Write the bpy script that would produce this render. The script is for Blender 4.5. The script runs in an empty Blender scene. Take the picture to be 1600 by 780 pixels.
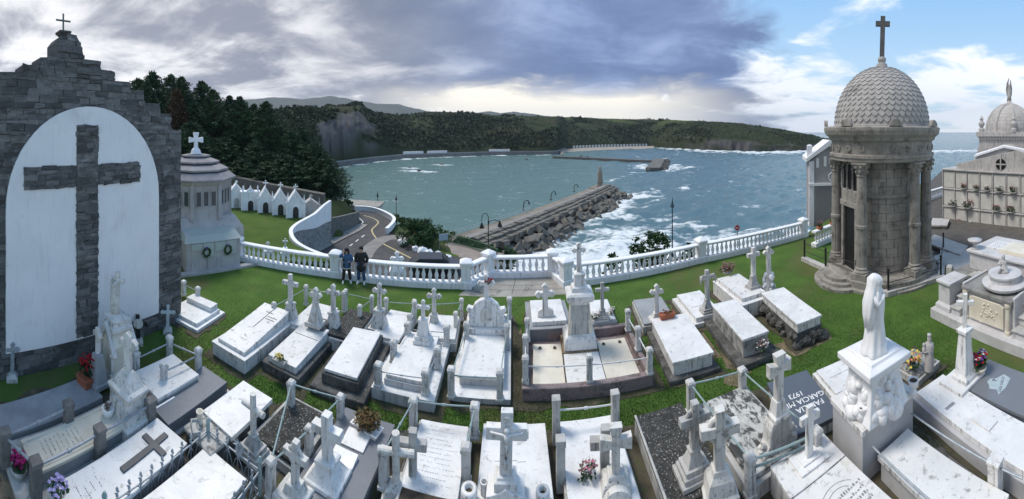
import bpy, bmesh, math, random
import numpy as np
from mathutils import Vector, Matrix, noise
random.seed(7); rng = np.random.default_rng(7)
R = math.radians
sc = bpy.context.scene
COL = sc.collection

# ------------------------------------------------------------------ camera
# The photograph is a hand-held cylindrical panorama of about 170 degrees.
F, H, HZ = 540.0, 7.0, 205.0          # cylinder scale (px), eye height above the lawn (m), horizon row
SEA = -18.0
cam = bpy.data.cameras.new('camera'); camo = bpy.data.objects.new('camera', cam); COL.objects.link(camo)
cam.type = 'PANO'; cam.panorama_type = 'CENTRAL_CYLINDRICAL'
cam.central_cylindrical_radius = 1.0
cam.central_cylindrical_range_u_min = -800/F; cam.central_cylindrical_range_u_max = 800/F
cam.central_cylindrical_range_v_min = -575/F; cam.central_cylindrical_range_v_max = 205/F
cam.clip_start = .1; cam.clip_end = 60000
camo.location = (0, 0, H); camo.rotation_euler = (R(90), 0, 0)
sc.camera = camo

# ------------------------------------------------------------------ world, sun, exposure
SUN_EL, SUN_AZ = 60.0, -55.0           # degrees; azimuth clockwise from +Y
w = bpy.data.worlds.new('World'); sc.world = w; w.use_nodes = True
def build_world():
    nt = w.node_tree; N = nt.nodes; Lk = nt.links; N.clear()
    out = N.new('ShaderNodeOutputWorld'); bg = N.new('ShaderNodeBackground'); bg.inputs[1].default_value = .092
    Lk.new(bg.outputs[0], out.inputs[0])
    sky = N.new('ShaderNodeTexSky'); sky.sky_type = 'NISHITA'; sky.sun_disc = False
    sky.sun_elevation = R(SUN_EL); sky.sun_rotation = R(SUN_AZ); sky.air_density = 1.0; sky.dust_density = .6; sky.ozone_density = 2.0
    tc = N.new('ShaderNodeTexCoord')
    def M(op, a, b=None, c=None):
        n = N.new('ShaderNodeMath'); n.operation = op
        for i, v in enumerate((a, b, c)):
            if v is None: continue
            if isinstance(v, (int, float)): n.inputs[i].default_value = v
            else: Lk.new(v, n.inputs[i])
        return n.outputs[0]
    def SS(x, lo, hi):
        n = N.new('ShaderNodeMapRange'); n.interpolation_type = 'SMOOTHSTEP'
        Lk.new(x, n.inputs[0]); n.inputs[1].default_value = lo; n.inputs[2].default_value = hi
        return n.outputs[0]
    def MIX(f, a, b):
        n = N.new('ShaderNodeMix'); n.data_type = 'RGBA'
        for s, v in ((n.inputs[0], f), (n.inputs[6], a), (n.inputs[7], b)):
            if isinstance(v, tuple): s.default_value = (*v, 1)
            elif isinstance(v, (int, float)): s.default_value = v
            else: Lk.new(v, s)
        return n.outputs[2]
    sp = N.new('ShaderNodeSeparateXYZ'); Lk.new(tc.outputs['Generated'], sp.inputs[0])
    X, Y, Z = sp.outputs
    zc = M('ADD', M('MAXIMUM', Z, 0.0), .16)
    u = M('DIVIDE', X, zc); v = M('DIVIDE', Y, zc)
    cb = N.new('ShaderNodeCombineXYZ'); Lk.new(u, cb.inputs[0]); Lk.new(v, cb.inputs[1])
    def NOI(vec, scale, det, rough=.55, dist=0.0):
        n = N.new('ShaderNodeTexNoise'); Lk.new(vec, n.inputs['Vector']); n.inputs['Scale'].default_value = scale
        n.inputs['Detail'].default_value = det; n.inputs['Roughness'].default_value = rough; n.inputs['Distortion'].default_value = dist
        return n.outputs[0]
    n1 = NOI(cb.outputs[0], .55, 7, .55, .4)
    mp = N.new('ShaderNodeVectorMath'); mp.operation = 'ADD'; Lk.new(cb.outputs[0], mp.inputs[0]); mp.inputs[1].default_value = (7.3, 2.1, 4.0)
    n2 = NOI(mp.outputs[0], 1.3, 8, .58, .3)
    n3 = NOI(mp.outputs[0], .35, 4, .5)
    # direction seen from above: the overcast sheet ends along a line running away to the right of the bay
    az = M('ARCTAN2', X, Y)
    edge = M('ADD', az, M('MULTIPLY', M('SUBTRACT', n2, .5), .75))
    sheet_r = SS(edge, .82, .60)                       # 1 under the sheet, 0 over the open sea
    sheet_l = SS(az, -3.1, -2.2)
    sheet = M('MULTIPLY', sheet_r, 1.0)
    # gap of bright sky low over the far shore
    low = SS(M('ADD', Z, M('MULTIPLY', M('SUBTRACT', n2, .5), .16)), .150, .085)
    gapaz = M('MULTIPLY', SS(az, -.52, -.1), SS(az, .75, .3))
    gap = M('MULTIPLY', low, gapaz)
    # grey sheet colours
    dark = MIX(SS(n1, .34, .66), (1.75, 2.1, 3.1), (3.5, 3.75, 4.5))
    sheetc = MIX(SS(n2, .46, .74), dark, (6.4, 6.5, 6.9))
    tears = M('MULTIPLY', SS(n2, .57, .66), SS(n3, .46, .57))
    sheetc = MIX(tears, sheetc, (12.5, 12.2, 11.8))
    left = M('MULTIPLY', SS(az, -.25, -.8), SS(az, -2.3, -1.5))
    mid = M('MULTIPLY', SS(az, -.45, .15), SS(Z, .07, .16))
    sheetc = MIX(M('MULTIPLY', mid, .8), sheetc, MIX(SS(n2, .35, .7), (1.1, 1.9, 4.1), (2.7, 3.9, 6.9)))
    sheetc = MIX(M('MULTIPLY', left, .75), sheetc, MIX(SS(n2, .38, .62), (3.0, 3.2, 3.9), (11.5, 11.4, 11.4)))
    sheetc = MIX(M('MULTIPLY', gap, .95), sheetc, (13.0, 12.2, 10.4))
    # open side: blue with white banks
    bank = M('ADD', M('MULTIPLY', SS(Z, .32, .05), .85), M('MULTIPLY', M('SUBTRACT', n2, .47), 3.4))
    bank = SS(bank, .35, .85)
    blue = MIX(.75, sky.outputs[0], MIX(SS(Z, .0, .45), (7.2, 9.6, 11.2), (3.2, 6.4, 10.6)))
    openc = MIX(M('MULTIPLY', bank, .92), blue, MIX(n1, (9.0, 9.5, 10.4), (12.5, 12.5, 12.6)))
    col = MIX(sheet, openc, sheetc)
    Lk.new(col, bg.inputs[0])
build_world()
sl = bpy.data.lights.new('sun', 'SUN'); sl.energy = 2.5; sl.angle = R(18); sl.color = (1, .95, .88)
so = bpy.data.objects.new('sun', sl); COL.objects.link(so)
sd = Vector((math.sin(R(SUN_AZ))*math.cos(R(SUN_EL)), math.cos(R(SUN_AZ))*math.cos(R(SUN_EL)), math.sin(R(SUN_EL))))
so.rotation_euler = (-sd).to_track_quat('-Z', 'Y').to_euler()
vs = sc.view_settings; vs.view_transform = 'Standard'; vs.look = 'None'; vs.exposure = 0.26; vs.gamma = 1; vs.use_curve_mapping = False
sc.cycles.max_bounces = 5; sc.cycles.diffuse_bounces = 3; sc.cycles.glossy_bounces = 2; sc.cycles.transmission_bounces = 2
sc.cycles.use_denoising = True

# ------------------------------------------------------------------ pixel <-> place
def azi(px): return (px-800.0)/F
def P(px, py, z=0.0):
    d = F*(H-z)/(py-HZ); t = azi(px); return Vector((d*math.sin(t), d*math.cos(t), z))
def PD(px, d, z=0.0):
    t = azi(px); return Vector((d*math.sin(t), d*math.cos(t), z))
def zh(d, py): return H-(py-HZ)*d/F
def dist(v): return math.hypot(v.x, v.y)

# ------------------------------------------------------------------ materials
MATS = {}
def mat(name, c1, c2=None, rough=.7, scale=4.0, bump=.15, bscale=None, stains=(), spec=.4, metallic=0, detail=6, pos=True, stretch=(1,1,1), streak=0):
    if name in MATS: return MATS[name]
    m = bpy.data.materials.new(name); m.use_nodes = True; MATS[name] = m
    nt = m.node_tree; N = nt.nodes; Lk = nt.links; b = N['Principled BSDF']
    b.inputs['Roughness'].default_value = rough; b.inputs['Metallic'].default_value = metallic
    b.inputs['Specular IOR Level'].default_value = spec
    if pos: g = N.new('ShaderNodeNewGeometry'); vec = g.outputs['Position']
    else: g = N.new('ShaderNodeTexCoord'); vec = g.outputs['Object']
    if stretch != (1,1,1):
        mp = N.new('ShaderNodeMapping'); Lk.new(vec, mp.inputs[0]); mp.inputs['Scale'].default_value = stretch; vec = mp.outputs[0]
    def noi(s, d=detail, r=.6, dis=0):
        n = N.new('ShaderNodeTexNoise'); Lk.new(vec, n.inputs['Vector']); n.inputs['Scale'].default_value = s
        n.inputs['Detail'].default_value = d; n.inputs['Roughness'].default_value = r; n.inputs['Distortion'].default_value = dis; return n.outputs[0]
    def ramp(x, lo, hi):
        n = N.new('ShaderNodeMapRange'); n.interpolation_type = 'SMOOTHSTEP'; Lk.new(x, n.inputs[0]); n.inputs[1].default_value = lo; n.inputs[2].default_value = hi; return n.outputs[0]
    def mix(f, a, c):
        n = N.new('ShaderNodeMix'); n.data_type = 'RGBA'; Lk.new(f, n.inputs[0])
        for s, v in ((n.inputs[6], a), (n.inputs[7], c)):
            if isinstance(v, tuple): s.default_value = (*v, 1)
            else: Lk.new(v, s)
        return n.outputs[2]
    col = mix(ramp(noi(scale), .3, .7), c1, c2 or c1)
    for (sc_, lo, hi, c, *amt) in stains:
        f = ramp(noi(sc_, 8, .68, .4), lo, hi)
        if amt:
            mm = N.new('ShaderNodeMath'); mm.operation = 'MULTIPLY'; Lk.new(f, mm.inputs[0]); mm.inputs[1].default_value = amt[0]; f = mm.outputs[0]
        col = mix(f, col, c)
    if streak:                                                         # rain streaks down the upright faces
        mp2 = N.new('ShaderNodeMapping'); Lk.new(g.outputs['Position'], mp2.inputs[0]); mp2.inputs['Scale'].default_value = (11,11,1.1)
        n_ = N.new('ShaderNodeTexNoise'); Lk.new(mp2.outputs[0], n_.inputs['Vector']); n_.inputs['Scale'].default_value = 1; n_.inputs['Detail'].default_value = 5; n_.inputs['Roughness'].default_value = .65
        sp_ = N.new('ShaderNodeSeparateXYZ'); Lk.new(g.outputs['Normal'], sp_.inputs[0]); ab = N.new('ShaderNodeMath'); ab.operation = 'ABSOLUTE'; Lk.new(sp_.outputs[2], ab.inputs[0])
        m1 = N.new('ShaderNodeMath'); m1.operation = 'MULTIPLY'; Lk.new(ramp(n_.outputs[0], .50, .72), m1.inputs[0]); Lk.new(ramp(ab.outputs[0], .8, .4), m1.inputs[1])
        m2_ = N.new('ShaderNodeMath'); m2_.operation = 'MULTIPLY'; Lk.new(m1.outputs[0], m2_.inputs[0]); m2_.inputs[1].default_value = streak; col = mix(m2_.outputs[0], col, (.075,.075,.068))
    Lk.new(col, b.inputs['Base Color'])
    if bump:
        bn = N.new('ShaderNodeBump'); bn.inputs['Strength'].default_value = bump; bn.inputs['Distance'].default_value = .03
        Lk.new(noi(bscale or scale*6, 5), bn.inputs['Height']); Lk.new(bn.outputs[0], b.inputs['Normal'])
    return m
BLK = (.035,.035,.032); OCH = (.42,.33,.17); GRY = (.30,.31,.31)

marble = mat('white_marble', (.79,.79,.785), (.68,.685,.685), .42, 1.3, .06, 30, [(.8,.46,.70,(.56,.56,.54),.75),(5,.56,.67,(.32,.31,.29),.65),(26,.60,.68,(.14,.14,.13),.5),(2.3,.58,.76,(.48,.47,.44),.55),(14,.62,.72,(.20,.20,.19),.4)], streak=.8)
marble2 = mat('veined_marble', (.76,.755,.74), (.62,.62,.61), .4, .9, .05, 30, [(6,.55,.67,(.24,.23,.22),.75),(2.0,.56,.72,(.46,.43,.37),.6),(22,.60,.69,(.12,.12,.11),.6)], streak=.9)
greybase = mat('grey_marble_side', (.54,.555,.565), (.42,.435,.445), .6, 1.2, .08, 30, [(3,.56,.72,(.26,.27,.27),.7),(12,.62,.72,(.10,.10,.10),.5)], streak=.7)
postm = mat('post_marble', (.64,.64,.62), (.50,.50,.49), .7, 3, .2, 40, [(5,.54,.67,(.18,.18,.17),.8),(16,.57,.67,(.05,.05,.045),.8)], streak=.95)
creamm = mat('cream_marble', (.74,.70,.60), (.62,.57,.47), .42, 1.5, .05, 30, [(6,.60,.74,(.22,.18,.10),.55)])
old = mat('weathered_marble', (.68,.67,.64), (.56,.555,.53), .75, 2.5, .2, 40, [(5,.57,.69,(.18,.18,.16),.8),(14,.58,.67,(.045,.045,.04),.85),(1.7,.54,.68,(.32,.32,.30),.65),(3,.66,.76,OCH,.3)], streak=.6)
greystone = mat('grey_stone', (.50,.50,.48), (.36,.36,.35), .8, 3, .25, 40, [(5,.54,.70,(.14,.14,.13),.7),(13,.62,.72,(.58,.58,.56),.5)], streak=.7)
lichen = mat('lichen_crusted_stone', (.028,.028,.026), (.06,.06,.056), .95, 6, .5, 60, [(24,.57,.64,(.50,.50,.48),.85),(4,.64,.72,(.50,.50,.47),.7)])
lichen2 = mat('flaking_whitewash_stone', (.60,.60,.57), (.40,.40,.38), .95, 4, .5, 50, [(5,.46,.56,(.05,.05,.048),.95)], stretch=(1,.5,1))
darkbase = mat('blackened_plinth', (.05,.05,.048), (.13,.13,.125), .95, 3, .5, 40, [(9,.58,.68,(.36,.36,.34),.7),(4,.66,.76,(.07,.09,.04),.8)])
granite = mat('grey_granite', (.20,.215,.235), (.14,.15,.17), .28, 60, .02, 80, [(90,.56,.66,(.36,.38,.40),.6),(1.2,.55,.8,(.25,.265,.285),.6)])
dgran = mat('dark_granite', (.12,.135,.16), (.085,.097,.12), .2, 50, .02, 80, [(1.1,.5,.75,(.17,.19,.22),.7)])
slabgrey = mat('grey_slab_stone', (.33,.345,.36), (.24,.25,.265), .5, 2, .1, 40, [(4,.60,.74,(.5,.51,.53),.6)])
pink = mat('speckled_kerb', (.30,.24,.235), (.20,.16,.16), .85, 26, .3, 60, [(3,.5,.68,(.06,.055,.05),.75)])
iron = mat('galvanised_iron', (.36,.40,.44), (.26,.30,.33), .5, 8, .1, 50, [(12,.58,.70,(.12,.10,.08),.6)], metallic=.3)
greeniron = mat('verdigris_iron', (.22,.33,.33), (.31,.39,.395), .55, 6, .1, 50, [(10,.58,.70,(.07,.09,.09),.7)])
darkiron = mat('black_iron', (.02,.022,.025), None, .5, 8, .05)
whitewash = mat('whitewash', (.84,.85,.87), (.77,.79,.82), .7, 1.2, .08, 25, [(1.6,.62,.82,(.55,.56,.56),.5),(7,.64,.76,(.34,.34,.32),.45)], streak=.34)
concrete = mat('concrete', (.36,.345,.31), (.25,.24,.22), .9, 1.2, .25, 20, [(.9,.54,.66,(.12,.12,.115),.75)])
limest = mat('mausoleum_stone', (.34,.322,.295), (.23,.22,.202), .85, 1.6, .3, 22, [(1.8,.52,.70,(.085,.08,.07),.8),(7,.60,.72,(.48,.46,.42),.45)], streak=.6)
domest = mat('dome_stone', (.42,.41,.40), (.32,.315,.31), .85, 3, .25, 30, [(1.3,.56,.72,(.15,.15,.15),.7)])
palest = mat('pale_limestone', (.50,.485,.475), (.40,.39,.38), .85, 1.8, .2, 30, [(2.2,.56,.72,(.26,.25,.24),.7)], streak=.55)
lilac = mat('pale_lilac_stone', (.44,.425,.425), (.36,.348,.348), .8, 1.4, .15, 30, [(2,.58,.74,(.26,.25,.24),.6)], streak=.35)
copper = mat('green_stained_stone', (.37,.44,.405), (.42,.44,.425), .8, 2, .15, 30, [(2.5,.55,.72,(.30,.40,.34),.7)])
slater = mat('roof_stone', (.22,.21,.22), (.28,.27,.28), .8, 2, .2, 30)
slate1 = mat('slate_rubble', (.095,.096,.098), (.155,.155,.154), .9, 2.2, .7, 24, [(3,.54,.66,(.035,.037,.04),.8),(.55,.50,.62,(.05,.05,.048),.6),(1.0,.56,.70,(.36,.36,.36),.5),(9,.60,.70,(.42,.42,.42),.6)], stretch=(1,1,2.2), streak=.35)
slate2 = mat('slate_rubble_pale', (.13,.131,.132), (.20,.20,.197), .9, 2.2, .7, 24, [(3,.54,.68,(.07,.073,.078),.8),(.55,.50,.62,(.05,.05,.048),.6),(1.0,.56,.70,(.38,.38,.38),.5),(9,.58,.7,(.46,.46,.45),.6)], stretch=(1,1,2.2), streak=.35)
slate3 = mat('slate_rubble_dark', (.06,.061,.063), (.105,.106,.107), .9, 2.5, .7, 24, [(.55,.50,.62,(.04,.04,.04),.6),(1.0,.56,.70,(.30,.30,.30),.5),(7,.60,.70,(.34,.34,.34),.6)], stretch=(1,1,2.2), streak=.35)
mortar = mat('mortar', (.12,.12,.117), (.07,.07,.07), .95, 3, .5, 20)
plaster = mat('white_plaster', (.80,.805,.815), (.73,.74,.755), .8, .7, .10, 9, [(.5,.55,.72,(.56,.57,.58),.6),(1.1,.62,.80,(.55,.57,.60),.6),(5,.66,.76,(.33,.34,.35),.5)], streak=.10)
black = mat('dark_opening', (.012,.012,.014), None, .4, 3, 0)
darkdoor = mat('dark_door', (.03,.03,.033), (.05,.05,.05), .4, 3, .05)
glassm = mat('window_glass', (.05,.06,.07), None, .12, 3, 0, spec=.6)
terrac = mat('terracotta', (.40,.13,.07), (.30,.10,.055), .8, 8, .1)
soil = mat('soil', (.06,.045,.03), (.10,.08,.055), 1, 9, .5)
sandy = mat('bare_sandy_earth', (.26,.20,.13), (.15,.12,.08), 1, 4, .5, 20, [(6,.5,.65,(.07,.06,.045),.8)])
ink = mat('engraved_letters', (.10,.10,.10), None, .8, 3, 0)
whitep = mat('white_paint', (.8,.8,.8), None, .6, 3, 0)
asphalt = mat('asphalt', (.058,.058,.060), (.085,.085,.087), .85, .8, .2, 40, [(.25,.5,.6,(.045,.045,.046),.6),(.5,.55,.7,(.11,.11,.11),.5)])
yellowp = mat('yellow_line_paint', (.52,.44,.24), None, .8, 6, 0)
def leafmat(name, c1, c2, sc_=1.5):
    m = mat(name, c1, c2, .7, sc_, 0); b = m.node_tree.nodes['Principled BSDF']; b.inputs['Specular IOR Level'].default_value = .2; return m
leafd = leafmat('pine_needles', (.017,.042,.023), (.046,.088,.040), .35)
leafbrown = leafmat('brown_needles', (.07,.04,.025), (.05,.035,.02), .5)
leafg = leafmat('shrub_leaves', (.020,.055,.020), (.045,.10,.035), 1.2)
leafy = leafmat('hedge_leaves', (.05,.09,.03), (.09,.12,.05), .8)
leaffar = leafmat('far_wood_leaves', (.022,.040,.020), (.040,.060,.028), .03)
bark = mat('bark', (.09,.07,.055), (.05,.04,.03), .95, 3, .5)
dryleaf = leafmat('dry_fern_leaves', (.20,.11,.05), (.11,.11,.05), 9)
petals = {k: leafmat('petals_'+k, c, tuple(x*.7 for x in c), 30) for k, c in dict(red=(.42,.02,.03), magenta=(.42,.03,.17), yellow=(.75,.62,.12), white=(.75,.75,.72), violet=(.22,.10,.36), lilac=(.42,.38,.68), orange=(.70,.25,.12), pink=(.60,.25,.35), heather=(.30,.17,.17)).items()}

# grass, sea get their own trees below

# ------------------------------------------------------------------ mesh builder
class MB:
    def __init__(s): s.v = []; s.f = []
    def add(s, vs, fs, M=None):
        k = len(s.v)
        s.v += [tuple(M @ Vector(p)) for p in vs] if M is not None else [tuple(p) for p in vs]
        s.f += [tuple(i+k for i in f) for f in fs]; return s
    def box(s, x0, x1, y0, y1, z0, z1, M=None):
        return s.add([(x0,y0,z0),(x1,y0,z0),(x1,y1,z0),(x0,y1,z0),(x0,y0,z1),(x1,y0,z1),(x1,y1,z1),(x0,y1,z1)],
                     [(3,2,1,0),(4,5,6,7),(0,1,5,4),(1,2,6,5),(2,3,7,6),(3,0,4,7)], M)
    def hexa(s, bot, top, M=None):                                    # two quads, counter-clockwise from above
        return s.add(list(bot)+list(top), [(3,2,1,0),(4,5,6,7),(0,1,5,4),(1,2,6,5),(2,3,7,6),(3,0,4,7)], M)
    def sq(s, prof, cx=0, cy=0, M=None):                              # square lathe: [(hx, hy, z)]
        vs = []; fs = []
        for hx, hy, z in prof: vs += [(cx-hx,cy-hy,z),(cx+hx,cy-hy,z),(cx+hx,cy+hy,z),(cx-hx,cy+hy,z)]
        for i in range(len(prof)-1):
            a = 4*i
            for k in range(4): fs.append((a+k, a+(k+1)%4, a+4+(k+1)%4, a+4+k))
        fs.append((3,2,1,0)); e = 4*(len(prof)-1); fs.append((e,e+1,e+2,e+3))
        return s.add(vs, fs, M)
    def lathe(s, prof, n=16, cx=0, cy=0, M=None, a0=0, ex=1, ey=1):                    # [(r, z)]
        vs = []; fs = []
        for r, z in prof:
            for k in range(n):
                a = a0+2*math.pi*k/n; vs.append((cx+ex*r*math.cos(a), cy+ey*r*math.sin(a), z))
        for i in range(len(prof)-1):
            for k in range(n): fs.append((i*n+k, i*n+(k+1)%n, (i+1)*n+(k+1)%n, (i+1)*n+k))
        fs.append(tuple(range(n-1,-1,-1))); e = n*(len(prof)-1); fs.append(tuple(range(e, e+n)))
        return s.add(vs, fs, M)
    def loft(s, secs, n=18, M=None, fold=0, kf=9):                          # [(cx, cy, z, rx, ry)]
        vs = []; fs = []
        for cx, cy, z, rx, ry in secs:
            for k in range(n):
                a = 2*math.pi*k/n; q = 1+fold*math.sin(kf*a+z*3)+fold*.6*math.sin((kf+4)*a-z*5)
                vs.append((cx+rx*q*math.cos(a), cy+ry*q*math.sin(a), z))
        m = len(secs)
        for i in range(m-1):
            for k in range(n): fs.append((i*n+k, i*n+(k+1)%n, (i+1)*n+(k+1)%n, (i+1)*n+k))
        fs.append(tuple(range(n-1,-1,-1))); fs.append(tuple(range(n*(m-1), n*m)))
        return s.add(vs, fs, M)
    def prism(s, poly, y0, y1, M=None):                               # outline in x-z, extruded along y
        n = len(poly)
        vs = [(x,y0,z) for x,z in poly]+[(x,y1,z) for x,z in poly]
        fs = [tuple(range(n)), tuple(range(2*n-1,n-1,-1))]+[(i, n+i, n+(i+1)%n, (i+1)%n) for i in range(n)]
        return s.add(vs, fs, M)
    def flat(s, poly, z0, z1, M=None):                                # outline in x-y, extruded along z
        n = len(poly)
        vs = [(x,y,z0) for x,y in poly]+[(x,y,z1) for x,y in poly]
        fs = [tuple(range(n-1,-1,-1)), tuple(range(n,2*n))]+[(i,(i+1)%n,n+(i+1)%n,n+i) for i in range(n)]
        return s.add(vs, fs, M)
    def tube(s, pts, r, n=7, M=None):
        pts = [Vector(p) for p in pts]; vs = []; fs = []
        rr = r if isinstance(r, (list, tuple)) else [r]*len(pts)
        for i, p in enumerate(pts):
            d = (pts[min(i+1,len(pts)-1)]-pts[max(i-1,0)]).normalized()
            a = d.cross(Vector((0,0,1))); a = a.normalized() if a.length > 1e-3 else Vector((1,0,0)); b = d.cross(a)
            for k in range(n):
                t = 2*math.pi*k/n; vs.append(p+(a*math.cos(t)+b*math.sin(t))*rr[i])
        for i in range(len(pts)-1):
            for k in range(n): fs.append((i*n+k, i*n+(k+1)%n, (i+1)*n+(k+1)%n, (i+1)*n+k))
        fs.append(tuple(range(n-1,-1,-1))); fs.append(tuple(range(n*(len(pts)-1), n*len(pts))))
        return s.add(vs, fs, M)
    def ball(s, c, r, n=8, m=5, sz=1, sx=1, sy=1):
        pr = [(max(.02*r, r*math.sin(math.pi*i/m)), -r*math.cos(math.pi*i/m)) for i in range(m+1)]
        return s.lathe(pr, n, M=Matrix.Translation(Vector(c)) @ Matrix.Diagonal((sx,sy,sz,1)))
    def mesh(s, name, m):
        me = bpy.data.meshes.new(name); me.from_pydata(s.v, [], s.f); me.materials.append(m); me.update(); return me
    def build(s, name, m, parent=None, bevel=0, smooth=False, sub=0):
        me = s.mesh(name, m); o = bpy.data.objects.new(name, me); COL.objects.link(o)
        if parent is not None: o.parent = parent
        if smooth: me.polygons.foreach_set('use_smooth', [True]*len(me.polygons))
        if sub: q = o.modifiers.new('sub', 'SUBSURF'); q.levels = sub; q.render_levels = sub
        if bevel:
            q = o.modifiers.new('bevel', 'BEVEL'); q.width = bevel; q.segments = 2; q.limit_method = 'ANGLE'; q.angle_limit = R(40)
        return o
def tag(o, label=None, cat=None, group=None, kind=None):
    if label: o['label'] = label
    if cat: o['category'] = cat
    if group: o['group'] = group
    if kind: o['kind'] = kind
    return o
def thing(name, label, cat, loc=(0,0,0), rz=0, group=None):
    o = bpy.data.objects.new(name, None); COL.objects.link(o); o.location = loc; o.rotation_euler = (0,0,rz); o.empty_display_size = .2
    return tag(o, label, cat, group)
def link_copy(me, name, parent, loc=(0,0,0), rot=(0,0,0), scale=(1,1,1)):
    o = bpy.data.objects.new(name, me); COL.objects.link(o); o.parent = parent; o.location = loc; o.rotation_euler = rot; o.scale = scale; return o
def copy_tree(o, parent=None):
    c = o.copy(); COL.objects.link(c); c.parent = parent
    for ch in list(o.children): copy_tree(ch, c)
    return c
def rotM(loc, rz): return Matrix.Translation(Vector(loc)) @ Matrix.Rotation(rz, 4, 'Z')

# cross outlines in x-z, standing on z = 0, height h, arm span w, bar thickness t
def cross_poly(h, w, t, style='plain', za=None):
    za = za if za is not None else h-w*.5
    a = t/2; W2 = w/2
    if style == 'flared':
        b = a*1.7
        return [(-a,0),(a,0),(a,za-a),(W2,za-b),(W2,za+b),(a,za+a),(b,h),(-b,h),(-a,za+a),(-W2,za+b),(-W2,za-b),(-a,za-a)]
    if style == 'trefoil':
        def knob(cx, cz, ang):
            out = []
            for k in range(-3, 4):
                q = ang+k*math.pi/4.2; rr = a*1.42 if k % 2 == 0 else a*1.15; out.append((cx+rr*math.cos(q), cz+rr*math.sin(q)))
            return out
        pts = [(-a*1.2,0),(a*1.2,0),(a,za-a)]
        pts += knob(W2-a*1.6, za, 0)+[(a,za+a)]+knob(0, h-a*1.6, math.pi/2)+[(-a,za+a)]+knob(-W2+a*1.6, za, math.pi)+[(-a,za-a)]
        return pts
    return [(-a,0),(a,0),(a,za-a),(W2,za-a),(W2,za+a),(a,za+a),(a,h),(-a,h),(-a,za+a),(-W2,za+a),(-W2,za-a),(-a,za-a)]
def add_cross(parent, loc, h, w, t, m, style='plain', rz=0, name='cross', depth=None, bevel=.012):
    b = MB(); M = rotM(loc, rz) @ Matrix.Rotation(R(random.uniform(-1.6,1.6)),4,'Y') @ Matrix.Rotation(R(random.uniform(-1.2,1.2)),4,'X'); dp = (depth or t)/2; za = h-w*.52
    if style == 'round':
        b.tube([(0,0,-.02),(0,0,h)], t/2*1.1, 12, M); b.tube([(-w/2,0,za),(w/2,0,za)], t/2, 12, M)
        return b.build(name, m, parent, .01, True) if False else b.build(name, m, parent)
    b.prism(cross_poly(h, w, t, 'plain' if style in ('celtic','crucifix') else style, za), -dp, dp, M)
    if style == 'celtic':
        r = w*.30; n = 20
        ring = [(r*math.cos(2*math.pi*k/n), 0, za+r*math.sin(2*math.pi*k/n)) for k in range(n+1)]
        b.tube(ring, t*.28, 6, M)
    o = b.build(name, m, parent, bevel)
    if style == 'crucifix':
        c = MB(); y = -dp-.03
        c.tube([(0,y,za-.42),(0.01,y-.015,za-.25),(-.005,y,za-.12)], [.028,.04,.05], 7, M)
        c.tube([(0,y,za-.12),(0,y-.01,za+.03)], [.05,.055], 7, M)
        c.tube([(-w*.40,y+.01,za+.05),(0,y,za+.0),(w*.40,y+.01,za+.05)], [.018,.03,.018], 6, M)
        c.ball(M @ Vector((0,y-.01,za+.10)), .05, 8, 6); c.tube([(-.02,y,za-.4),(-.01,y,za-.58)], [.028,.016], 6, M); c.tube([(.02,y,za-.4),(.012,y,za-.58)], [.028,.016], 6, M)
        c.box(-.05,.05,-dp-.012,-dp+.004,h-.12,h-.07,M)
        co = c.build('crucifix_figure', m, o, 0, True)
    return o

# ================================================================== terrain, water, far shore
def hash2(i, j, s=0):
    n = (i.astype(np.int64)*374761393 + j.astype(np.int64)*668265263 + s*1442695041) & 0x7fffffff
    n = ((n ^ (n >> 13))*1274126177) & 0x7fffffff
    return ((n ^ (n >> 16)) & 0xffff)/65535.0
def vnoise(x, y, s=0):
    i = np.floor(x); j = np.floor(y); u = x-i; v = y-j; u = u*u*(3-2*u); v = v*v*(3-2*v)
    return (hash2(i,j,s)*(1-u)+hash2(i+1,j,s)*u)*(1-v)+(hash2(i,j+1,s)*(1-u)+hash2(i+1,j+1,s)*u)*v
def fbm(x, y, sc_, octv=4, s=0):
    t = 0; a = .5; f = 1/sc_; w_ = 0
    for k in range(octv): t = t+a*vnoise(x*f+k*17.3, y*f-k*9.1, s+k); w_ += a; a *= .55; f *= 2.1
    return t/w_
def gridmesh(name, X, Y, Z, m, smooth=True, attrs=None, kind='structure'):
    r, c = X.shape; me = bpy.data.meshes.new(name)
    co = np.stack([X,Y,Z], -1).reshape(-1,3).astype(np.float32)
    i = np.arange(r*c).reshape(r,c); q = np.stack([i[:-1,:-1], i[:-1,1:], i[1:,1:], i[1:,:-1]], -1).reshape(-1,4)
    me.vertices.add(len(co)); me.vertices.foreach_set('co', co.ravel())
    me.loops.add(q.size); me.loops.foreach_set('vertex_index', q.ravel().astype(np.int32))
    me.polygons.add(len(q)); me.polygons.foreach_set('loop_start', np.arange(0,q.size,4,dtype=np.int32)); me.polygons.foreach_set('loop_total', np.full(len(q),4,dtype=np.int32))
    me.update(calc_edges=True)
    if smooth: me.polygons.foreach_set('use_smooth', np.ones(len(q), bool))
    for k, a in (attrs or {}).items():
        at = me.attributes.new(k, 'FLOAT', 'POINT'); at.data.foreach_set('value', a.ravel().astype(np.float32))
    me.materials.append(m); o = bpy.data.objects.new(name, me); COL.objects.link(o)
    if kind: o['kind'] = kind
    return o

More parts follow.
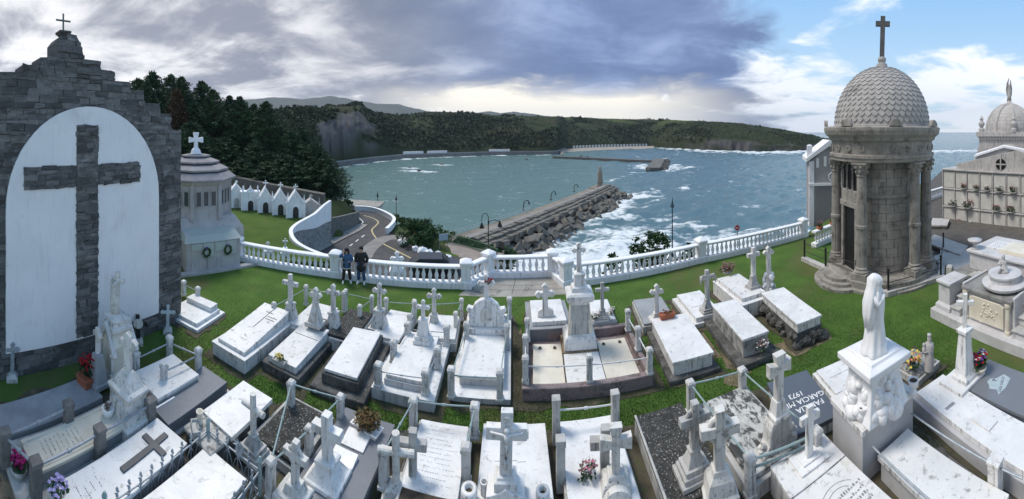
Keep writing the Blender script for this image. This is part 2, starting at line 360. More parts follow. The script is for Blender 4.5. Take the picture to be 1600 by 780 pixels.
# ---- lawn
grass = mat('grass', (.088,.162,.034), (.058,.118,.025), .95, .9, .6, 60, [(.16,.50,.62,(.12,.118,.052),.75),(.45,.50,.72,(.10,.115,.04),.6),(2.2,.62,.76,(.13,.10,.05),.5),(45,.45,.75,(.02,.045,.012),.5)], spec=.15)
BAL = [(371,405),(524,432),(728,449),(763,432),(863,430),(884,447),(1095,409),(1255,370)]   # post feet
BW = [P(*p) for p in BAL]
def lawn_outline():
    pts = [v.copy() for v in BW]
    out = []
    for v in pts: out.append(v*(1+.28/dist(v)))
    out += [PD(1290,27), PD(1400,44), PD(1560,52), PD(1760,52), PD(1900,30), Vector((10,-25,0)), Vector((-16,-25,0)), PD(-40,26), PD(100,26), PD(240,24), PD(300,22), PD(345,20.5)]
    return out
b = MB(); LO = lawn_outline(); b.flat([(v.x,v.y) for v in reversed(LO)], -6, 0); lawn = b.build('lawn', grass); lawn['kind'] = 'structure'
# concrete landing inside the recess of the balustrade, and worn bare earth between plots
b = MB(); b.flat([tuple(P(*p).xy) for p in ((716,462),(896,459),(884,449),(864,432),(763,433.5),(733,448))], .0, .006); tag(b.build('landing_pavement', concrete), kind='structure')
b = MB()
for a, c, wd in (((760,445),(876,444),.012),((745,452),(884,451),.012),((806,434),(800,460),.012)):
    A, B_ = P(*a), P(*c); dd = (B_-A).normalized(); nn = Vector((-dd.y,dd.x,0))*wd
    b.flat([tuple((A+nn).xy),tuple((A-nn).xy),tuple((B_-nn).xy),tuple((B_+nn).xy)], .006, .0085)
tag(b.build('pavement_joints', mat('joint_dirt',(.07,.07,.065),None,.9,4,0)), kind='structure')
earth_spots = [((676,560),(700,560),(697,640),(668,640)),((802,520),(815,515),(812,632),(797,632)),((1045,470),(1060,468),(1130,560),(1085,575)),((1112,520),(1150,565),(1180,585),(1135,575)),
    ((455,590),(490,600),(585,615),(560,625)),((0,735),(70,800),(-40,800),(-60,735)),((1135,585),(1165,580),(1165,610),(1130,600)),((1205,540),(1290,515),(1300,530),(1240,560))]
b = MB()
for sp in earth_spots:
    pp = [P(*q) for q in sp]; c = sum(pp, Vector())/len(pp); ring = []
    for i in range(len(pp)):
        for k in range(4):
            t = k/4; q = pp[i].lerp(pp[(i+1) % len(pp)], t); ring.append(tuple((q+(q-c)*random.uniform(-.12,.1)).xy))
    b.flat(ring, 0, .004+.0008*earth_spots.index(sp))
tag(b.build('bare_earth', sandy), kind='structure')

# paved ground between the front tombs, and the court before the niche wall
def sheet(name, pts, z, m):
    b = MB(); b.flat([tuple(P(x,y).xy) for x,y in pts], 0, z); return tag(b.build(name, m), kind='structure')
gravel = mat('dark_gravel_paving', (.10,.10,.095), (.16,.155,.145), .95, 5, .6, 60, [(2,.5,.66,(.05,.05,.047),.8),(30,.6,.7,(.24,.24,.23),.6)])
sheet('plot_paving', [(-200,860),(-60,700),(30,705),(170,640),(222,640),(330,600),(395,618),(440,634),(500,652),(560,662),(640,674),(760,678),(870,674),(960,668),(1050,655),(1100,640),(1160,622),(1240,598),(1300,582),(1350,588),(1420,600),(1470,606),(1520,640),(1600,670),(1700,700),(1900,860),(1500,1150),(100,1150)], .007, gravel)
sheet('niche_court', [(1446,372),(1438,330),(1440,296),(1470,268),(1560,262),(1720,290),(1720,480),(1600,440),(1500,432),(1470,415)], .006, mat('court_asphalt',(.085,.08,.075),(.12,.11,.10),.95,1.5,.4,30))
# ---- slopes between the cemetery and the water
TC = {-250:[(14,-2),(40,0),(70,5),(140,9)], 180:[(14,-2),(40,-1),(60,2),(140,6)], 260:[(14,-2.6),(45,-2.6),(56,1),(100,2),(140,-6)],
      345:[(14,-2.6),(47,-2.6),(54,.4),(80,-2),(120,-20)], 430:[(14,-2.6),(42,-2.6),(50,-.8),(66,-5),(100,-20)], 457:[(14,-2.8),(41,-2.8),(47,-2.6),(66,-7),(98,-20)], 463:[(14,-2.8),(28.5,-2.8),(29,-5.5),(33.9,-5.5),(34.5,-2.8),(41,-2.8),(47,-2.6),(66,-7),(98,-20)], 482:[(14,-2.8),(27,-2.8),(27.5,-5.5),(36.2,-5.5),(36.9,-2.8),(41,-2.8),(47,-2.4),(64,-7),(96,-20)],
      505:[(14,-2.8),(25.9,-2.8),(26.5,-5.5),(38.9,-5.5),(39.9,-2.4),(47,-2.0),(60,-8),(92,-20)], 540:[(14,-5.3),(43,-5.3),(46,-2.6),(51,-3.2),(60,-9),(90,-20)], 560:[(14,-5.3),(55,-5.3),(60,-8),(88,-20)], 620:[(14,-5.3),(45,-5.4),(50,-7.5),(80,-20)],
      680:[(14,-5.3),(40,-5.5),(47,-7.5),(74,-20)], 740:[(14,-5.3),(38,-6.2),(44,-8),(68,-20)], 820:[(14,-5.3),(28,-5.6),(56,-20)], 1000:[(14,-5),(28,-5.2),(54,-20)],
      1230:[(14,-3),(26,-3.5),(58,-20)], 1340:[(14,-3),(32,-3),(66,-20)], 1480:[(14,-3),(50,-3),(90,-20)], 1800:[(14,-3),(55,-3),(100,-20)]}
TK = sorted(TC)
def terr(px, d):
    px = np.asarray(px, float); d = np.asarray(d, float)
    vals = np.stack([np.interp(d, [q[0] for q in TC[k]], [q[1] for q in TC[k]]) for k in TK])
    idx = np.clip(np.searchsorted(TK, px)-1, 0, len(TK)-2); k0 = np.array(TK)[idx]; k1 = np.array(TK)[idx+1]
    t = np.clip((px-k0)/(k1-k0), 0, 1)
    r = np.arange(px.size).reshape(px.shape)
    v = vals.reshape(len(TK), -1); f = idx.ravel(); a = np.arange(px.size)
    return (v[f,a]*(1-t.ravel())+v[f+1,a]*t.ravel()).reshape(px.shape)
pxs = np.arange(-250, 1760, 5.0); ds = np.concatenate([np.arange(14,60,.45), np.arange(60,142,2.5)])
PX, DD = np.meshgrid(pxs, ds); TH = (PX-800)/F; XX = DD*np.sin(TH); YY = DD*np.cos(TH)
ZZ = terr(PX, DD)+(fbm(XX,YY,5,4)-.5)*np.clip((DD-40)/12,0,1)*2.2
rough_gr = mat('rough_hillside', (.045,.075,.022), (.07,.075,.035), .95, .35, .8, 12, [(.3,.50,.64,(.085,.07,.05),.8),(1.2,.6,.72,(.03,.05,.018),.8)], spec=.15)
gridmesh('hillside', XX, YY, ZZ, rough_gr)
# lower terrace with the row of small chapels
TZ = -2.2
terr_in = [(335,402),(335,318),(340,315.5),(400,326),(440,334),(470,340),(500,341),(492,343),(478,347.8),(464,353.6),(454,363),(456,375),(466,384),(482,394),(502,402),(520,408)]
b = MB(); b.flat([tuple(P(x,y,TZ).xy) for x,y in reversed(terr_in)], -6, TZ)
tag(b.build('terrace_lawn', mat('terrace_grass', (.075,.125,.025), (.055,.095,.022), .95, .7, .6, 60, [(.5,.55,.7,(.11,.11,.04),.6)], spec=.15)), kind='structure')

# ---- road
RZ = -5.1
def ribbon(name, pxpts, width, z, m, th=.004, parent=None, kind='structure'):
    pts = [P(x,y,z) for x,y in pxpts]; b = MB(); L_ = []; R_ = []
    for i, p in enumerate(pts):
        d = (pts[min(i+1,len(pts)-1)]-pts[max(i-1,0)]).normalized(); n = Vector((-d.y,d.x,0))*width/2; L_.append(p+n); R_.append(p-n)
    for i in range(len(pts)-1):
        b.add([L_[i],R_[i],R_[i+1],L_[i+1]], [(0,1,2,3)])
    o = b.build(name, m, parent)
    if kind: o['kind'] = kind
    return o
def smooth_px(pts, n=6):
    out = []
    for i in range(len(pts)-1):
        p0 = pts[max(i-1,0)]; p1 = pts[i]; p2 = pts[i+1]; p3 = pts[min(i+2,len(pts)-1)]
        for k in range(n):
            t = k/n; out.append(tuple(.5*((2*p1[j])+(-p0[j]+p2[j])*t+(2*p0[j]-5*p1[j]+4*p2[j]-p3[j])*t*t+(-p0[j]+3*p1[j]-3*p2[j]+p3[j])*t**3) for j in range(len(p1))))
    return out+[pts[-1]]
rd = smooth_px([(430,420),(478,389),(520,370),(556,353),(563,346),(556,340),(546,334),(548,328.5)])+smooth_px([(556,327),(592,334),(612,345),(614,354),(604,364)])+[(636,372),(690,396),(760,410),(760,430),(430,440)]
b = MB(); b.flat([tuple(P(x,y,RZ).xy) for x,y in rd], RZ-.15, RZ); tag(b.build('road', asphalt), kind='structure')
ribbon('pavement', smooth_px([(470,402),(484,394),(522,374),(553,359),(566,350)]), 1.5, RZ+.09, concrete)
ribbon('road_edge_line', smooth_px([(487,391),(522,372),(556,354),(567,347.5),(562,341.5),(556,337)]), .14, RZ+.006, whitep)
ribbon('road_turning_line', smooth_px([(568,336.5),(583,341),(591,347),(587,353),(581,361),(593,377),(620,392),(651,408),(680,422)]), .17, RZ+.006, yellowp)
for i in range(5):
    t0 = i/5; t1 = t0+.1
    ribbon('road_centre_dash', [(528+t0*46,398-t0*34),(528+t1*46,398-t1*34)], .12, RZ+.006, whitep)
ribbon('forecourt_apron', smooth_px([(568,402),(580,386),(604,372),(640,372)]), 1.6, RZ+.009, mat('worn_concrete_apron',(.20,.19,.18),(.26,.25,.235),.9,1,.2,20))
# walkway beyond the shrubs, with lawn strip
ribbon('walkway', smooth_px([(690,383),(712,390),(738,396),(775,404)]), 3.2, -5.75, mat('walkway_concrete',(.30,.26,.235),(.24,.21,.19),.9,1,.2,20))
gb = MB(); gb.flat([tuple(P(x,y,-5.3).xy) for x,y in ((672,388),(690,392),(716,400),(720,412),(680,410),(660,396))], -5.9, -5.25); tag(gb.build('verge', MATS['terrace_grass']), kind='structure')

# ---- sea
pA = Vector((-10.3,68.7)); pB = Vector((33.5,129.0)); pdv = (pB-pA).normalized(); pnv = Vector((pdv.y,-pdv.x)); PL = (pB-pA).length
ncol, nrow = 640, 430
th = np.linspace(-1.02, 1.78, ncol); dr = 48*np.exp(np.linspace(0, math.log(6800/48), nrow))
T2, D2 = np.meshgrid(th, dr); SX = D2*np.sin(T2); SY = D2*np.cos(T2)
al = (SX-pA.x)*pdv.x+(SY-pA.y)*pdv.y; pe = (SX-pA.x)*pnv.x+(SY-pA.y)*pnv.y
PXS = T2*F+800
openw = np.clip((pe+6)/30, 0, 1)*np.clip((D2-40)/30,0,1)
openw = np.where(al > PL+4, np.clip((PXS-905-(330-D2)*.10)/90, 0, 1), openw)
amp = (.10+.42*openw)*np.clip(1.25-D2/1500, .12, 1)
wv = np.zeros_like(SX)
for k in range(9):
    a = random.uniform(-.7,.7)+2.4; L_ = random.uniform(5,21); ph = random.uniform(0,6)
    wv += np.sin((SX*math.cos(a)+SY*math.sin(a))*2*math.pi/L_+ph+3.2*fbm(SX,SY,26,2,k))*(L_/13)
wv = wv/3.0+(fbm(SX,SY,3.2,3,5)-.5)*1.6
SZ = SEA+amp*wv*np.clip(900/D2,0,1)
n_f = fbm(SX,SY,9,5,11); n_c = fbm(SX*.7,SY*1.3,3.2,4,21); n_l = fbm(SX,SY,60,3,31)
def band(x, a, b_): return np.clip((x-a)/(b_-a), 0, 1)
along = np.clip(al, -25, PL+4); offs = np.hypot(al-along, pe-9.5)*np.where(pe < 2, 3, 1)
f1 = (1-band(offs, 0, 25))*openw*1.1+(1-band(offs,0,6))*openw*.6                                      # surf against the blocks
f1 = np.maximum(f1, np.where((pe > 6)&(al < 45), (1-band(D2, 70, 108))*1.2, 0))                         # surf under the cliff
bh = Vector((PD(1030,25*F/57).x, PD(1030,25*F/57).y)); f2 = 1-band(np.hypot(SX-bh.x,SY-bh.y), 6, 42)         # breakwater head
far_d = np.interp(PXS, [520,630,765,860,880,984,1018,1099,1185,1254,1300], [229,307,355,358,435,500,529,450,414,435,450])
f3 = (1-band(far_d-D2, 0, np.where(PXS > 1030, 95, 16)))*(.75+.35*band(PXS, 1030, 1090))*np.where(D2 < far_d+5, 1, 0)
f4 = openw*(.10+.34*n_l)*np.clip(1.3-D2/700, 0, 1)
fo = np.maximum.reduce([f1, f2*openw**.3, f3, f4]); 
streak = np.where((pe < -2)&(pe > -16)&(al > 45), .55*(1-band(np.abs(pe+9), 0, 8)), 0); fo = np.maximum(fo, streak)
foam = np.clip(fo*5-.25,0,1)*np.clip((fo*1.15+(n_f-.5)*1.3+(n_c-.5)*1.3-.52)*1.9, 0, 1)
rocks_px = [(655,268,.8),(690,258,.6),(640,263,.5)]
for (x,y,s) in rocks_px:
    c = P(x,y,SEA); rr = np.hypot((SX-c.x)/2.2, SY-c.y); foam = np.maximum(foam, np.clip((1-band(rr,2,9*s))+(n_c-.5)*1.4,0,1)*.9)
foam *= np.where(D2 > 1200, .15, 1)
SZ += foam*.25
def sea_mat():
    m = bpy.data.materials.new('sea_water'); m.use_nodes = True; nt = m.node_tree; N = nt.nodes; Lk = nt.links; b = N['Principled BSDF']
    at = N.new('ShaderNodeAttribute'); at.attribute_name = 'foam'; op = N.new('ShaderNodeAttribute'); op.attribute_name = 'open'
    g = N.new('ShaderNodeNewGeometry')
    def noi(s, d, st=(1,1,1)):
        mp = N.new('ShaderNodeMapping'); Lk.new(g.outputs['Position'], mp.inputs[0]); mp.inputs['Scale'].default_value = st; mp.inputs['Rotation'].default_value = (0,0,.6)
        n = N.new('ShaderNodeTexNoise'); Lk.new(mp.outputs[0], n.inputs['Vector']); n.inputs['Scale'].default_value = s; n.inputs['Detail'].default_value = d; n.inputs['Roughness'].default_value = .62; return n.outputs[0]
    def mix(f, a, c, t='RGBA'):
        n = N.new('ShaderNodeMix'); n.data_type = t; Lk.new(f, n.inputs[0])
        i = (6,7,2) if t == 'RGBA' else (2,3,0)
        for s, v in ((n.inputs[i[0]], a), (n.inputs[i[1]], c)):
            if isinstance(v, tuple): s.default_value = (*v, 1)
            elif isinstance(v, float): s.default_value = v
            else: Lk.new(v, s)
        return n.outputs[i[2]]
    n1 = noi(.55, 9, (1,1.7,1)); n2 = noi(.12, 4, (1,2.2,1))
    mr = N.new('ShaderNodeMapRange'); mr.interpolation_type = 'SMOOTHSTEP'
    ad = N.new('ShaderNodeMath'); ad.operation = 'MULTIPLY_ADD'; Lk.new(n1, ad.inputs[0]); ad.inputs[1].default_value = 2.9; ad.inputs[2].default_value = -.62
    a2 = N.new('ShaderNodeMath'); a2.operation = 'MULTIPLY'; Lk.new(at.outputs['Fac'], a2.inputs[0]); Lk.new(ad.outputs[0], a2.inputs[1])
    Lk.new(a2.outputs[0], mr.inputs[0]); mr.inputs[1].default_value = .15; mr.inputs[2].default_value = .85
    water = mix(op.outputs['Fac'], mix(n2, (.088,.168,.162), (.130,.220,.208)), mix(n2, (.070,.140,.172), (.120,.205,.238)))
    col = mix(mr.outputs[0], water, (.72,.76,.78)); Lk.new(col, b.inputs['Base Color'])
    Lk.new(mix(mr.outputs[0], .22, .85, 'FLOAT'), b.inputs['Roughness']); b.inputs['IOR'].default_value = 1.33
    bn = N.new('ShaderNodeBump'); bn.inputs['Strength'].default_value = .9; bn.inputs['Distance'].default_value = .35; Lk.new(noi(.55, 7, (1,1.8,1)), bn.inputs['Height']); Lk.new(bn.outputs[0], b.inputs['Normal'])
    return m
gridmesh('sea', SX, SY, SZ, sea_mat(), attrs={'foam': foam, 'open': openw})

# ---- far shore: wooded hills, cliff, beach, mountains
ridge = np.array([(330,172),(400,176),(429,173),(443,168),(495,168),(509,166),(540,164),(562,163),(584,179),(601,179),(630,179),(670,175),(700,175),(733,176),(768,179),(831,181),(912,184),(969,186),(1041,187),(1099,189),(1156,193),(1208,200),(1248,207),(1270,211),(1300,218)], float)
shore = np.array([(330,300),(450,285),(521,262),(575,254),(630,248),(765,243),(860,242),(872,241),(884,236),(930,233),(984,231.5),(1018,230.5),(1060,232.5),(1099,235),(1185,237),(1254,236),(1300,232)], float)
pxh = np.arange(330, 1296, 2.5); rt = np.concatenate([np.linspace(0,1,64), np.linspace(1.04,1.5,10)])
PH, RT = np.meshgrid(pxh, rt)
ds_ = 25*F/(np.interp(PH, shore[:,0], shore[:,1])-HZ)+np.interp(PH,[870,885,1015,1040],[9,26,26,3])
dk = ds_*np.interp(PH, [330,560,700,900,1200,1300],[1.5,1.45,1.5,1.35,1.22,1.15])
zr = H+(HZ-np.interp(PH, ridge[:,0], ridge[:,1]))/F*dk
z0 = np.where(PH < 876, SEA+3.0, SEA+.3)
DH = ds_+(dk-ds_)*RT
TH = (PH-800)/F; HX = DH*np.sin(TH); HY = DH*np.cos(TH)
steep = np.interp(PH, [330,500,560,620,700,860,1000,1100,1300],[.45,.30,.30,.55,.75,.62,.55,.42,.4])
prof = np.clip(RT,0,1)**steep
HZZ = z0+(zr-z0)*prof+(fbm(HX,HY,42,5,3)-.5)*14*np.sin(np.clip(RT,0,1)*math.pi)**.6*np.interp(PH,[330,1000,1250],[1,1,.5])+(fbm(HX,HY,9,3,8)-.5)*3*np.clip(RT*4,0,1)
HZZ = np.where(RT > 1, HZZ-(RT-1)*40, HZZ)
cliffm = .9*np.interp(PH, [492,505,560,592],[0,1,1,0])*np.clip((prof-.12)*8,0,1)*np.clip((.72-prof)*6,0,1)
cliffm = np.maximum(cliffm, np.interp(PH,[1060,1130,1290],[0,.7,.9])*np.clip((.42-prof)*5,0,1))
cliffm = np.clip(cliffm*(.35+1.5*fbm(PH*1.0+HZZ*.25,HZZ*.22,5,5,6))+(fbm(HX,HZZ*2,14,4,7)-.52)*3.2*(cliffm > .02), 0, 1)
jag = cliffm*(fbm(PH*.9,HZZ*.35,4,4,61)-.5)*16; HX = HX+np.sin(TH)*jag; HY = HY+np.cos(TH)*jag
field = np.clip((fbm(HX,HY,70,3,14)-.55)*8,0,1)*np.clip((RT-.55)*5,0,1)
def hill_mat():
    m = mat('far_hillside', (.026,.042,.019), (.042,.050,.026), .95, .05, .6, .5, [(.03,.52,.64,(.058,.050,.034),.6),(.12,.55,.66,(.02,.032,.015),.7)], spec=.1)
    nt = m.node_tree; N = nt.nodes; Lk = nt.links; b = N['Principled BSDF']; src = b.inputs['Base Color'].links[0].from_socket
    for q in N:
        if q.type == 'BUMP': q.inputs['Distance'].default_value = 2.0
    for an, c in (('field',(.060,.080,.028)),('cliff',(.098,.096,.098))):
        at = N.new('ShaderNodeAttribute'); at.attribute_name = an; mx = N.new('ShaderNodeMix'); mx.data_type = 'RGBA'; Lk.new(at.outputs['Fac'], mx.inputs[0]); Lk.new(src, mx.inputs[6]); mx.inputs[7].default_value = (*c,1); src = mx.outputs[2]
    Lk.new(src, b.inputs['Base Color']); return m
gridmesh('far_hills', HX, HY, HZZ, hill_mat(), attrs={'cliff': cliffm, 'field': field})
# woodland over those hills: one mass
def wood(name, pts, sizes, m, q=22):
    n = len(pts); pts = np.asarray(pts); S = np.asarray(sizes)
    base = rng.normal(size=(n,q,3)); base /= np.linalg.norm(base,axis=2,keepdims=True); base *= rng.uniform(.45,1,(n,q,1)); base[:,:,2] = base[:,:,2]*.9+.75
    c = pts[:,None,:]+base*S[:,None,None]*np.array([.62,.62,.62])
    a = rng.normal(size=(n,q,3)); a /= np.linalg.norm(a,axis=2,keepdims=True); b_ = np.cross(a, rng.normal(size=(n,q,3))); b_ /= np.linalg.norm(b_,axis=2,keepdims=True)
    h = (S[:,None,None]*rng.uniform(.22,.42,(n,q,1)))
    v = np.stack([c-a*h, c+b_*h*.8, c+a*h, c-b_*h*.8], 2).reshape(-1,3)
    f = np.arange(len(v)).reshape(-1,4)
    me = bpy.data.meshes.new(name); me.from_pydata(v.tolist(), [], f.tolist()); me.materials.append(m); o = bpy.data.objects.new(name, me); COL.objects.link(o); return o
sel = []; szs = []
flat_i = rng.permutation(HX.size)
dens = (fbm(HX,HY,38,4,44) > .40)|(RT < .3)
rowskip = RT <= 1.06
ok = dens & rowskip & (cliffm < .25) & (field < .5) & (RT > .03)
cand = np.flatnonzero(ok.ravel()); rng.shuffle(cand); cand = cand[:9500]
hp = np.stack([HX.ravel()[cand]+rng.normal(0,1.2,len(cand)), HY.ravel()[cand]+rng.normal(0,1.2,len(cand)), HZZ.ravel()[cand]-.4], 1)
hs = rng.uniform(1.1,3.0,len(cand))*np.where(fbm(hp[:,0],hp[:,1],60,2,77) > .52, 1.35, .8)*np.interp(PH.ravel()[cand],[330,1000,1150,1300],[1.15,1,.6,.35])
o = wood('far_woodland', hp, hs, leaffar, 14); tag(o, 'dark green woodland covering the far hills across the bay', 'woodland', kind='stuff')
# distant mountains
mr_ = np.array([(250,165),(330,158),(400,154.5),(429,151.5),(472,155),(515,150),(540,153),(555,157),(587,162),(624,163),(663,173),(690,178),(700,180),(740,176),(765,174),(782,177),(802,174),(825,177),(848,180),(900,186)], float)
pxm = np.arange(250, 900, 2.0); rm = np.linspace(0,1,14); PM, RM = np.meshgrid(pxm, rm); DM = 3100+RM*900; TM = (PM-800)/F
zrm = H+(HZ-np.interp(PM, mr_[:,0], mr_[:,1]))/F*4000
MX = DM*np.sin(TM); MY = DM*np.cos(TM); MZ = SEA+(zrm-SEA)*RM**.8+(fbm(MX,MY,320,4,9)-.5)*60*np.sin(RM*math.pi)+(fbm(MX,MY,80,3,12)-.5)*16
gridmesh('mountains', MX, MY, MZ, mat('mountain_scrub', (.035,.05,.032), (.055,.065,.042), .95, .006, .3, .05))
# beach
bp = [(876,241),(884,236.6),(930,233.6),(984,231.9),(1022,231)]
b = MB(); rows = []
for x, y in bp:
    p = P(x,y,SEA+.05); d0 = dist(p); rows.append((PD(x,d0-22,SEA-.4), PD(x,d0+16,SEA+2.2)))
for i in range(len(rows)-1): b.add([rows[i][0],rows[i+1][0],rows[i+1][1],rows[i][1]], [(0,1,2,3)])
BEACH = tag(b.build('beach', mat('beach_sand',(.36,.31,.26),(.28,.25,.21),.95,.1,.2,2)), kind='structure')

# ================================================================== far built things
seaw = mat('sea_wall_stone', (.16,.155,.15), (.11,.11,.108), .9, .3, .4, 2)
roadfar = mat('far_road', (.27,.27,.27), (.22,.22,.22), .9, .2, 0)
sw = thing('sea_wall', 'long grey sea wall carrying the shore road below the wooded cliff', 'sea wall', tuple(P(640,247,SEA)))
swl = Vector(sw.location)
spx = np.linspace(505, 884, 60); b = MB(); c = MB(); par = MB()
for i in range(len(spx)-1):
    q = []
    for x in (spx[i], spx[i+1]):
        d0 = 25*F/(np.interp(x, shore[:,0], shore[:,1])-HZ); q.append((PD(x,d0,0), PD(x,d0+11,0)))
    A0, A1, B0, B1 = q[0][0], q[1][0], q[0][1], q[1][1]
    z0, z1 = SEA-1, SEA+3.2
    f = lambda v, z: Vector((v.x,v.y,z))-swl
    b.hexa([f(A0,z0),f(A1,z0),f(B1,z0),f(B0,z0)], [f(A0*1.004,z1),f(A1*1.004,z1),f(B1,z1),f(B0,z1)])
    g = lambda v, k, z: Vector((v.x*k,v.y*k,z))-swl
    c.add([g(A0,1.006,z1+.05),g(A1,1.006,z1+.05),f(B1,z1+.05),f(B0,z1+.05)], [(0,1,2,3)])
    par.hexa([g(A0,1.004,z1),g(A1,1.004,z1),g(A1,1.006,z1),g(A0,1.006,z1)], [g(A0,1.004,z1+.9),g(A1,1.004,z1+.9),g(A1,1.006,z1+.9),g(A0,1.006,z1+.9)])
b.build('wall', seaw, sw); c.build('road_surface', roadfar, sw); par.build('parapet', roadfar, sw)
def cabin(w_=3, d_=3, h=2.6, gable=1.0):
    b = MB(); b.box(-w_/2,w_/2,-d_/2,d_/2,0,h); b.prism([(-w_/2-.2,h),(w_/2+.2,h),(0,h+gable)], -d_/2-.2, d_/2+.2); b.box(-w_*.14,w_*.14,-d_/2-.05,-d_/2+.01,0.05,h*.75); return b
far_white = mat('far_white_paint', (.78,.79,.80), (.7,.72,.74), .7, .5, 0)
cabm = cabin().mesh('beach_cabin', far_white)
def put(me, name, label, cat, grp, px, py, z, extra=0):
    o = bpy.data.objects.new(name, me); COL.objects.link(o); p = P(px,py,SEA); d0 = dist(p)+extra; q = PD(px,d0,z); o.location = q; o.rotation_euler = (0,0,-azi(px)); tag(o,label,cat,grp); return o
for i in range(24):
    x = 897+i*4.9
    yy = np.interp(x, shore[:,0], shore[:,1])
    put(cabm, 'beach_cabin', 'small white bathing cabin in the row at the head of the beach', 'cabin', 'bathing cabins along the beach', x, yy, SEA+2.0, 15)
cab2 = cabin(2.7,2.4,2.3,.5).mesh('beach_cabin', far_white)
for i in range(16):
    x = 522+110+i*3.9+(6 if i > 7 else 0)
    put(cab2, 'beach_cabin', 'small white cabin on the shore road under the wooded slope', 'cabin', 'white cabins on the shore road', x, np.interp(x,shore[:,0],shore[:,1]), SEA+3.26, 8.5)
for i in range(8):
    x = 766+i*4.1
    put(cab2, 'beach_cabin', 'small white cabin on the shore road near the root of the mole', 'cabin', 'white cabins near the mole', x, np.interp(x,shore[:,0],shore[:,1]), SEA+3.26, 8.5)
# mole across the bay
rockm = mat('wet_rock', (.07,.07,.068), (.12,.118,.11), .8, .5, .5, 4)
blockm = mat('concrete_block', (.20,.185,.16), (.12,.113,.102), .9, .5, .4, 6, [(.8,.54,.66,(.06,.06,.058),.8)])
deckm = mat('quay_concrete', (.26,.23,.185), (.18,.163,.138), .9, .25, .3, 5, [(.35,.55,.66,(.15,.14,.125),.7)])
def strip_box(b, A, B, wl, wr, z0, z1, org):
    d = (B-A); d.z = 0; d.normalize(); n = Vector((d.y,-d.x,0))
    f = lambda v, o_, z: Vector((v.x+n.x*o_, v.y+n.y*o_, z))-org
    b.hexa([f(A,-wl,z0),f(A,wr,z0),f(B,wr,z0),f(B,-wl,z0)], [f(A,-wl,z1),f(A,wr,z1),f(B,wr,z1),f(B,-wl,z1)])
ml = thing('mole', 'long low concrete mole crossing the bay with a rocky head', 'mole', tuple(P(950,252,SEA))); mo = Vector(ml.location)
b = MB(); pts_m = [P(866,247,SEA),P(925,249.5,SEA),P(980,252.5,SEA),P(1032,254.5,SEA)]
for i in range(3): strip_box(b, pts_m[i], pts_m[i+1], 3, 3, SEA-1, SEA+1.9+.003*i, mo)
b.build('wall', seaw, ml)
b = MB(); strip_box(b, P(1031,251.5,SEA), P(1020,267,SEA), 4.5, 4.5, SEA-1, SEA+2.0, mo); b.build('head', seaw, ml)
stone0 = MB(); stone0.ball((0,0,0), 1, 7, 5)
stone0.v = [tuple(Vector(p)*random.uniform(.75,1.15)) for p in stone0.v]; stonem = stone0.mesh('rock', rockm)
A = P(1031,251,SEA); B = P(1019,268,SEA)
for i in range(34):
    t = random.random(); p = A.lerp(B,t); s = random.uniform(.9,2.1)
    off = random.choice((5,6.5,8)) if t < .93 else random.uniform(-5,6)
    d = (B-A).normalized(); n = Vector((-d.y,d.x,0)); p = p+n*off
    link_copy(stonem, 'rock', ml, p-mo+Vector((0,0,random.uniform(-.3,1.2))), (random.random()*3,random.random()*3,random.random()*3), (s,s*1.2,s*.8))
for (x,y,s) in ((655,268,1.6),(690,258,1.5),(640,263,1.0),(822,250,1.6),(898,246,1.3),(908,245,1.6),(918,245.5,1.3),(878,243,1.3)):
    o = bpy.data.objects.new('sea_rock', stonem); COL.objects.link(o); o.location = P(x,y,SEA); o.scale = (s*1.5,s,s*.8); o.rotation_euler = (0,0,x)
    tag(o, 'dark rock awash in the bay off the far shore', 'rock', 'rocks awash in the bay')

# ---- near breakwater with tumbled blocks
pr = thing('breakwater', 'concrete breakwater faced with tumbled grey blocks running out into the surf', 'breakwater', (pA.x,pA.y,SEA), 0); po = Vector((pA.x,pA.y,SEA))
def pp(a_, e_, z): return Vector((pA.x+pdv.x*a_+pnv.x*e_, pA.y+pdv.y*a_+pnv.y*e_, z))-po
def pbox(b, a0, a1, e0, e1, z0, z1): b.hexa([pp(a0,e0,z0),pp(a0,e1,z0),pp(a1,e1,z0),pp(a1,e0,z0)], [pp(a0,e0,z1),pp(a0,e1,z1),pp(a1,e1,z1),pp(a1,e0,z1)])
b = MB(); pbox(b,-30,PL+2,-2.6,1.4,SEA-2,SEA+3.4); b.build('quay', deckm, pr, .05)
b = MB(); pbox(b,-30,PL+3,1.4,3.0,SEA-2,SEA+4.3); b.build('parapet_wall', mat('parapet_concrete',(.26,.25,.235),(.20,.195,.185),.9,.3,.3,6), pr, .08)
b = MB(); pbox(b,-25,PL+3,3.0,8.6,SEA-2,SEA+1.6); b.build('core', blockm, pr)
b = MB(); pbox(b,PL-4,PL+5,-3.0,4.2,SEA-2,SEA+3.65); b.build('head', deckm, pr, .05)
rl = MB()
for i in range(0, 34):
    rl.tube([pp(-26+i*1.7,-2.45,SEA+3.4), pp(-26+i*1.7,-2.45,SEA+4.4)], .05, 5)
for z in (3.9,4.4): rl.tube([pp(-26,-2.45,SEA+z), pp(-26+33*1.7,-2.45,SEA+z)], .05, 5)
rl.build('railing', mat('pale_railing',(.6,.62,.62),None,.6,3,0), pr)
bl = MB(); bl.box(-1,1,-.62,.62,-.55,.55); blm = [bl.mesh('concrete_block', blockm)]
cnt = 0
def a_top(i): return i > 9 and i % 2
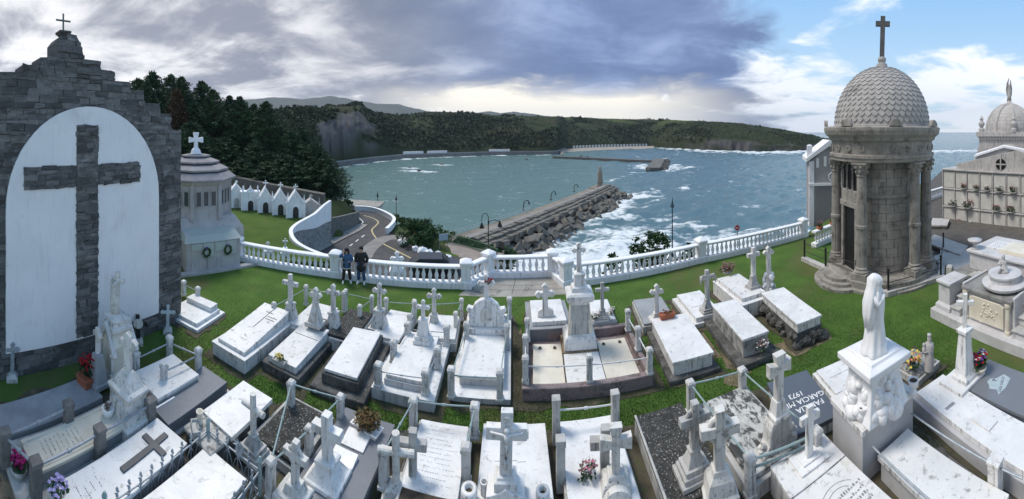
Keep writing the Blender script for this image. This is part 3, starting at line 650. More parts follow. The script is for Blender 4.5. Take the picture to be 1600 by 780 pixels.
for i in range(44):                                                   # rows set along the top
    for j in range(3):
        a_ = 1+i*1.72; e_ = 3.75+j*1.35
        o = link_copy(blm[0], 'concrete_block', pr, pp(a_, e_, SEA+3.8-j*.38+random.uniform(-.12,.12)), (random.uniform(-.06,.06),random.uniform(-.06,.06),math.atan2(pdv.y,pdv.x)+random.uniform(-.08,.08)), (.78,1.0,1.0)); cnt += 1
for i in range(48):
    for j in range(4):
        if j == 0 and a_top(i): continue
        a_ = -20+i*2.1+random.uniform(-.5,.5); e_ = 7.3+j*1.5+random.uniform(-.4,.4); s = random.uniform(.85,1.25)
        if a_ > PL+8: continue
        if a_ > PL+2: e_ -= random.uniform(0,9)
        link_copy(blm[0], 'concrete_block', pr, pp(a_, e_, SEA+2.4-j*.95+random.uniform(-.4,.5)), (random.uniform(-.8,.8),random.uniform(-.7,.7),random.uniform(0,3.1)), (s,s*1.1,s*1.05)); cnt += 1
mon = thing('sea_monument', 'tall pale stone figure on the end of the breakwater', 'monument', tuple(po+pp(PL+.5,-.2,SEA+3.65)), -.25)
stat = mat('monument_stone', (.36,.33,.28), (.27,.25,.215), .9, .6, .4, 6)
b = MB(); b.sq([(1.25,1.0,0),(1.25,1.0,.5),(.95,.8,.5),(.9,.75,.7)]); b.build('plinth', stat, mon)
b = MB(); b.loft([(0,0,.6,.95,.7),(0,0,2.4,.9,.62),(.05,0,4.0,.85,.6),(0,0,5.3,.95,.62),(.05,0,6.2,.75,.5),(.1,0,6.7,.38,.35),(.1,-.05,7.1,.42,.4),(.1,-.05,7.6,.36,.36),(.1,0,7.85,.22,.22),(.1,0,7.95,.1,.1)], 14, fold=.06, kf=5); b.loft([(.9,-.2,1.2,.22,.3),(.85,-.3,3.2,.22,.26),(.75,-.35,4.6,.22,.24),(.7,-.1,5.4,.3,.3)], 8); b.v = [(x*1.05,y*1.05,z) for x,y,z in b.v]; b.build('figure', stat, mon, 0, True)
# curved davit lamps on the quay
def davit(px, py, lab):
    p = P(px,py,SEA+3.4); t = thing('quay_davit', lab, 'davit', tuple(p), .6)
    b = MB(); b.tube([(0,0,0),(0,0,1.6),(.25,0,2.3),(.9,0,2.65),(1.6,0,2.45),(1.9,0,1.9)], .13, 7); b.build('arm', darkiron, t)
    b = MB(); b.box(-.3,.3,-.3,.3,0,.35); b.build('base', blockm, t); b = MB(); b.lathe([(.3,1.5),(.28,1.7),(.1,1.95)],8,1.9,0); b.build('lamp_head', darkiron, t)
davit(818,329,'dark curved davit on the quay nearest the landward lamp'); davit(861,313,'dark curved davit halfway along the breakwater quay'); davit(897,300,'dark curved davit on the quay close to the stone monument')

# ================================================================== street lamps, sign, car, boulders
def lamp(px, d, ztop, zbase, label, arms, col_=darkiron):
    p = PD(px, d, zbase); t = thing('street_lamp', label, 'street lamp', tuple(p), -azi(px)); h = ztop-zbase
    b = MB(); b.lathe([(.14,0),(.14,.35),(.08,.5),(.06,1.2),(.05,h)], 10); b.build('pole', col_, t)
    if arms:
        b = MB(); b.tube([(0,0,h-.6),(.1,0,h-.2),(.5,0,h-.05),(.95,0,h-.1),(1.2,0,h-.3)], .04, 6); b.build('arm', col_, t)
        b = MB(); b.tube([(0,0,h-.6),(0,0,h+.3),(-.2,0,h+.62),(-.55,0,h+.6),(-.68,0,h+.2),(-.68,0,h-.2)], .04, 6); b.build('arm', col_, t)
        for x, z in ((1.2,h-.75),(-.68,h-.9)):
            b = MB(); b.lathe([(.26,z),(.22,z+.15),(.1,z+.45),(.04,z+.6)], 12, x, 0); b.build('lamp_shade', col_, t)
    else:
        b = MB(); b.lathe([(.20,h-.75),(.22,h-.72),(.10,h-.35),(.05,h-.1),(.02,h+.25)], 12); b.build('lamp_shade', col_, t)
lamp(763, 36, zh(36,343), -7.5, 'dark lamp post with two curved arms beside the breakwater walkway', True)
lamp(1050.5, 34, zh(34,312), -5.4, 'slim dark lamp post rising behind the balustrade beside a round bush', False, mat('blue_grey_paint',(.045,.075,.11),None,.5,3,0))
lamp(590, 62, zh(62,301), -9, 'thin lamp post at the outside of the road bend', False); lamp(619, 60, zh(60,306), -9, 'thin lamp post on the slope past the road bend', False)
ns = thing('no_entry_sign', 'round red no entry sign just over the right balustrade', 'sign', tuple(PD(1152,24,-2.5)), -azi(1152))
zc_ = zh(24,356)+2.5
b = MB(); b.tube([(0,0.03,0),(0,.03,zc_+.3)], .03, 8); b.build('pole', iron, ns)
b = MB(); b.lathe([(.17,0),(.17,.02)], 24, M=Matrix.Translation((0,0,zc_)) @ Matrix.Rotation(R(90),4,'X')); b.build('disc', mat('sign_red',(.45,.015,.03),None,.5,3,0), ns)
b = MB(); b.box(-.11,.11,-.026,-.021,zc_-.03,zc_+.03); b.build('bar', whitep, ns)
bs = thing('information_board', 'small pale blue board on two posts by the walkway', 'sign', tuple(P(693,392,-5.4)), -azi(693)+.4)
b = MB(); b.box(-.5,.5,-.03,.03,1.1,1.75); b.build('panel', mat('board_blue',(.36,.46,.52),None,.5,3,0), bs)
for x in (-.45,.45): b = MB(); b.tube([(x,.04,0),(x,.04,1.75)], .03, 6); b.build('post', iron, bs)
bb = MB(); bb.ball((0,0,0), .42, 9, 6); bb.v = [tuple(Vector(p)*random.uniform(.85,1.15)) for p in bb.v]; bbm = bb.mesh('painted_boulder', whitewash)
for x, y, s in ((627,381,1),(632,383,.9),(649,392,.9),(659,396,1.3),(663,396,1),(671,399,1.05),(684,402,1.1),(699,407,1.0)):
    o = bpy.data.objects.new('painted_boulder', bbm); COL.objects.link(o); o.location = P(x,y,RZ)+Vector((0,0,.22)); o.scale = (s,s*.9,s*.85); o.rotation_euler = (0,0,x*1.7)
    tag(o, 'white painted boulder edging the road by the bushy tree', 'boulder', 'white boulders edging the road')
car = thing('parked_car', 'dark grey car parked behind the balustrade beside the white boulders', 'car', tuple(P(678,425,RZ)), .25)
b = MB(); b.prism([(-2.1,.35),(2.1,.35),(2.15,.75),(1.3,.95),(.7,1.42),(-1.2,1.45),(-1.9,.98),(-2.15,.8)], -.85, .85); b.build('body', mat('car_paint',(.04,.045,.055),None,.25,3,0,spec=.6), car, .06)
for s in (-1,1):
    b = MB(); b.prism([(-1.2,.98),(1.05,.98),(.62,1.36),(-1.1,1.38)], s*.86-.005, s*.86+.005); b.build('side_window', glassm, car)
b = MB(); b.add([(1.27,-.7,1.0),(1.27,.7,1.0),(.76,.66,1.40),(.76,-.66,1.40)],[(0,1,2,3)], Matrix.Translation((.03,0,.03))); b.build('windscreen', glassm, car)
for x in (-1.35,1.35):
    for s in (-1,1):
        b = MB(); b.tube([(x,s*.72,.33),(x,s*.9,.33)], .33, 16); wl = b.build('wheel', black, car); b = MB(); b.tube([(x,s*.9,.33),(x,s*.915,.33)], .2, 12); b.build('rim', iron, wl)

# green railing beside the walkway; low white kerb wall round the road bend
gr = thing('green_railing', 'green metal railing along the walkway above the breakwater', 'railing', tuple(P(725,386,-5.7)))
g0 = Vector(gr.location); pts = [P(x,y,-5.75) for x,y in smooth_px([(692,379),(715,383),(740,390),(762,398),(778,406)],4)]
gm = mat('green_paint',(.09,.17,.09),None,.6,3,0)
for z in (.15,1.0): b = MB(); b.tube([p-g0+Vector((0,0,z)) for p in pts], .04, 6); b.build('rail', gm, gr)
for i in range(len(pts)-1):
    for k in range(3):
        p = pts[i].lerp(pts[i+1], k/3)-g0; b = MB(); b.tube([p, p+Vector((0,0,1.0))], .03, 5); b.build('baluster', gm, gr)
kw = thing('kerb_wall', 'low white painted wall around the outside of the road bend', 'wall', tuple(P(600,345,RZ))); k0 = Vector(kw.location)
pts = [P(x,y,RZ) for x,y in smooth_px([(554,329),(575,330),(592,334),(610,343),(616,350),(612,358),(604,366)],5)]
b = MB(); cap = MB()
for i in range(len(pts)-1):
    a, c = pts[i], pts[i+1]; d = (c-a).normalized(); n = Vector((-d.y,d.x,0))*.16
    b.hexa([a-n-k0,c-n-k0,c+n-k0,a+n-k0],[v-k0+Vector((0,0,.62)) for v in (a-n,c-n,c+n,a+n)])
    n = n*1.3; cap.hexa([v-k0+Vector((0,0,.62)) for v in (a-n,c-n,c+n,a+n)],[v-k0+Vector((0,0,.72)) for v in (a-n,c-n,c+n,a+n)])
b.build('wall', whitewash, kw); cap.build('coping', whitewash, kw)
# flat-roofed stone shelter beyond the bend
sh = thing('stone_shelter', 'low pale stone shelter with flat roof beyond the road bend', 'building', tuple(PD(566,60,-8.3)), .15)
b = MB(); b.box(-4.2,3.2,-2,2,0,2.6); b.build('wall', palest, sh, .03); b = MB(); b.box(-4.5,3.5,-2.3,2.3,2.6,2.85); b.build('roof', concrete, sh)
for x in (-3.4,-2.2,-1.0,.2,1.4): b = MB(); b.box(x,x+.7,-2.04,-1.99,1.2,2.1); b.build('window', black, sh)

# ================================================================== retaining wall, small chapels
rw = thing('retaining_wall', 'sweeping white wall with rubble stone facing between terrace lawn and road', 'wall', tuple(P(460,365,-.7))); r0 = Vector(rw.location)
path = smooth_px([(516,313,37.5,2.2),(505,321,36.8,1.9),(492,333,35.6,1.5),(478,341,34.4,1.1),(464,349,33,.7),(455,358,31,.5),(456,368,29.4,.45),(464,378,28,.45),(480,387.5,26.9,.45),(500,395.5,26,.45),(522,402,25.2,.45)],4)
pts = [PD(x,d_,0) for x,_,d_,_ in path]; ztp = [zh(d_,y) for _,y,d_,_ in path]; zbt = [zh(d_,y)-w_ for _,y,d_,w_ in path]; b = MB(); st = MB()
for i in range(len(pts)-1):
    a, c = pts[i], pts[i+1]; d = (c-a).normalized(); n = Vector((-d.y,d.x,0))*.17
    V = lambda v, z: Vector((v.x,v.y,z))-r0
    b.hexa([V(a-n,zbt[i]),V(c-n,zbt[i+1]),V(c+n,zbt[i+1]),V(a+n,zbt[i])],[V(a-n,ztp[i]),V(c-n,ztp[i+1]),V(c+n,ztp[i+1]),V(a+n,ztp[i])])
    m_ = n*.92; st.hexa([V(a-m_,-6),V(c-m_,-6),V(c+m_,-6),V(a+m_,-6)],[V(a-m_,zbt[i]),V(c-m_,zbt[i+1]),V(c+m_,zbt[i+1]),V(a+m_,zbt[i])])
b.build('parapet', whitewash, rw)
rubble = mat('pale_rubble', (.33,.33,.32), (.20,.205,.21), .95, 3.0, .9, 8, [(5,.52,.62,(.07,.07,.07),.7),(2.2,.60,.7,(.45,.45,.43),.6)])
st.build('stone_facing', rubble, rw)
rw2 = thing('roadside_wall', 'dark mossy rubble wall holding the bank beside the road', 'wall', tuple(P(540,350,RZ))); r1 = Vector(rw2.location)
pts = [P(x,y,RZ) for x,y in smooth_px([(512,374),(530,366),(552,355),(559,348),(553,341)],4)]; b = MB()
for i in range(len(pts)-1):
    a, c = pts[i], pts[i+1]; d = (c-a).normalized(); n = Vector((-d.y,d.x,0))*.2; z = 2.4-1.3*i/len(pts); z2 = 2.4-1.3*(i+1)/len(pts)
    b.hexa([a-n-r1,c-n-r1,c+n-r1,a+n-r1],[a-n-r1+Vector((0,0,z)),c-n-r1+Vector((0,0,z2)),c+n-r1+Vector((0,0,z2)),a+n-r1+Vector((0,0,z))])
b.build('rubble_face', mat('dark_rubble', (.17,.175,.17), (.10,.105,.10), .95, 3, .9, 8, [(2,.55,.66,(.05,.07,.03),.7)]), rw2)
bw = thing('terrace_back_wall', 'dark rubble wall climbing behind the white chapels under the pines', 'wall', tuple(P(420,320,TZ))); b0 = Vector(bw.location)
a = PD(322,49,TZ); c = PD(505,41.5,TZ); b = MB(); d = (c-a).normalized(); n = Vector((-d.y,d.x,0))
b.hexa([a-b0,c-b0,c+n-b0,a+n-b0],[a-b0+Vector((0,0,3.6)),c-b0+Vector((0,0,1.6)),c+n-b0+Vector((0,0,1.6)),a+n-b0+Vector((0,0,3.6))]); b.build('rubble_face', mat('dark_bank_rubble',(.10,.095,.085),(.16,.15,.13),.95,2.5,.9,8), bw)

def arch_poly(w_, h, n=8, pointed=False):
    r = w_/2; s = h-r*(1.35 if pointed else 1); pts = [(-r,0),(r,0),(r,s)]
    for k in range(1, n):
        a = math.pi*k/n; pts.append((r*math.cos(a), s+r*(1.35 if pointed else 1)*math.sin(a)))
    pts.append((-r,s)); return pts
def chapel(px, pyb, wpx, ytop, ycross, style, label, m=whitewash, d=None):
    d = d or (H-TZ)*F/(pyb-HZ); p = PD(px,d,TZ); rz = -azi(px)+.10; w_ = wpx*1.22/F*d; htop = zh(d,ytop)-TZ; hcross = zh(d,ycross)-TZ-htop if ycross else 0
    t = thing('grave_chapel', label, 'chapel', tuple(p), rz)
    hw = w_/2
    if style == 'flat':
        b = MB(); b.box(-hw,hw,0,1.1,0,htop*.72); b.build('body', m, t, .02)
        b = MB(); b.box(-hw-.08,hw+.08,-.06,1.1,htop*.72,htop*.80); b.build('cornice', m, t, .02)
        for x in (-hw*.8,0,hw*.8): b = MB(); b.lathe([(.10,htop*.8),(.13,htop*.84),(.05,htop*.9),(.12,htop*.95),(.02,htop*1.06)], 8, x, .2); b.build('finial', m, t)
        b = MB(); b.prism([(-hw*.5,htop*.8),(hw*.5,htop*.8),(0,htop*.97)], 0, .25); b.build('pediment', m, t)
    else:
        hs = htop*(.58 if style == 'gothic' else .68)
        b = MB(); b.prism([(-hw*.82,0),(hw*.82,0),(hw*.82,hs),(0,htop),(-hw*.82,hs)], 0, 1.0); b.build('body', m, t, .015)
        b = MB(); b.prism([(-hw*.95,hs-.1),(-hw*.78,hs-.1),(0,htop-.22),(hw*.78,hs-.1),(hw*.95,hs-.1),(0,htop+.06)], -.10, .12); b.build('gable_moulding', m, t)
        b = MB(); b.prism([(-hw*.86,hs-.05),(0,htop+.02),(hw*.86,hs-.05),(hw*.9,hs),(0,htop+.08),(-hw*.9,hs)], .12, 1.1); b.build('roof', m, t)
        for s in (-1,1):
            b = MB(); b.sq([(.12,.12,0),(.12,.12,hs*.95),(.15,.15,hs*.95),(.15,.15,hs*1.0),(.08,.08,hs*1.02),(.02,.02,hs*1.02+.75)], s*hw*.92, .05); b.build('pinnacle', m, t)
    dh = htop*.42
    b = MB(); b.prism([(x*1.35,z*1.12) for x,z in arch_poly(.62,dh,8,style=='gothic')], -.07, .02); b.build('door_surround', m, t)
    b = MB(); b.prism(arch_poly(.62,dh,8,style=='gothic'), -.09, -.04); b.build('door', darkdoor if style != 'plain' else greystone, t)
    if hcross: add_cross(t, (0,.15,htop), hcross, hcross*.72, .09, m, 'flared', bevel=0)
    return t
chapel(349,323,23,284,273,'gothic','steep white gable chapel farthest up the row by the pale polygonal mausoleum')
chapel(369.5,325,21,288,282,'plain','white gable chapel with pale blind arched door')
chapel(391.5,329,24,292,0,'flat','white flat chapel with finials along its roof and dark door')
chapel(415,332.5,19,293,282,'gothic','white gothic chapel with grey weathered gable beside the flat chapel')
chapel(438.5,336,21,296,285,'gothic','white gothic chapel standing between two other gothic chapels')
chapel(462,340.5,24,298.5,288,'gothic','brightest white gothic chapel with tall pinnacles')
chapel(486,341,23,312,304,'plain','small grey stone chapel at the low end of the row', palest, 37.6)

# small crosses on the terrace just over the balustrade
for x, yb, yt, lab in ((364,374,350,'white cross on stepped base beside the pale round mausoleum, over the balustrade'),(418.5,388,377,'little white cross on the terrace lawn over the balustrade'),(445.5,391,372,'tall white cross with pedestal on the terrace lawn over the balustrade')):
    p = P(x,yb+8,TZ); d0 = dist(p); t = thing('grave_cross', lab, 'grave cross', tuple(p), -azi(x)); h = zh(d0,yt)-TZ
    b = MB(); b.sq([(.35,.3,0),(.35,.3,.25),(.24,.2,.3),(.16,.14,h*.45)]); b.build('pedestal', whitewash, t, .01); add_cross(t,(0,0,h*.45),h*.55,h*.36,.10,whitewash,'trefoil')
p = P(651,407,RZ); t = thing('stone_cross', 'white trefoil cross top peeking over the balustrade above the road', 'grave cross', tuple(PD(620.5,17.5,-1.62)), -azi(620)); 
b = MB(); b.sq([(.4,.3,0),(.4,.3,1.6),(.2,.2,1.8)]); b.build('pedestal', whitewash, t); add_cross(t,(0,0,1.8),.75,.75,.17,whitewash,'trefoil')

# ================================================================== balustrade
balm = MB(); balm.lathe([(.075,0),(.075,.06),(.05,.08),(.055,.12),(.092,.24),(.085,.32),(.05,.44),(.04,.52),(.06,.55),(.06,.60)], 12); balmesh = balm.mesh('baluster', whitewash)
for pgn in balmesh.polygons: pgn.use_smooth = True
postb = MB(); postb.sq([(.26,.26,0),(.26,.26,.30),(.22,.22,.33),(.22,.22,1.0),(.26,.26,1.03),(.28,.28,1.10),(.28,.28,1.16),(.20,.20,1.22),(.06,.06,1.30)]); 
def bal_run(A, B, label, post_a=True, post_b=True, name='balustrade', h=1.0):
    d = B-A; L_ = d.length; rz = math.atan2(d.y, d.x); t = thing(name, label, 'balustrade', tuple(A), rz)
    b = MB(); b.box(.2,L_-.2,-.20,.20,-.3,.26); b.build('plinth', whitewash, t, .02)
    b = MB(); b.sq([(L_/2-.2,.13,.86),(L_/2-.2,.17,.89),(L_/2-.2,.17,.97),(L_/2-.2,.12,1.0)], L_/2, 0); b.build('handrail', whitewash, t, .015)
    n = max(2, int((L_-.5)/.29))
    for i in range(n): link_copy(balmesh, 'baluster', t, (.3+(L_-.6)*(i+.5)/n, 0, .26))
    for f, x in ((post_a,0),(post_b,L_)):
        if f: pb = MB(); pb.add(postb.v, postb.f, Matrix.Translation((x,0,0))); pb.build('post', whitewash, t, .02)
BL = ['white balustrade run beside the pale round mausoleum, ending at two standing people','long white balustrade run behind the two standing people','short white balustrade return left of the concrete landing','white balustrade closing the concrete landing above the breakwater','short white balustrade return right of the concrete landing','white balustrade run behind the tall pillar monument','white balustrade run with the red sign behind it']
ends = [(1,1),(0,1),(0,1),(0,1),(0,1),(0,1),(0,1)]
for i in range(7): bal_run(BW[i], BW[i+1], BL[i], bool(ends[i][0]), bool(ends[i][1]))
bal_run(PD(1268,20.6), PD(1318,23.5), 'white balustrade stub with flower pots behind the round domed mausoleum', False, False)
bal_run(PD(1444,34), PD(1492,40), 'far white balustrade between domed mausoleum and niche wall', True, True)

# ================================================================== stone gable wall with the white arched panel
gw0 = P(-14,597); gw1 = P(283,500); dgw = (gw1-gw0); GL = dgw.length; grz = math.atan2(dgw.y, dgw.x)
gw = thing('gable_wall', 'dark slate gable wall with white arched panel and huge stone cross', 'wall', tuple(gw0), grz)
def gx(px, py_unused=None):                                            # x along the wall that a column of the picture meets
    t = azi(px); D = Vector((math.sin(t), math.cos(t), 0)); e = dgw.normalized()
    M2 = Matrix(((D.x,-e.x),(D.y,-e.y))); s = M2.inverted() @ Vector((gw0.x,gw0.y)); return s[1], s[0]
def gp(px, py):
    x, d = gx(px); return x, zh(d, py)
TH_ = .9
# stepped outline
steps_px = [(-14,112),(0,112),(36,112),(36,101),(64,101),(64,89),(90,89),(90,64),(97,55),(120,55),(127,68),(133,92),(158,96),(158,110),(180,112),(180,126),(204,128),(204,140),(226,141),(226,160),(250,162),(250,177),(268,178),(268,200),(281,205)]
outl = [gp(*q) for q in steps_px]
xr = GL
outl = [(0,0)]+[(xr,0),(xr,outl[-1][1])]+[(min(x,xr-.001),z) for x,z in reversed(outl)]
b = MB(); b.prism(outl, .04, TH_); core = b.build('core', mortar, gw)
# white panel (arched)
pl_, pr_ = gp(9,560)[0], gp(247,520)[0]; pcx = (pl_+pr_)/2; prad = (pr_-pl_)/2
ztop_ = gp(122,166)[1]; zbot = .75
ell = 1.12
zs = ztop_-prad*ell
pan = [(pl_,zbot),(pr_,zbot-.1)]+[(pcx+prad*math.cos(a), zs+prad*ell*math.sin(a)) for a in np.linspace(0,math.pi,28)]
b = MB(); b.prism(pan, -.048, .06); b.build('white_panel', plaster, gw)
cxl, cxr = gp(118,300)[0], gp(152,300)[0]; ctop = gp(130,195)[1]; zal, zah = gp(130,291)[1], gp(130,257)[1]; axl, axr = gp(36,270)[0], gp(217,270)[0]
slates = (slate1, slate2, slate3, slate1, slate2); STN = []
def rubble_fill(test, x0, x1, z0, z1, yf, wavg, havg, lim):
    z = z0; n = 0
    while z < z1-.02:
        h = havg*random.uniform(.7,1.35); h = min(h, z1-z); x = x0-random.uniform(0,wavg*.6)
        while x < x1:
            w_ = wavg*random.uniform(.55,1.6); a, c = max(x,x0), min(x+w_,x1)
            if c-a > .07 and h > .05:
                segs = test(a,c,z,z+h)
                for (a2,c2) in segs:
                    if c2-a2 < .08: continue
                    j = lambda: random.uniform(-.03,.03); g = .004; yo = yf-random.uniform(.005,.055); yb = yf+.05
                    q = [(a2+g+j(),z+g+j()),(c2-g+j(),z+g+j()),(c2-g+j(),z+h-g+j()),(a2+g+j(),z+h-g+j())]
                    STN.append(((c2-a2)*h, q, yo, yb, random.choice(slates))); n += 1
            x += w_
        z += h
    return n
def in_out(a, c, z0, z1):                                              # masonry round the panel, clipped to outline and arch
    zm = (z0+z1)/2
    # outline clip
    xs = []
    for i in range(len(outl)):
        (xa,za),(xb,zb) = outl[i], outl[(i+1)%len(outl)]
        if (za <= z1-.03) != (zb <= z1-.03): xs.append(xa+(xb-xa)*((z1-.03)-za)/(zb-za))
    if len(xs) < 2: return []
    lo, hi = max(0,min(xs)), min(GL,max(xs)); a = max(a,lo); c = min(c,hi)
    if c <= a: return []
    if zm > zbot-.05:
        zz = zm-zs; hw = prad if zz < 0 else (prad*math.sqrt(max(0,1-(zz/(prad*ell))**2)) if zz < prad*ell else 0)
        if hw > 0:
            L2, R2 = pcx-hw, pcx+hw; out = []
            if a < L2: out.append((a,min(c,L2)))
            if c > R2: out.append((max(a,R2),c))
            return out
    return [(a,c)]
n1_ = rubble_fill(in_out, 0, GL, 0, max(z for _,z in outl), .04, .50, .165, 400)
b = MB(); b.box(cxl+.01,cxr-.01,-.06,-.02,zbot+.02,ctop-.02); b.box(axl+.02,axr-.02,-.062,-.02,zal+.02,zah-.02); b.build('cross_bed', mortar, gw)
n2_ = rubble_fill(lambda a,c,z0,z1: [(a,c)], cxl, cxr, zbot, ctop, -.055, .36, .15, 99)
n3_ = rubble_fill(lambda a,c,z0,z1: [(a,min(c,cxl-.02))] if a < cxl-.02 else ([(max(a,cxr+.02),c)] if c > cxr+.02 else []), axl, axr, zal, zah, -.055, .4, .15, 99)
STN.sort(key=lambda s: -s[0]); rest = {}
for i, (_, q, yo, yb, m_) in enumerate(STN):
    if i < 285: mb = MB(); mb.prism(q, yo, yb); mb.build('stone', m_, gw)
    else: rest.setdefault(m_.name, (MB(), m_))[0].prism(q, yo, yb)
for k_, (mb, m_) in rest.items(): o_ = mb.build('small_stones', m_, gw); o_['kind'] = 'stuff'
print('STONES', n1_, n2_, n3_)
# end face stones and coping of the steps
z = 0
while z < outl[2][1]-.3:
    h = random.uniform(.25,.42); mb = MB(); o_ = random.uniform(.02,.05); mb.box(GL-.03,GL+o_,.05,TH_*random.uniform(.45,.55),z+.012,z+h-.012); mb.build('stone', random.choice(slates), gw)
    mb = MB(); mb.box(GL-.03,GL+o_*.7,TH_*.56,TH_,z+.012,z+h-.012); mb.build('stone', random.choice(slates), gw); z += h
top_x, top_z = gp(108,58); 
b = MB(); b.sq([(.26,.30,top_z-.15),(.24,.28,top_z-.02),(.14,.16,top_z),(.08,.08,top_z+.06),(.12,.12,top_z+.12),(.20,.20,top_z+.22),(.21,.21,top_z+.27),(.12,.12,top_z+.29)], top_x, TH_/2); b.build('finial', slate3, gw, .03)
zc = gp(108,14)[1]; b = MB(); b.tube([(top_x,TH_/2,top_z+.2),(top_x,TH_/2,zc)], .03, 6); b.tube([(top_x-.24,TH_/2,zc-.22),(top_x+.24,TH_/2,zc-.22)], .03, 6); b.build('iron_cross', mat('old_bronze',(.09,.13,.12),None,.6,5,.1), gw)

# ================================================================== pale polygonal mausoleum behind the gable wall
oc = thing('polygonal_mausoleum', 'pale polygonal mausoleum with stepped stone roof and two wreaths on its front', 'mausoleum', tuple(P(306,391)*1.0), 0)
oloc = Vector(oc.location); od = dist(oloc); oc.rotation_euler = (0,0,-azi(306)+.30)
def oz(py): return zh(od, py)
rad = 2.0; N8 = 8; a0 = math.pi/8
b = MB(); b.lathe([(rad*1.0,oz(340)),(rad*1.0,oz(283)),(rad*1.05,oz(282)),(rad*1.05,oz(277))], N8, a0=a0); b.build('drum', lilac, oc, .02)
b = MB(); b.sq([(rad*1.06,rad*1.06,0),(rad*1.06,rad*1.06,oz(345)),(rad*.86,rad*.86,oz(328))]); b.build('square_base', lilac, oc, .02)
for k in range(8):
    an = a0+k*math.pi/4; b = MB(); b.box(-.11,.11,-.11,.11,oz(332),oz(282),Matrix.Rotation(an,4,'Z') @ Matrix.Translation((rad*.985,0,0))); b.build('corner_pilaster', lilac, oc, .01)
rf = None
for i, (r0_, za, r1_, zb) in enumerate(((1.18,277,.98,266),(.96,264,.72,255.5),(.70,253.5,.45,246),(.43,244.5,.20,240))):
    b = MB(); b.lathe([(rad*r0_,oz(za)),(rad*r0_,oz(za)+.10),(rad*r1_,oz(zb)),(rad*r1_*.9,oz(zb)+.005)], N8, a0=a0)
    if rf is None: rf = b.build('roof', slater, oc)
    else: b.build('roof_tier', slater, rf)
b = MB(); b.sq([(.28,.28,oz(242)),(.2,.2,oz(234)),(.12,.12,oz(231))]); b.build('cross_base', whitewash, oc); add_cross(oc,(0,0,oz(232)),.95,.85,.2,whitewash,'flared')
ap = rad*math.cos(a0)
for k in range(8):
    an = k*math.pi/4; M = Matrix.Rotation(an,4,'Z') @ Matrix.Translation((0,-ap,0))
    for x in (-.42,0,.42):
        b = MB(); b.box(x-.13,x+.13,-.02,.03,oz(312),oz(292),M); w_ = b.build('window', glassm, oc); c = MB()
        for (u0,u1,v0,v1) in ((x-.17,x-.13,oz(314),oz(290)),(x+.13,x+.17,oz(314),oz(290)),(x-.17,x+.17,oz(290),oz(288.5)),(x-.19,x+.19,oz(314),oz(312))): c.box(u0,u1,-.05,.03,v0,v1,M)
        c.build('frame', lilac, w_)
fy = -rad*1.05
b = MB(); b.box(-1.45,1.45,fy-1.0,fy+.6,0,oz(352)); b.build('front_block', lilac, oc, .02)
b = MB(); b.hexa([(-1.52,fy-1.06,oz(352)),(1.52,fy-1.06,oz(352)),(1.5,fy+.3,oz(352)),(-1.5,fy+.3,oz(352))],[(-1.4,fy-.7,oz(345)),(1.4,fy-.7,oz(345)),(1.4,fy+.3,oz(340)),(-1.4,fy+.3,oz(340))]); b.build('sloping_cap', copper, oc)
for i, (x0,x1,z0,z1) in enumerate(((-1.2,-.62,362,353),(-.58,.0,372,353),(.04,.62,366,353),(.66,1.2,372,353))):
    b = MB(); b.box(x0,x1,fy-1.045,fy-.99,oz(z0),oz(z1)-.02); b.build('facing_panel', copper, oc, .01)
for i, (z0,z1) in enumerate(((405,390),(389,374))):
    for x0 in (-1.2,-.38,.44): b = MB(); b.box(x0,x0+.76,fy-1.03,fy-.99,max(.05,oz(z0)),oz(z1)); b.build('facing_panel', lilac, oc, .01)
b = MB(); b.box(-2.3,2.3,fy-1.35,fy-1.0,-.02,.12); b.build('step', lilac, oc, .01)
# wreaths
def wreath(x, lab):
    M = Matrix.Translation(oloc) @ Matrix.Rotation(oc.rotation_euler.z,4,'Z'); q = M @ Vector((x,fy-1.1,oz(365)))
    t = thing('wreath', lab, 'wreath', tuple(q), oc.rotation_euler.z); b = MB()
    n = 22
    for k in range(n):
        a = 2*math.pi*k/n
        for j in range(4): b.ball((.17*math.cos(a)+random.uniform(-.04,.04), random.uniform(-.03,.02), .2*math.sin(a)+random.uniform(-.04,.04)), random.uniform(.025,.045), 5, 3)
    b.build('ring', leafg, t); b = MB(); b.box(-.05,.05,-.05,.0,.18,.27); b.build('bow', petals['violet'], t)
wreath(-.42,'green wreath hung on the pale polygonal mausoleum, lower of two, next to the gable wall'); wreath(.72,'green wreath hung on the pale polygonal mausoleum, on the side of the balustrade')

# ================================================================== round domed mausoleum
mp_ = P(1378,421); md = dist(mp_)
ms = thing('domed_mausoleum', 'round weathered stone mausoleum with scaled dome, columns and tall cross', 'mausoleum', tuple(mp_), -azi(1378))
def mz(py): return zh(md, py)
RB = 2.72; RD = 1.80
b = MB(); b.lathe([(RB+.15,-.1),(RB+.15,.12),(RB,.12),(RB,.42),(RB-.05,.46)], 48); b.build('podium', limest, ms, .02)
b = MB(); b.lathe([(RD-.1,.4),(RD-.1,mz(245))], 48); b.build('drum_core', limest, ms)
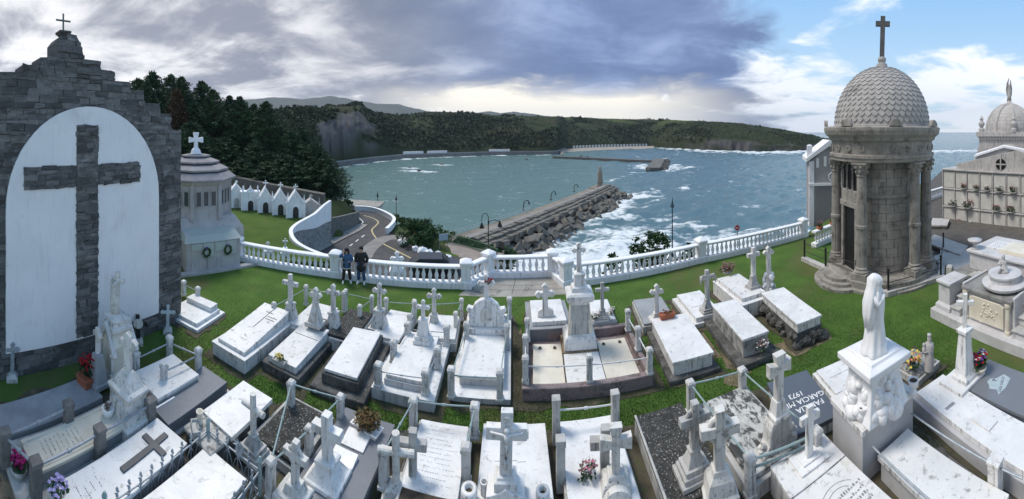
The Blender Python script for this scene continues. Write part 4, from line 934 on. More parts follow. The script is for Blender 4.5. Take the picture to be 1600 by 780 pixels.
# ashlar courses on the drum (front arc); door on the left-front
door_a = R(-144)
def arc_block(r0_, r1_, a0_, a1_, z0, z1, n=4):
    b = MB(); vs = []; fs = []
    for i in range(n+1):
        a = a0_+(a1_-a0_)*i/n
        for r, z in ((r0_,z0),(r1_,z0),(r1_,z1),(r0_,z1)): vs.append((r*math.cos(a), r*math.sin(a), z))
    for i in range(n):
        for k in range(4): fs.append((4*i+k, 4*i+(k+1)%4, 4*i+4+(k+1)%4, 4*i+4+k))
    fs += [(3,2,1,0),(4*n,4*n+1,4*n+2,4*n+3)]; b.add(vs,fs); return b
zb0, zb1 = .45, mz(246); ncs = 13
for i in range(ncs):
    z0 = zb0+(zb1-zb0)*i/ncs; z1 = zb0+(zb1-zb0)*(i+1)/ncs-.014
    a = R(-215)+(.19 if i % 2 else 0)
    while a < R(35):
        e = a+R(22); mid = (a+e)/2
        indoor = abs((mid-door_a+math.pi) % (2*math.pi)-math.pi) < R(24)
        if not (indoor and (z1 < mz(305) or z0 > mz(292))):
            arc_block(RD-.12, RD+random.uniform(-.006,.012), a+.006, e-.006, z0, z1).build('stone_block', limest, ms)
        a = e
M = Matrix.Rotation(door_a+math.pi/2,4,'Z') @ Matrix.Translation((0,-RD-.02,0))
b = MB(); b.box(-.52,.52,-.02,.3,.45,mz(318),M); b.build('door', black, ms)
b = MB(); 
for s in (-1,1): b.box(s*.62-.1,s*.62+.1,-.14,.3,.45,mz(316),M)
b.box(-.8,.8,-.16,.3,mz(316),mz(308),M); b.build('door_frame', limest, ms, .015)
b = MB(); b.prism([(-.75,mz(308)),(.75,mz(308)),(.75,mz(291)),(-.75,mz(291))], -.10, .3, M); b.build('lintel_panel', limest, ms, .02)
for i, x in enumerate((-.5,0,.5)):
    q = [(x+u,mz(291)+v) for u,v in arch_poly(.36, mz(252)-mz(291), 8)]
    b = MB(); b.prism(q, -.03, .2, M); b.build('arched_window', black, ms)
for x in (-.74,-.25,.25,.74): b = MB(); zc0 = mz(291); b.lathe([(.07,zc0),(.07,zc0+.05),(.05,zc0+.08),(.05,mz(263)),(.08,mz(261)),(.08,mz(258))], 8, x, -.06, M); b.build('colonnette', limest, ms)
b = MB()
for x in (-.5,0,.5):
    o_ = [(x+.25*math.cos(a), mz(259)+.25*math.sin(a)) for a in np.linspace(0,math.pi,9)]; b.tube([M @ Vector((u,-.06,v)) for u,v in o_], .05, 6)
b.build('window_arches', limest, ms)
b = MB(); b.lathe([(RD+.02,mz(300)),(RD+.10,mz(299)),(RD+.10,mz(295)),(RD+.02,mz(294))], 48); b.build('string_course', limest, ms)
# columns
RC = 2.30
for k, adeg in enumerate((-176,-113,-49,-20,12,60,100,140)):
    a = R(adeg); cx, cy = RC*math.cos(a), RC*math.sin(a); t0 = .45; t1 = mz(248)
    b = MB(); b.sq([(.37,.37,t0),(.37,.37,t0+.28)], 0, 0, Matrix.Translation((cx,cy,0)) @ Matrix.Rotation(a,4,'Z')); b.lathe([(.34,t0+.28),(.35,t0+.34),(.28,t0+.42),(.30,t0+.48),(.255,t0+.54)], 20, cx, cy); ob = b.build('column', limest, ms, 0)
    b = MB(); n = 20; prof = [(.255,t0+.54),(.255,t0+2.2),(.29,t0+2.24),(.29,t0+2.36),(.25,t0+2.4),(.22,t1-.62)]
    vs = []; fs = []
    for r, z in prof:
        for q in range(n*2): rr = r*(1 if q % 2 else .93); an = math.pi*q/n; vs.append((cx+rr*math.cos(an), cy+rr*math.sin(an), z))
    for i in range(len(prof)-1):
        for q in range(2*n): fs.append((i*2*n+q, i*2*n+(q+1)%(2*n), (i+1)*2*n+(q+1)%(2*n), (i+1)*2*n+q))
    b.add(vs,fs); b.build('shaft', limest, ob)
    b = MB(); b.lathe([(.22,t1-.62),(.26,t1-.60),(.23,t1-.56),(.27,t1-.30),(.36,t1-.08)], 16, cx, cy)
    for q in range(8):
        an = 2*math.pi*q/8
        for zz, rr in ((t1-.42,.26),(t1-.2,.32)): b.ball((cx+rr*math.cos(an+zz), cy+rr*math.sin(an+zz), zz), .07, 6, 4, 1.3)
    b.sq([(.36,.36,t1-.08),(.36,.36,t1)], 0, 0, Matrix.Translation((cx,cy,0)) @ Matrix.Rotation(a,4,'Z')); b.build('capital', limest, ob)
b = MB(); b.lathe([(RC+.22,mz(248)),(RC+.28,mz(247)),(RC+.28,mz(243)),(RC+.33,mz(242)),(RC+.33,mz(238)),(RC+.22,mz(237)),(RC+.24,mz(220)),(RC+.36,mz(218)),(RC+.40,mz(214)),(RC+.56,mz(210)),(RC+.62,mz(204)),(RC+.62,mz(200)),(RC+.5,mz(198)),(1.0,mz(197))], 56); b.build('entablature', limest, ms)
for k in range(14):
    a = R(-190+k*16); M2 = Matrix.Rotation(a,4,'Z') @ Matrix.Translation((RC+.235,0,mz(229))) @ Matrix.Rotation(R(90),4,'Y')
    b = MB(); b.lathe([(.15,-.02),(.15,.03),(.08,.05),(.08,.02)], 12, M=M2); b.build('rosette', limest, ms)
for k in range(8):
    a = R(-180+k*45+12); M2 = rotM((0,0,0), a) @ Matrix.Translation((RC+.52,0,mz(198))); b = MB(); b.prism([(.28*math.cos(q), .30*math.sin(q)) for q in np.linspace(0,math.pi,9)], -.08, .08, M2 @ Matrix.Rotation(R(90),4,'Z')); b.build('acroterion', limest, ms)
# dome with scales
DR = 73/F*md; DZ = mz(198); DH_ = mz(107)-DZ
def dome_r(t): return DR*math.cos(t), DZ+DH_*math.sin(t)*1.0
b = MB(); b.lathe([(DR*1.03,DZ-.02),(DR*1.03,DZ+.06)]+[((DR-.04)*math.cos(t), DZ+.06+(DH_-.1)*math.sin(t)) for t in np.linspace(0,R(84),20)], 48); dome = b.build('dome', domest, ms, 0, True)
nrows = 16; made = 0; stuffb = MB()
for i in range(nrows):
    t = R(1+i*5.0); r, z = DR*math.cos(t), DZ+.05+DH_*math.sin(t); n = max(8, int(2*math.pi*r/.30)); wd = 2*math.pi*r/n*.56; ln = .44
    nv = Vector((math.cos(t)/DR, 0, math.sin(t)/DH_)).normalized(); tv = Vector((-math.sin(t)*DR, 0, math.cos(t)*DH_)).normalized()
    for k in range(n):
        a = 2*math.pi*(k+(.5 if i % 2 else 0))/n
        M2 = Matrix.Rotation(a,4,'Z') @ Matrix.Translation((r,0,z))
        def pt(x, s, o_): return M2 @ (Vector((0,x,0))+tv*s+nv*o_)
        ou = [(-wd,.22),(-wd,.03),(-wd*.72,-.10),(0,-.20),(wd*.72,-.10),(wd,.03),(wd,.22)]
        top = [pt(x,s,.055-.14*(s+.2)) for x,s in ou]; bot = [pt(x,s,-.05) for x,s in ou]
        mb = MB(); nn = len(ou); mb.add(bot+top, [tuple(range(nn,2*nn))]+[(q,(q+1)%nn,nn+(q+1)%nn,nn+q) for q in range(nn)])
        aw = (math.degrees(a)+90+180) % 360-180
        if abs(aw) < 96 and made < 295: mb.build('scale', domest, dome); made += 1
        else: stuffb.add(mb.v, mb.f)
o = stuffb.build('scale_cover', domest, dome); o['kind'] = 'stuff'
print('SCALES', made)
cz = mz(107); b = MB(); b.lathe([(.42,cz-.12),(.42,cz+.02),(.30,cz+.06),(.26,cz+.22),(.16,cz+.28),(.22,cz+.42),(.2,cz+.52),(.10,cz+.6)], 16); b.build('dome_finial', domest, ms)
add_cross(ms,(0,0,cz+.5),mz(26)-cz-.5,.72,.24,mat('dark_stone_cross',(.10,.10,.105),(.15,.15,.15),.85,4,.2),'plain',name='dome_cross')
# steps to the door
for i, (r0_, z) in enumerate(((1.05,.14),(.85,.28),(.65,.42))):
    b = MB(); q = [(math.cos(a)*r0_*1.3, -RB+.2-math.sin(a)*r0_) for a in np.linspace(0,math.pi,16)]; b.flat(list(reversed(q)), 0, z, Matrix.Rotation(door_a+math.pi/2,4,'Z')); b.build('step', limest, ms, .01)
# chain railing round the mausoleum
fr = thing('mausoleum_railing', 'black posts with thin rails on a stone kerb around the domed mausoleum', 'railing', tuple(mp_), 0); f0 = mp_
pxp = [(1257,408,372),(1290,423,388),(1338,446,402),(1388,462,425)]; pw = [P(x,y) for x,y,_ in pxp]+[P(1470,437), P(1474,395)]
b = MB()
for i in range(len(pw)-1):
    A, B = pw[i]-f0, pw[i+1]-f0; d = (B-A).normalized(); n = Vector((-d.y,d.x,0))*.16
    kb = MB(); kb.hexa([A-n-d*.1,B-n+d*.1,B+n+d*.1,A+n-d*.1],[v+Vector((0,0,.22+.003*i)) for v in (A-n-d*.1,B-n+d*.1,B+n+d*.1,A+n-d*.1)]); kb.build('kerb', palest, fr, .02)
    for z in (.55,.95): rb_ = MB(); rb_.tube([A+Vector((0,0,z)),B+Vector((0,0,z))], .018, 5); rb_.build('rail', darkiron, fr)
for v in pw: pb = MB(); pb.lathe([(.05,.2),(.05,1.05),(.07,1.08),(.04,1.16)], 8, (v-f0).x, (v-f0).y); pb.build('post', darkiron, fr)

# ================================================================== grey building behind the mausoleum
gbp = PD(1287,27.5,-.6); gb = thing('grey_chapel', 'grey and white gabled chapel behind the domed mausoleum', 'chapel', tuple(gbp), -azi(1285)+.15)
def gz(py): return zh(27.5,py)+.6
greyp = mat('grey_render', (.36,.36,.37), (.30,.30,.31), .85, 1, .1)
b = MB(); b.prism([(-1.05,0),(1.9,0),(1.9,gz(250)),(.45,gz(228)),(-1.05,gz(252))], .05, 3.2); b.build('wall', greyp, gb)
for x in (-1.05,1.7): b = MB(); b.box(x-.12,x+.28,-.05,.3,0,gz(252)); b.build('corner_pilaster', whitewash, gb, .02)
b = MB(); b.prism([(-1.4,gz(253)),(-1.4,gz(247)),(.45,gz(219)),(2.2,gz(247)),(2.2,gz(253)),(.45,gz(228))], -.2, 3.3); b.build('roof_moulding', whitewash, gb)
b = MB(); b.box(-1.2,2.05,-.12,.1,gz(290),gz(286)); b.build('string_course', whitewash, gb)
for i in range(4): b = MB(); x = -.6+i*.6; b.box(x,x+.22,-.03,.07,gz(262)+i*.1,gz(247)+i*.14); b.build('gable_dentil', whitewash, gb)
b = MB(); b.box(-.5,1.6,-.02,.07,0.1,gz(294)); b.build('door', mat('grey_door',(.22,.22,.235),None,.6,3,0), gb, .02)
ring = [(.75+.36*math.cos(a), gz(277)+.36*math.sin(a)) for a in np.linspace(0,2*math.pi,20)]; b = MB(); b.tube([(u,0,v) for u,v in ring], .05, 6)
for q in range(4): a = q*math.pi/4; b.tube([(.75-.34*math.cos(a),0,gz(277)-.34*math.sin(a)),(.75+.34*math.cos(a),0,gz(277)+.34*math.sin(a))], .03, 5)
b.build('round_window', whitewash, gb)
b = MB(); b.sq([(.2,.2,gz(247)),(.2,.2,gz(228)),(.1,.1,gz(226))], -1.1, .3); b.build('chimney', whitewash, gb)

# ================================================================== niche wall (columbarium) and second dome
nwA = PD(1474,28); nwB = PD(1640,24.5); dn = nwB-nwA; nl = dn.length; nrz = math.atan2(dn.y, dn.x)
nw = thing('niche_wall', 'pale wall of burial niches in four rows with a low gable', 'niche wall', tuple(nwA), nrz)
def nxz(px, py):
    t = azi(px); D = Vector((math.sin(t), math.cos(t))); e = dn.normalized(); M2 = Matrix(((D.x,-e.x),(D.y,-e.y))); s = M2.inverted() @ Vector((nwA.x,nwA.y)); return s[1], zh(s[0],py)
ztopn = nxz(1480,266)[1]; zbotn = nxz(1480,378)[1]
b = MB(); b.box(0,nl,.0,2.4,0,ztopn); b.build('wall', palest, nw, .02)
x1n = nl; ncn = 8; cw = x1n/ncn; rh = (ztopn-zbotn)/4
nichem = mat('niche_slab', (.62,.61,.57), (.50,.49,.46), .6, 1.2, .1, 20, [(2.5,.58,.72,(.35,.33,.28),.6)])
for r in range(4):
    b = MB(); b.box(-.04,nl,-.12,.0,zbotn+r*rh-.06,zbotn+r*rh+.02); b.build('shelf', palest, nw, .01)
    for c in range(ncn):
        mb = MB(); mb.box(c*cw+.09,(c+1)*cw-.09,-.035,.0,zbotn+r*rh+.1,zbotn+(r+1)*rh-.12); sl_ = mb.build('niche_slab', nichem, nw, .012)
for c in range(ncn+1): mb = MB(); mb.box(max(-.02,c*cw-.04),c*cw+.04,-.10,.0,zbotn-.08,ztopn+.03); mb.build('niche_pier', palest, nw)
b = MB(); b.box(-.1,nl,-.16,2.5,ztopn+.003,ztopn+.12); b.build('cornice', palest, nw, .02)
gx0 = nxz(1493,260)[0]; gx1, gzt = nxz(1562,243); gxe = nl+1.5
b = MB(); b.prism([(gx0,ztopn+.12),(gxe,ztopn+.12),(gxe,ztopn+.5),((gx0+gxe)/2+.6,gzt+.4),(gx0,ztopn+.55)], .1, .5); gbl = b.build('gable', palest, nw, .02)
cxn, czn = nxz(1563,257); b = MB(); M2 = Matrix.Translation((cxn,.09,czn)) @ Matrix.Rotation(R(90),4,'X'); b.lathe([(.42,0),(.42,.02)], 20, M=M2); b.build('oculus', black, gbl)
b = MB(); b.box(cxn-.05,cxn+.05,.03,.08,czn-.42,czn+.8); b.box(cxn-.42,cxn+.42,.035,.075,czn-.05,czn+.05); b.build('oculus_cross', palest, gbl)
# forecourt slabs in front of the niche wall
for i, (q, z) in enumerate((([(1446,378),(1500,398),(1512,384),(1460,366)],.32),([(1450,402),(1490,420),(1600,440),(1600,405),(1500,388)],.25),([(1440,352),(1480,352),(1484,342),(1450,340)],.3))):
    t = thing('low_vault_slab', ['pale low vault slab beside the domed mausoleum under the niche wall','pale wide vault slab along the foot of the niche wall','small dark edged vault slab between balustrade and niche wall'][i], 'grave slab', tuple(P(*q[0]))); o_ = Vector(t.location)
    b = MB(); b.flat([tuple((P(x,y,z)-o_).xy) for x,y in q], 0, z-.1); b.build('base', darkbase, t); b = MB(); b.flat([tuple((P(x,y,z)-o_).xy) for x,y in q], z-.1, z); b.build('slab', palest, t, .01)
# bouquets on the shelves
def bouquet(loc, rz, label, cols, s=1.0, pot=None, cat='flowers', grp=None, name='flower_bouquet', leaf=None, n=26, wd=.16, hg=.2):
    t = thing(name, label, cat, tuple(loc), rz, grp)
    if pot:
        b = MB(); pk, pmat, ph = pot
        if pk == 'round': b.lathe([(.09*s,0),(.13*s,ph*.5),(.14*s,ph),(.12*s,ph),(.11*s,ph-.02)], 14)
        elif pk == 'trough': b.sq([(.24*s,.10*s,0),(.27*s,.12*s,ph),(.24*s,.10*s,ph),(.24*s,.10*s,ph-.03)])
        elif pk == 'box': b.sq([(.14*s,.13*s,0),(.16*s,.15*s,ph),(.13*s,.12*s,ph),(.13*s,.12*s,ph-.02)])
        b.build('pot', pmat, t, 0, pk == 'round')
        zb = ph
    else: zb = .02
    f = MB()
    for i in range(n):
        a = random.uniform(0,6.28); r = wd*s*math.sqrt(random.random()); x, y, z = r*math.cos(a), r*math.sin(a)*.8, zb+hg*s*random.uniform(.1,.9)*(1.1-r/(wd*s)*.4)
        for q in range(3):
            d = Vector((random.uniform(-1,1),random.uniform(-1,1),random.uniform(-.2,1))).normalized()*.06*s; e = d.cross(Vector((random.random(),random.random(),1))).normalized()*.022*s
            p0 = Vector((x,y,z)); f.add([p0,p0+d*.5+e,p0+d,p0+d*.5-e],[(0,1,2,3)])
        f.tube([(x*.2,y*.2,zb-.02),(x,y,z)], .004, 3)
    f.build('foliage', leaf or leafg, t)
    by = {}
    for i in range(int(n*1.3)):
        c = random.choice(cols) if cols else None
        if not c: break
        a = random.uniform(0,6.28); r = wd*s*math.sqrt(random.random()); p0 = Vector((r*math.cos(a), r*math.sin(a)*.8-.01, zb+hg*s*random.uniform(.55,1.1)))
        fb = by.setdefault(c, MB())
        for q in range(6):
            an = q*1.05; d = Vector((math.cos(an),math.sin(an),random.uniform(.1,.9)))*.028*s; e = Vector((-math.sin(an),math.cos(an),.1))*.015*s; fb.add([p0,p0+d*.6+e,p0+d,p0+d*.6-e],[(0,1,2,3)])
    for c, fb in by.items(): fb.build('blossom', petals[c], t)
    return t
MW = Matrix.Translation(nwA) @ Matrix.Rotation(nrz,4,'Z')
for (px,py,cols,lab,s) in ((1507,284,['red'],'red flower posy on the top niche row next to the bare slab',1),(1526,286,['heather'],'withered dark posy on the top niche row',1),(1543,285,['white','pink'],'white and pink posy on the top niche row',1),(1562,285,['white'],'dark leafy posy with white blooms on the top niche row',1.2),(1584,288,['heather'],'dark leafy bunch on the top niche row beyond the white blooms',1.2),
    (1490,309,['white','white'],'wide white posy with leaves on the second niche row, end slab',1.4),(1513,311,['red','white'],'large red and white basket on the second niche row',1.7),(1558,313,['heather'],'dry brown posy on the second niche row',1.2),(1580,316,['heather'],'dark bunch on the second niche row beside the dry posy',1.2),
    (1527,338,['white'],'tiny white posy on the third niche row',.8),(1548,340,['white'],'white posy with vase on the third niche row',.9),(1557,342,['white','pink'],'white and pink posy on the third niche row',.9),(1577,345,['red'],'small red posy on the third niche row',.9),
    (1476,350,['heather'],'dark withered sprig on the bottom niche row end',.9),(1497,357,['white','red'],'white and red posy on the bottom niche row',1.2),(1519,358,['white'],'white posy in dark vase on the bottom niche row',1.2)):
    x, z = nxz(px,py); r = max(0,min(3,round((z-zbotn-.25)/rh))); bouquet(MW @ Vector((x,-.16,zbotn+r*rh+.02)), nrz, lab, cols, s*1.55, ('round',greystone,.12), n=26)

cd = thing('domed_chapel', 'pale chapel with ribbed dome and winged angel behind the niche wall', 'chapel', tuple(PD(1577,36,0)), -azi(1577))
def cz_(py): return zh(36,py)
b = MB(); b.box(-3.6,3.6,-2.4,2.4,0,cz_(250)); b.build('lower_wall', palest, cd, .03)
b = MB(); b.sq([(3.5,2.6,cz_(250)),(3.15,2.5,cz_(238)),(2.95,2.45,cz_(222)),(2.95,2.45,cz_(213))]); b.build('attic', palest, cd, .03)
b = MB(); b.box(-3.2,3.2,-2.7,2.7,cz_(213),cz_(206)); b.build('cornice', palest, cd, .03)
for i in range(22): b = MB(); x = -3.0+i*.28; b.box(x,x+.16,-2.62,-2.44,cz_(217),cz_(213)); b.build('dentil', palest, cd)
o_ = [(1.3*math.cos(a)-.1, cz_(246)+1.3*math.sin(a)) for a in np.linspace(0,math.pi,16)]; b = MB(); b.tube([(u,-2.5,v) for u,v in o_], .16, 8); b.build('arch_moulding', palest, cd)
b = MB(); b.prism([(u*.8,v) for u,v in [(1.1*math.cos(a), cz_(246)+1.1*math.sin(a)) for a in np.linspace(0,math.pi,14)]], -2.5, -2.40); b.build('arch_window', greystone, cd)
cdr = 43/F*36*.83; b = MB(); prof = [(cdr*math.cos(t), cz_(206)+(cz_(163)-cz_(206))*math.sin(t)) for t in np.linspace(0,R(86),12)]
for i in range(len(prof)-1):
    bb_ = MB(); (r0_,z0),(r1_,z1) = prof[i],prof[i+1]; bb_.lathe([(r0_,z0),(r1_+.015,z1-.01),(r1_-.1,z1-.01)], 40); bb_.build('dome_course', palest, cd)
for k in range(8):
    a = 2*math.pi*k/8+.2; b = MB(); b.tube([(r*math.cos(a)*1.01,r*math.sin(a)*1.01,z) for r,z in prof], .16, 6); b.build('dome_rib', palest, cd)
for x, y in ((-2.7,-2.3),(2.7,-2.3),(.45,-2.5)):
    zz = cz_(206); b = MB(); b.lathe([(.3,zz),(.3,zz+.3),(.15,zz+.4),(.3,zz+.7),(.3,zz+.85),(.12,zz+1.1),(.2,zz+1.25),(.02,zz+1.6)], 12, x, y); b.build('urn_finial', palest, cd)
zz = cz_(163); b = MB(); b.lathe([(.45,zz-.1),(.4,zz+.1),(.2,zz+.2),(.22,zz+.35)], 12); b.loft([(0,0,zz+.3,.24,.2),(0,0,zz+.9,.2,.17),(.02,0,zz+1.5,.22,.16),(.02,0,zz+1.8,.1,.1),(.02,-.02,zz+1.95,.12,.12),(.02,0,zz+2.1,.05,.05)], 12, fold=.05); an = b.build('angel', palest, cd, 0, True)
b = MB()
for s in (-.16,): b.loft([(s,.12,zz+.9,.10,.05),(s-.06,.16,zz+1.6,.14,.05),(s-.02,.16,zz+2.2,.10,.05),(s+.12,.14,zz+2.75,.03,.03)], 8); b.loft([(-s,.14,zz+.9,.10,.05),(-s+.02,.18,zz+1.6,.13,.05),(-s-.02,.18,zz+2.1,.09,.05),(-s-.04,.16,zz+2.6,.03,.03)], 8)
b.build('wings', slater, an, 0, True)
b = MB(); b.box(1.2,1.9,-2.46,-2.38,cz_(250),cz_(232)); b.build('dark_door', black, cd)
sr = thing('white_gabled_vault', 'pale gabled vault roof between niche wall and domed chapel', 'vault', tuple(PD(1572,30,0)), -azi(1572))
b = MB(); b.prism([(-2.6,0),(2.2,0),(2.2,zh(30,240)),(-.2,zh(30,231)),(-2.6,zh(30,246))], 0, 2.5); b.build('wall', palest, sr, .02); b = MB(); b.prism([(-2.8,zh(30,246)),(-.2,zh(30,231)),(2.4,zh(30,240)),(2.4,zh(30,237)),(-.2,zh(30,228)),(-2.8,zh(30,243))], -.15, 2.6); b.build('roof', whitewash, sr)

# ================================================================== tombs
earthm = mat('damp_earth', (.055,.048,.036), (.10,.088,.06), 1, 3, .6, 30, [(6,.54,.64,(.05,.075,.022),.8),(1.5,.6,.7,(.17,.14,.09),.6)])
class Tomb:
    def __init__(s, name, label, quad, z, cat='tomb', ext=0, wa=.3, ang=None):
        fl, fr, br, bl = [P(quad[2*i], quad[2*i+1], z) for i in range(4)]
        f = (fl+fr)/2; b_ = (bl+br)/2; l = (fl+bl)/2; r = (fr+br)/2
        aL = math.atan2((b_-f).y, (b_-f).x)-math.pi/2; aW = math.atan2((r-l).y, (r-l).x)
        s.a = (aL*(1-wa)+aW*wa) if ang is None else R(ang)
        c = (f+b_)/2; s.L = (b_-f).length; s.W = (r-l).length
        if ext:                                                       # the near end runs on below the frame
            u = Vector((-math.sin(s.a), math.cos(s.a), 0)); c = c-u*ext/2; s.L += ext
        s.c = Vector((c.x,c.y,0)); s.z = z
        s.o = thing(name, label, cat, tuple(s.c), s.a)
        hw_, hl_ = s.W/2+.05, s.L/2+.05; ring = []; Tomb.n = getattr(Tomb,'n',0)+1
        for (x0,y0,x1,y1) in ((-hw_,-hl_,hw_,-hl_),(hw_,-hl_,hw_,hl_),(hw_,hl_,-hw_,hl_),(-hw_,hl_,-hw_,-hl_)):
            for k in range(7):
                t_ = k/7; x, y = x0+(x1-x0)*t_, y0+(y1-y0)*t_; g_ = random.uniform(.06,.30); r_ = math.hypot(x/hw_,y/hl_); ring.append((x+math.copysign(g_,x)*(abs(x) >= hw_-.01)+random.uniform(-.05,.05), y+math.copysign(g_,y)*(abs(y) >= hl_-.01)+random.uniform(-.05,.05)))
        bs_ = MB(); bs_.flat(ring, 0, .0085+.0004*Tomb.n); bs_.build('soil_border', earthm, s.o)
        s.inv = (Matrix.Translation(s.c) @ Matrix.Rotation(s.a,4,'Z')).inverted(); s.k = 0
    def loc(s, px, py, z=0): return s.inv @ P(px,py,z)
    def rect(s, part, z0, z1, m, e=0, ef=None, eb=None, wedge=0, bevel=.014, u=None):
        s.k += 1; ef = e if ef is None else ef; eb = e if eb is None else eb
        w_ = s.W/2+e; x0, x1 = (-w_, w_) if u is None else (u[0]*s.W/2, u[1]*s.W/2)
        y0, y1 = -s.L/2-ef, s.L/2+eb; b = MB()
        b.hexa([(x0,y0,z0),(x1,y0,z0),(x1,y1,z0),(x0,y1,z0)], [(x0,y0,z1),(x1,y0,z1),(x1,y1,z1+wedge),(x0,y1,z1+wedge)]); return b.build(part, m, s.o, bevel)
    def r2(s, part, u0, u1, v0, v1, z0, z1, m, bevel=.01, parent=None):
        b = MB(); b.box(u0*s.W/2,u1*s.W/2,v0*s.L/2,v1*s.L/2,z0,z1); return b.build(part, m, parent or s.o, bevel)
    def ped(s, part, prof, m, px=None, py=None, z=0, at=None, bevel=.012):
        p = at if at is not None else s.loc(px,py,z); b = MB(); b.sq([(a,c,h) for a,c,h in prof], p.x, p.y); return b.build(part, m, s.o, bevel)
    def cross(s, px, py, z, pytop, m, style='plain', wr=.62, tr=.14, h=None, depth=None):
        d = dist(P(px,py,z)); p = s.loc(px,py,z); h = h or (zh(d,pytop)-z); p.z = z
        return add_cross(s.o, p, h, h*wr, h*tr, m, style, depth=depth)
    def monument(s, px, pyb, zb, pybody, pytop, m, hw=.26, style='plain', steps=2, wr=.62, tr=.14, taper=.55, hy=None, m2=None):
        """stepped pedestal under a cross; pybody is where the cross stands"""
        p = s.loc(px,pyb,zb); d = dist(P(px,pyb,zb)); zt = zh(d,pybody); ztop = zh(d,pytop); hy = hy or hw*.8; pr_ = []; z = zb
        sh_ = (zt-zb)*.16; w_ = hw
        for i in range(steps): pr_ += [(w_,w_*hy/hw,z),(w_,w_*hy/hw,z+sh_)]; z += sh_; w_ *= .84
        pr_ += [(w_*.92,w_*.92*hy/hw,z),(w_*taper*1.05,w_*taper*1.05*hy/hw,zt-(zt-zb)*.12),(w_*taper*1.3,w_*taper*1.3*hy/hw,zt-(zt-zb)*.10),(w_*taper*1.3,w_*taper*1.3*hy/hw,zt-.02),(w_*taper*.8,w_*taper*.8*hy/hw,zt)]
        b = MB(); b.sq(pr_, p.x, p.y); b.build('pedestal', m2 or m, s.o, .012); h = ztop-zt
        return add_cross(s.o, (p.x,p.y,zt-.01), h, h*wr, h*tr, m, style)
    def posts(s, lst, m, zb=.1, hw=.075, style='cap', railm=None, rails=(), zr=.8, rr=.018, ht=None):
        P_ = []
        for (px,pyt) in lst:                                          # each given by the picture row of its top, all of height ht
            p = s.loc(px,pyt,zb+ht); h = ht; P_.append(Vector((p.x,p.y,0))); b = MB()
            if style == 'cap': b.sq([(hw*1.1,hw*1.1,zb),(hw*1.1,hw*1.1,zb+.08),(hw,hw,zb+.1),(hw*.86,hw*.86,zb+h-.16),(hw*1.08,hw*1.08,zb+h-.13),(hw*1.08,hw*1.08,zb+h-.08),(hw*.7,hw*.7,zb+h-.02),(hw*.3,hw*.3,zb+h)], p.x, p.y)
            elif style == 'flat': b.sq([(hw,hw,zb),(hw,hw,zb+h*.86),(hw*1.12,hw*1.12,zb+h*.88),(hw*1.12,hw*1.12,zb+h)], p.x, p.y)
            else: b.sq([(hw*1.25,hw*1.25,zb),(hw*1.25,hw*1.25,zb+.06),(hw,hw,zb+.07),(hw,hw,zb+h-.14),(hw*1.2,hw*1.2,zb+h-.12),(hw*1.25,hw*1.25,zb+h-.05),(hw*.8,hw*.8,zb+h)], p.x, p.y)
            b.build('post', m, s.o, .012)
        for (i,j) in rails:
            for zz in (zr if isinstance(zr,(tuple,list)) else (zr,)):
                b = MB(); A, B = P_[i]+Vector((0,0,zb+ht*zz)), P_[j]+Vector((0,0,zb+ht*zz)); b.tube([A,B], rr, 7)
                mid = A.lerp(B,.5); dd = (B-A).normalized(); b.tube([mid-dd*.04,mid+dd*.04], rr*1.6, 7); b.build('rail', railm or iron, s.o)
        return P_
    def illegible(s, z, u0, u1, v0, v1, rows, m=ink, on=None):           # worn engraving too small to read: broken strokes
        b = MB()
        for i in range(rows):
            y = (v1+(v0-v1)*(i+.5)/rows)*s.L/2; x = u0*s.W/2+random.uniform(0,.1)*s.W; xe = u1*s.W/2-random.uniform(0,.18)*s.W
            while x < xe:
                l = random.uniform(.008,.03); b.box(x,x+l,y-.008,y+.010*random.random(),z,z+.0025); x += l+random.uniform(.012,.03)
                if random.random() < .12: x += .05
        o_ = b.build('worn_lettering', m, on or s.o); o_['kind'] = 'stuff'; return o_
def text_mesh(body, size, m, parent, M, name='lettering'):
    cu = bpy.data.curves.new('txt', 'FONT'); cu.body = body; cu.size = size; cu.align_x = 'CENTER'; cu.align_y = 'CENTER'; cu.extrude = .001; cu.resolution_u = 2; cu.offset = .001
    o = bpy.data.objects.new('txt', cu); COL.objects.link(o); bpy.context.view_layer.update()
    me = bpy.data.meshes.new_from_object(o.evaluated_get(bpy.context.evaluated_depsgraph_get())); bpy.data.objects.remove(o); bpy.data.curves.remove(cu)
    me.materials.clear(); me.materials.append(m); q = bpy.data.objects.new(name, me); COL.objects.link(q); q.parent = parent; q.matrix_local = M; return q

# ---------------- second row, on the lawn
t = Tomb('tomb','white marble tomb with sloping slab engraved with a thin cross and two lines',[328,535,383,558,461,503,411,484],.42)
t.rect('base',0,.36,marble2); t.rect('base_cap',.36,.42,marble2,.03); t.rect('slab',.42,.52,marble2,-.12,-.12,-.04,wedge=.22)
b = MB(); z = .755; b.add([(-.03,.75,0),(.0,.75,0),(.0,-.15,0),(-.03,-.15,0)],[(0,3,2,1)], Matrix.Translation((0,0,.735)) @ Matrix.Rotation(math.atan(.22/(t.L-.1)),4,'X') @ Matrix.Translation((0,-.5,0)))
sl_ = math.atan(.22/(t.L-.16)); MS = Matrix.Translation((0,-t.L/2+.12,.523)) @ Matrix.Rotation(sl_,4,'X')
b = MB(); b.box(-.012,.012,t.L*.42,t.L*.88,0,.003,MS); b.box(-.16,.16,t.L*.77,t.L*.77+.024,0,.003,MS); b.build('engraved_cross', ink, t.o)
b = MB()
for i, y in enumerate((.70,.65)):
    x = .06
    while x < .42: l = random.uniform(.02,.035); b.box(x,x+l,t.L*y-.02,t.L*y+.02,0,.003,MS); x += l+.018
b.build('worn_lettering', ink, t.o)['kind'] = 'stuff'

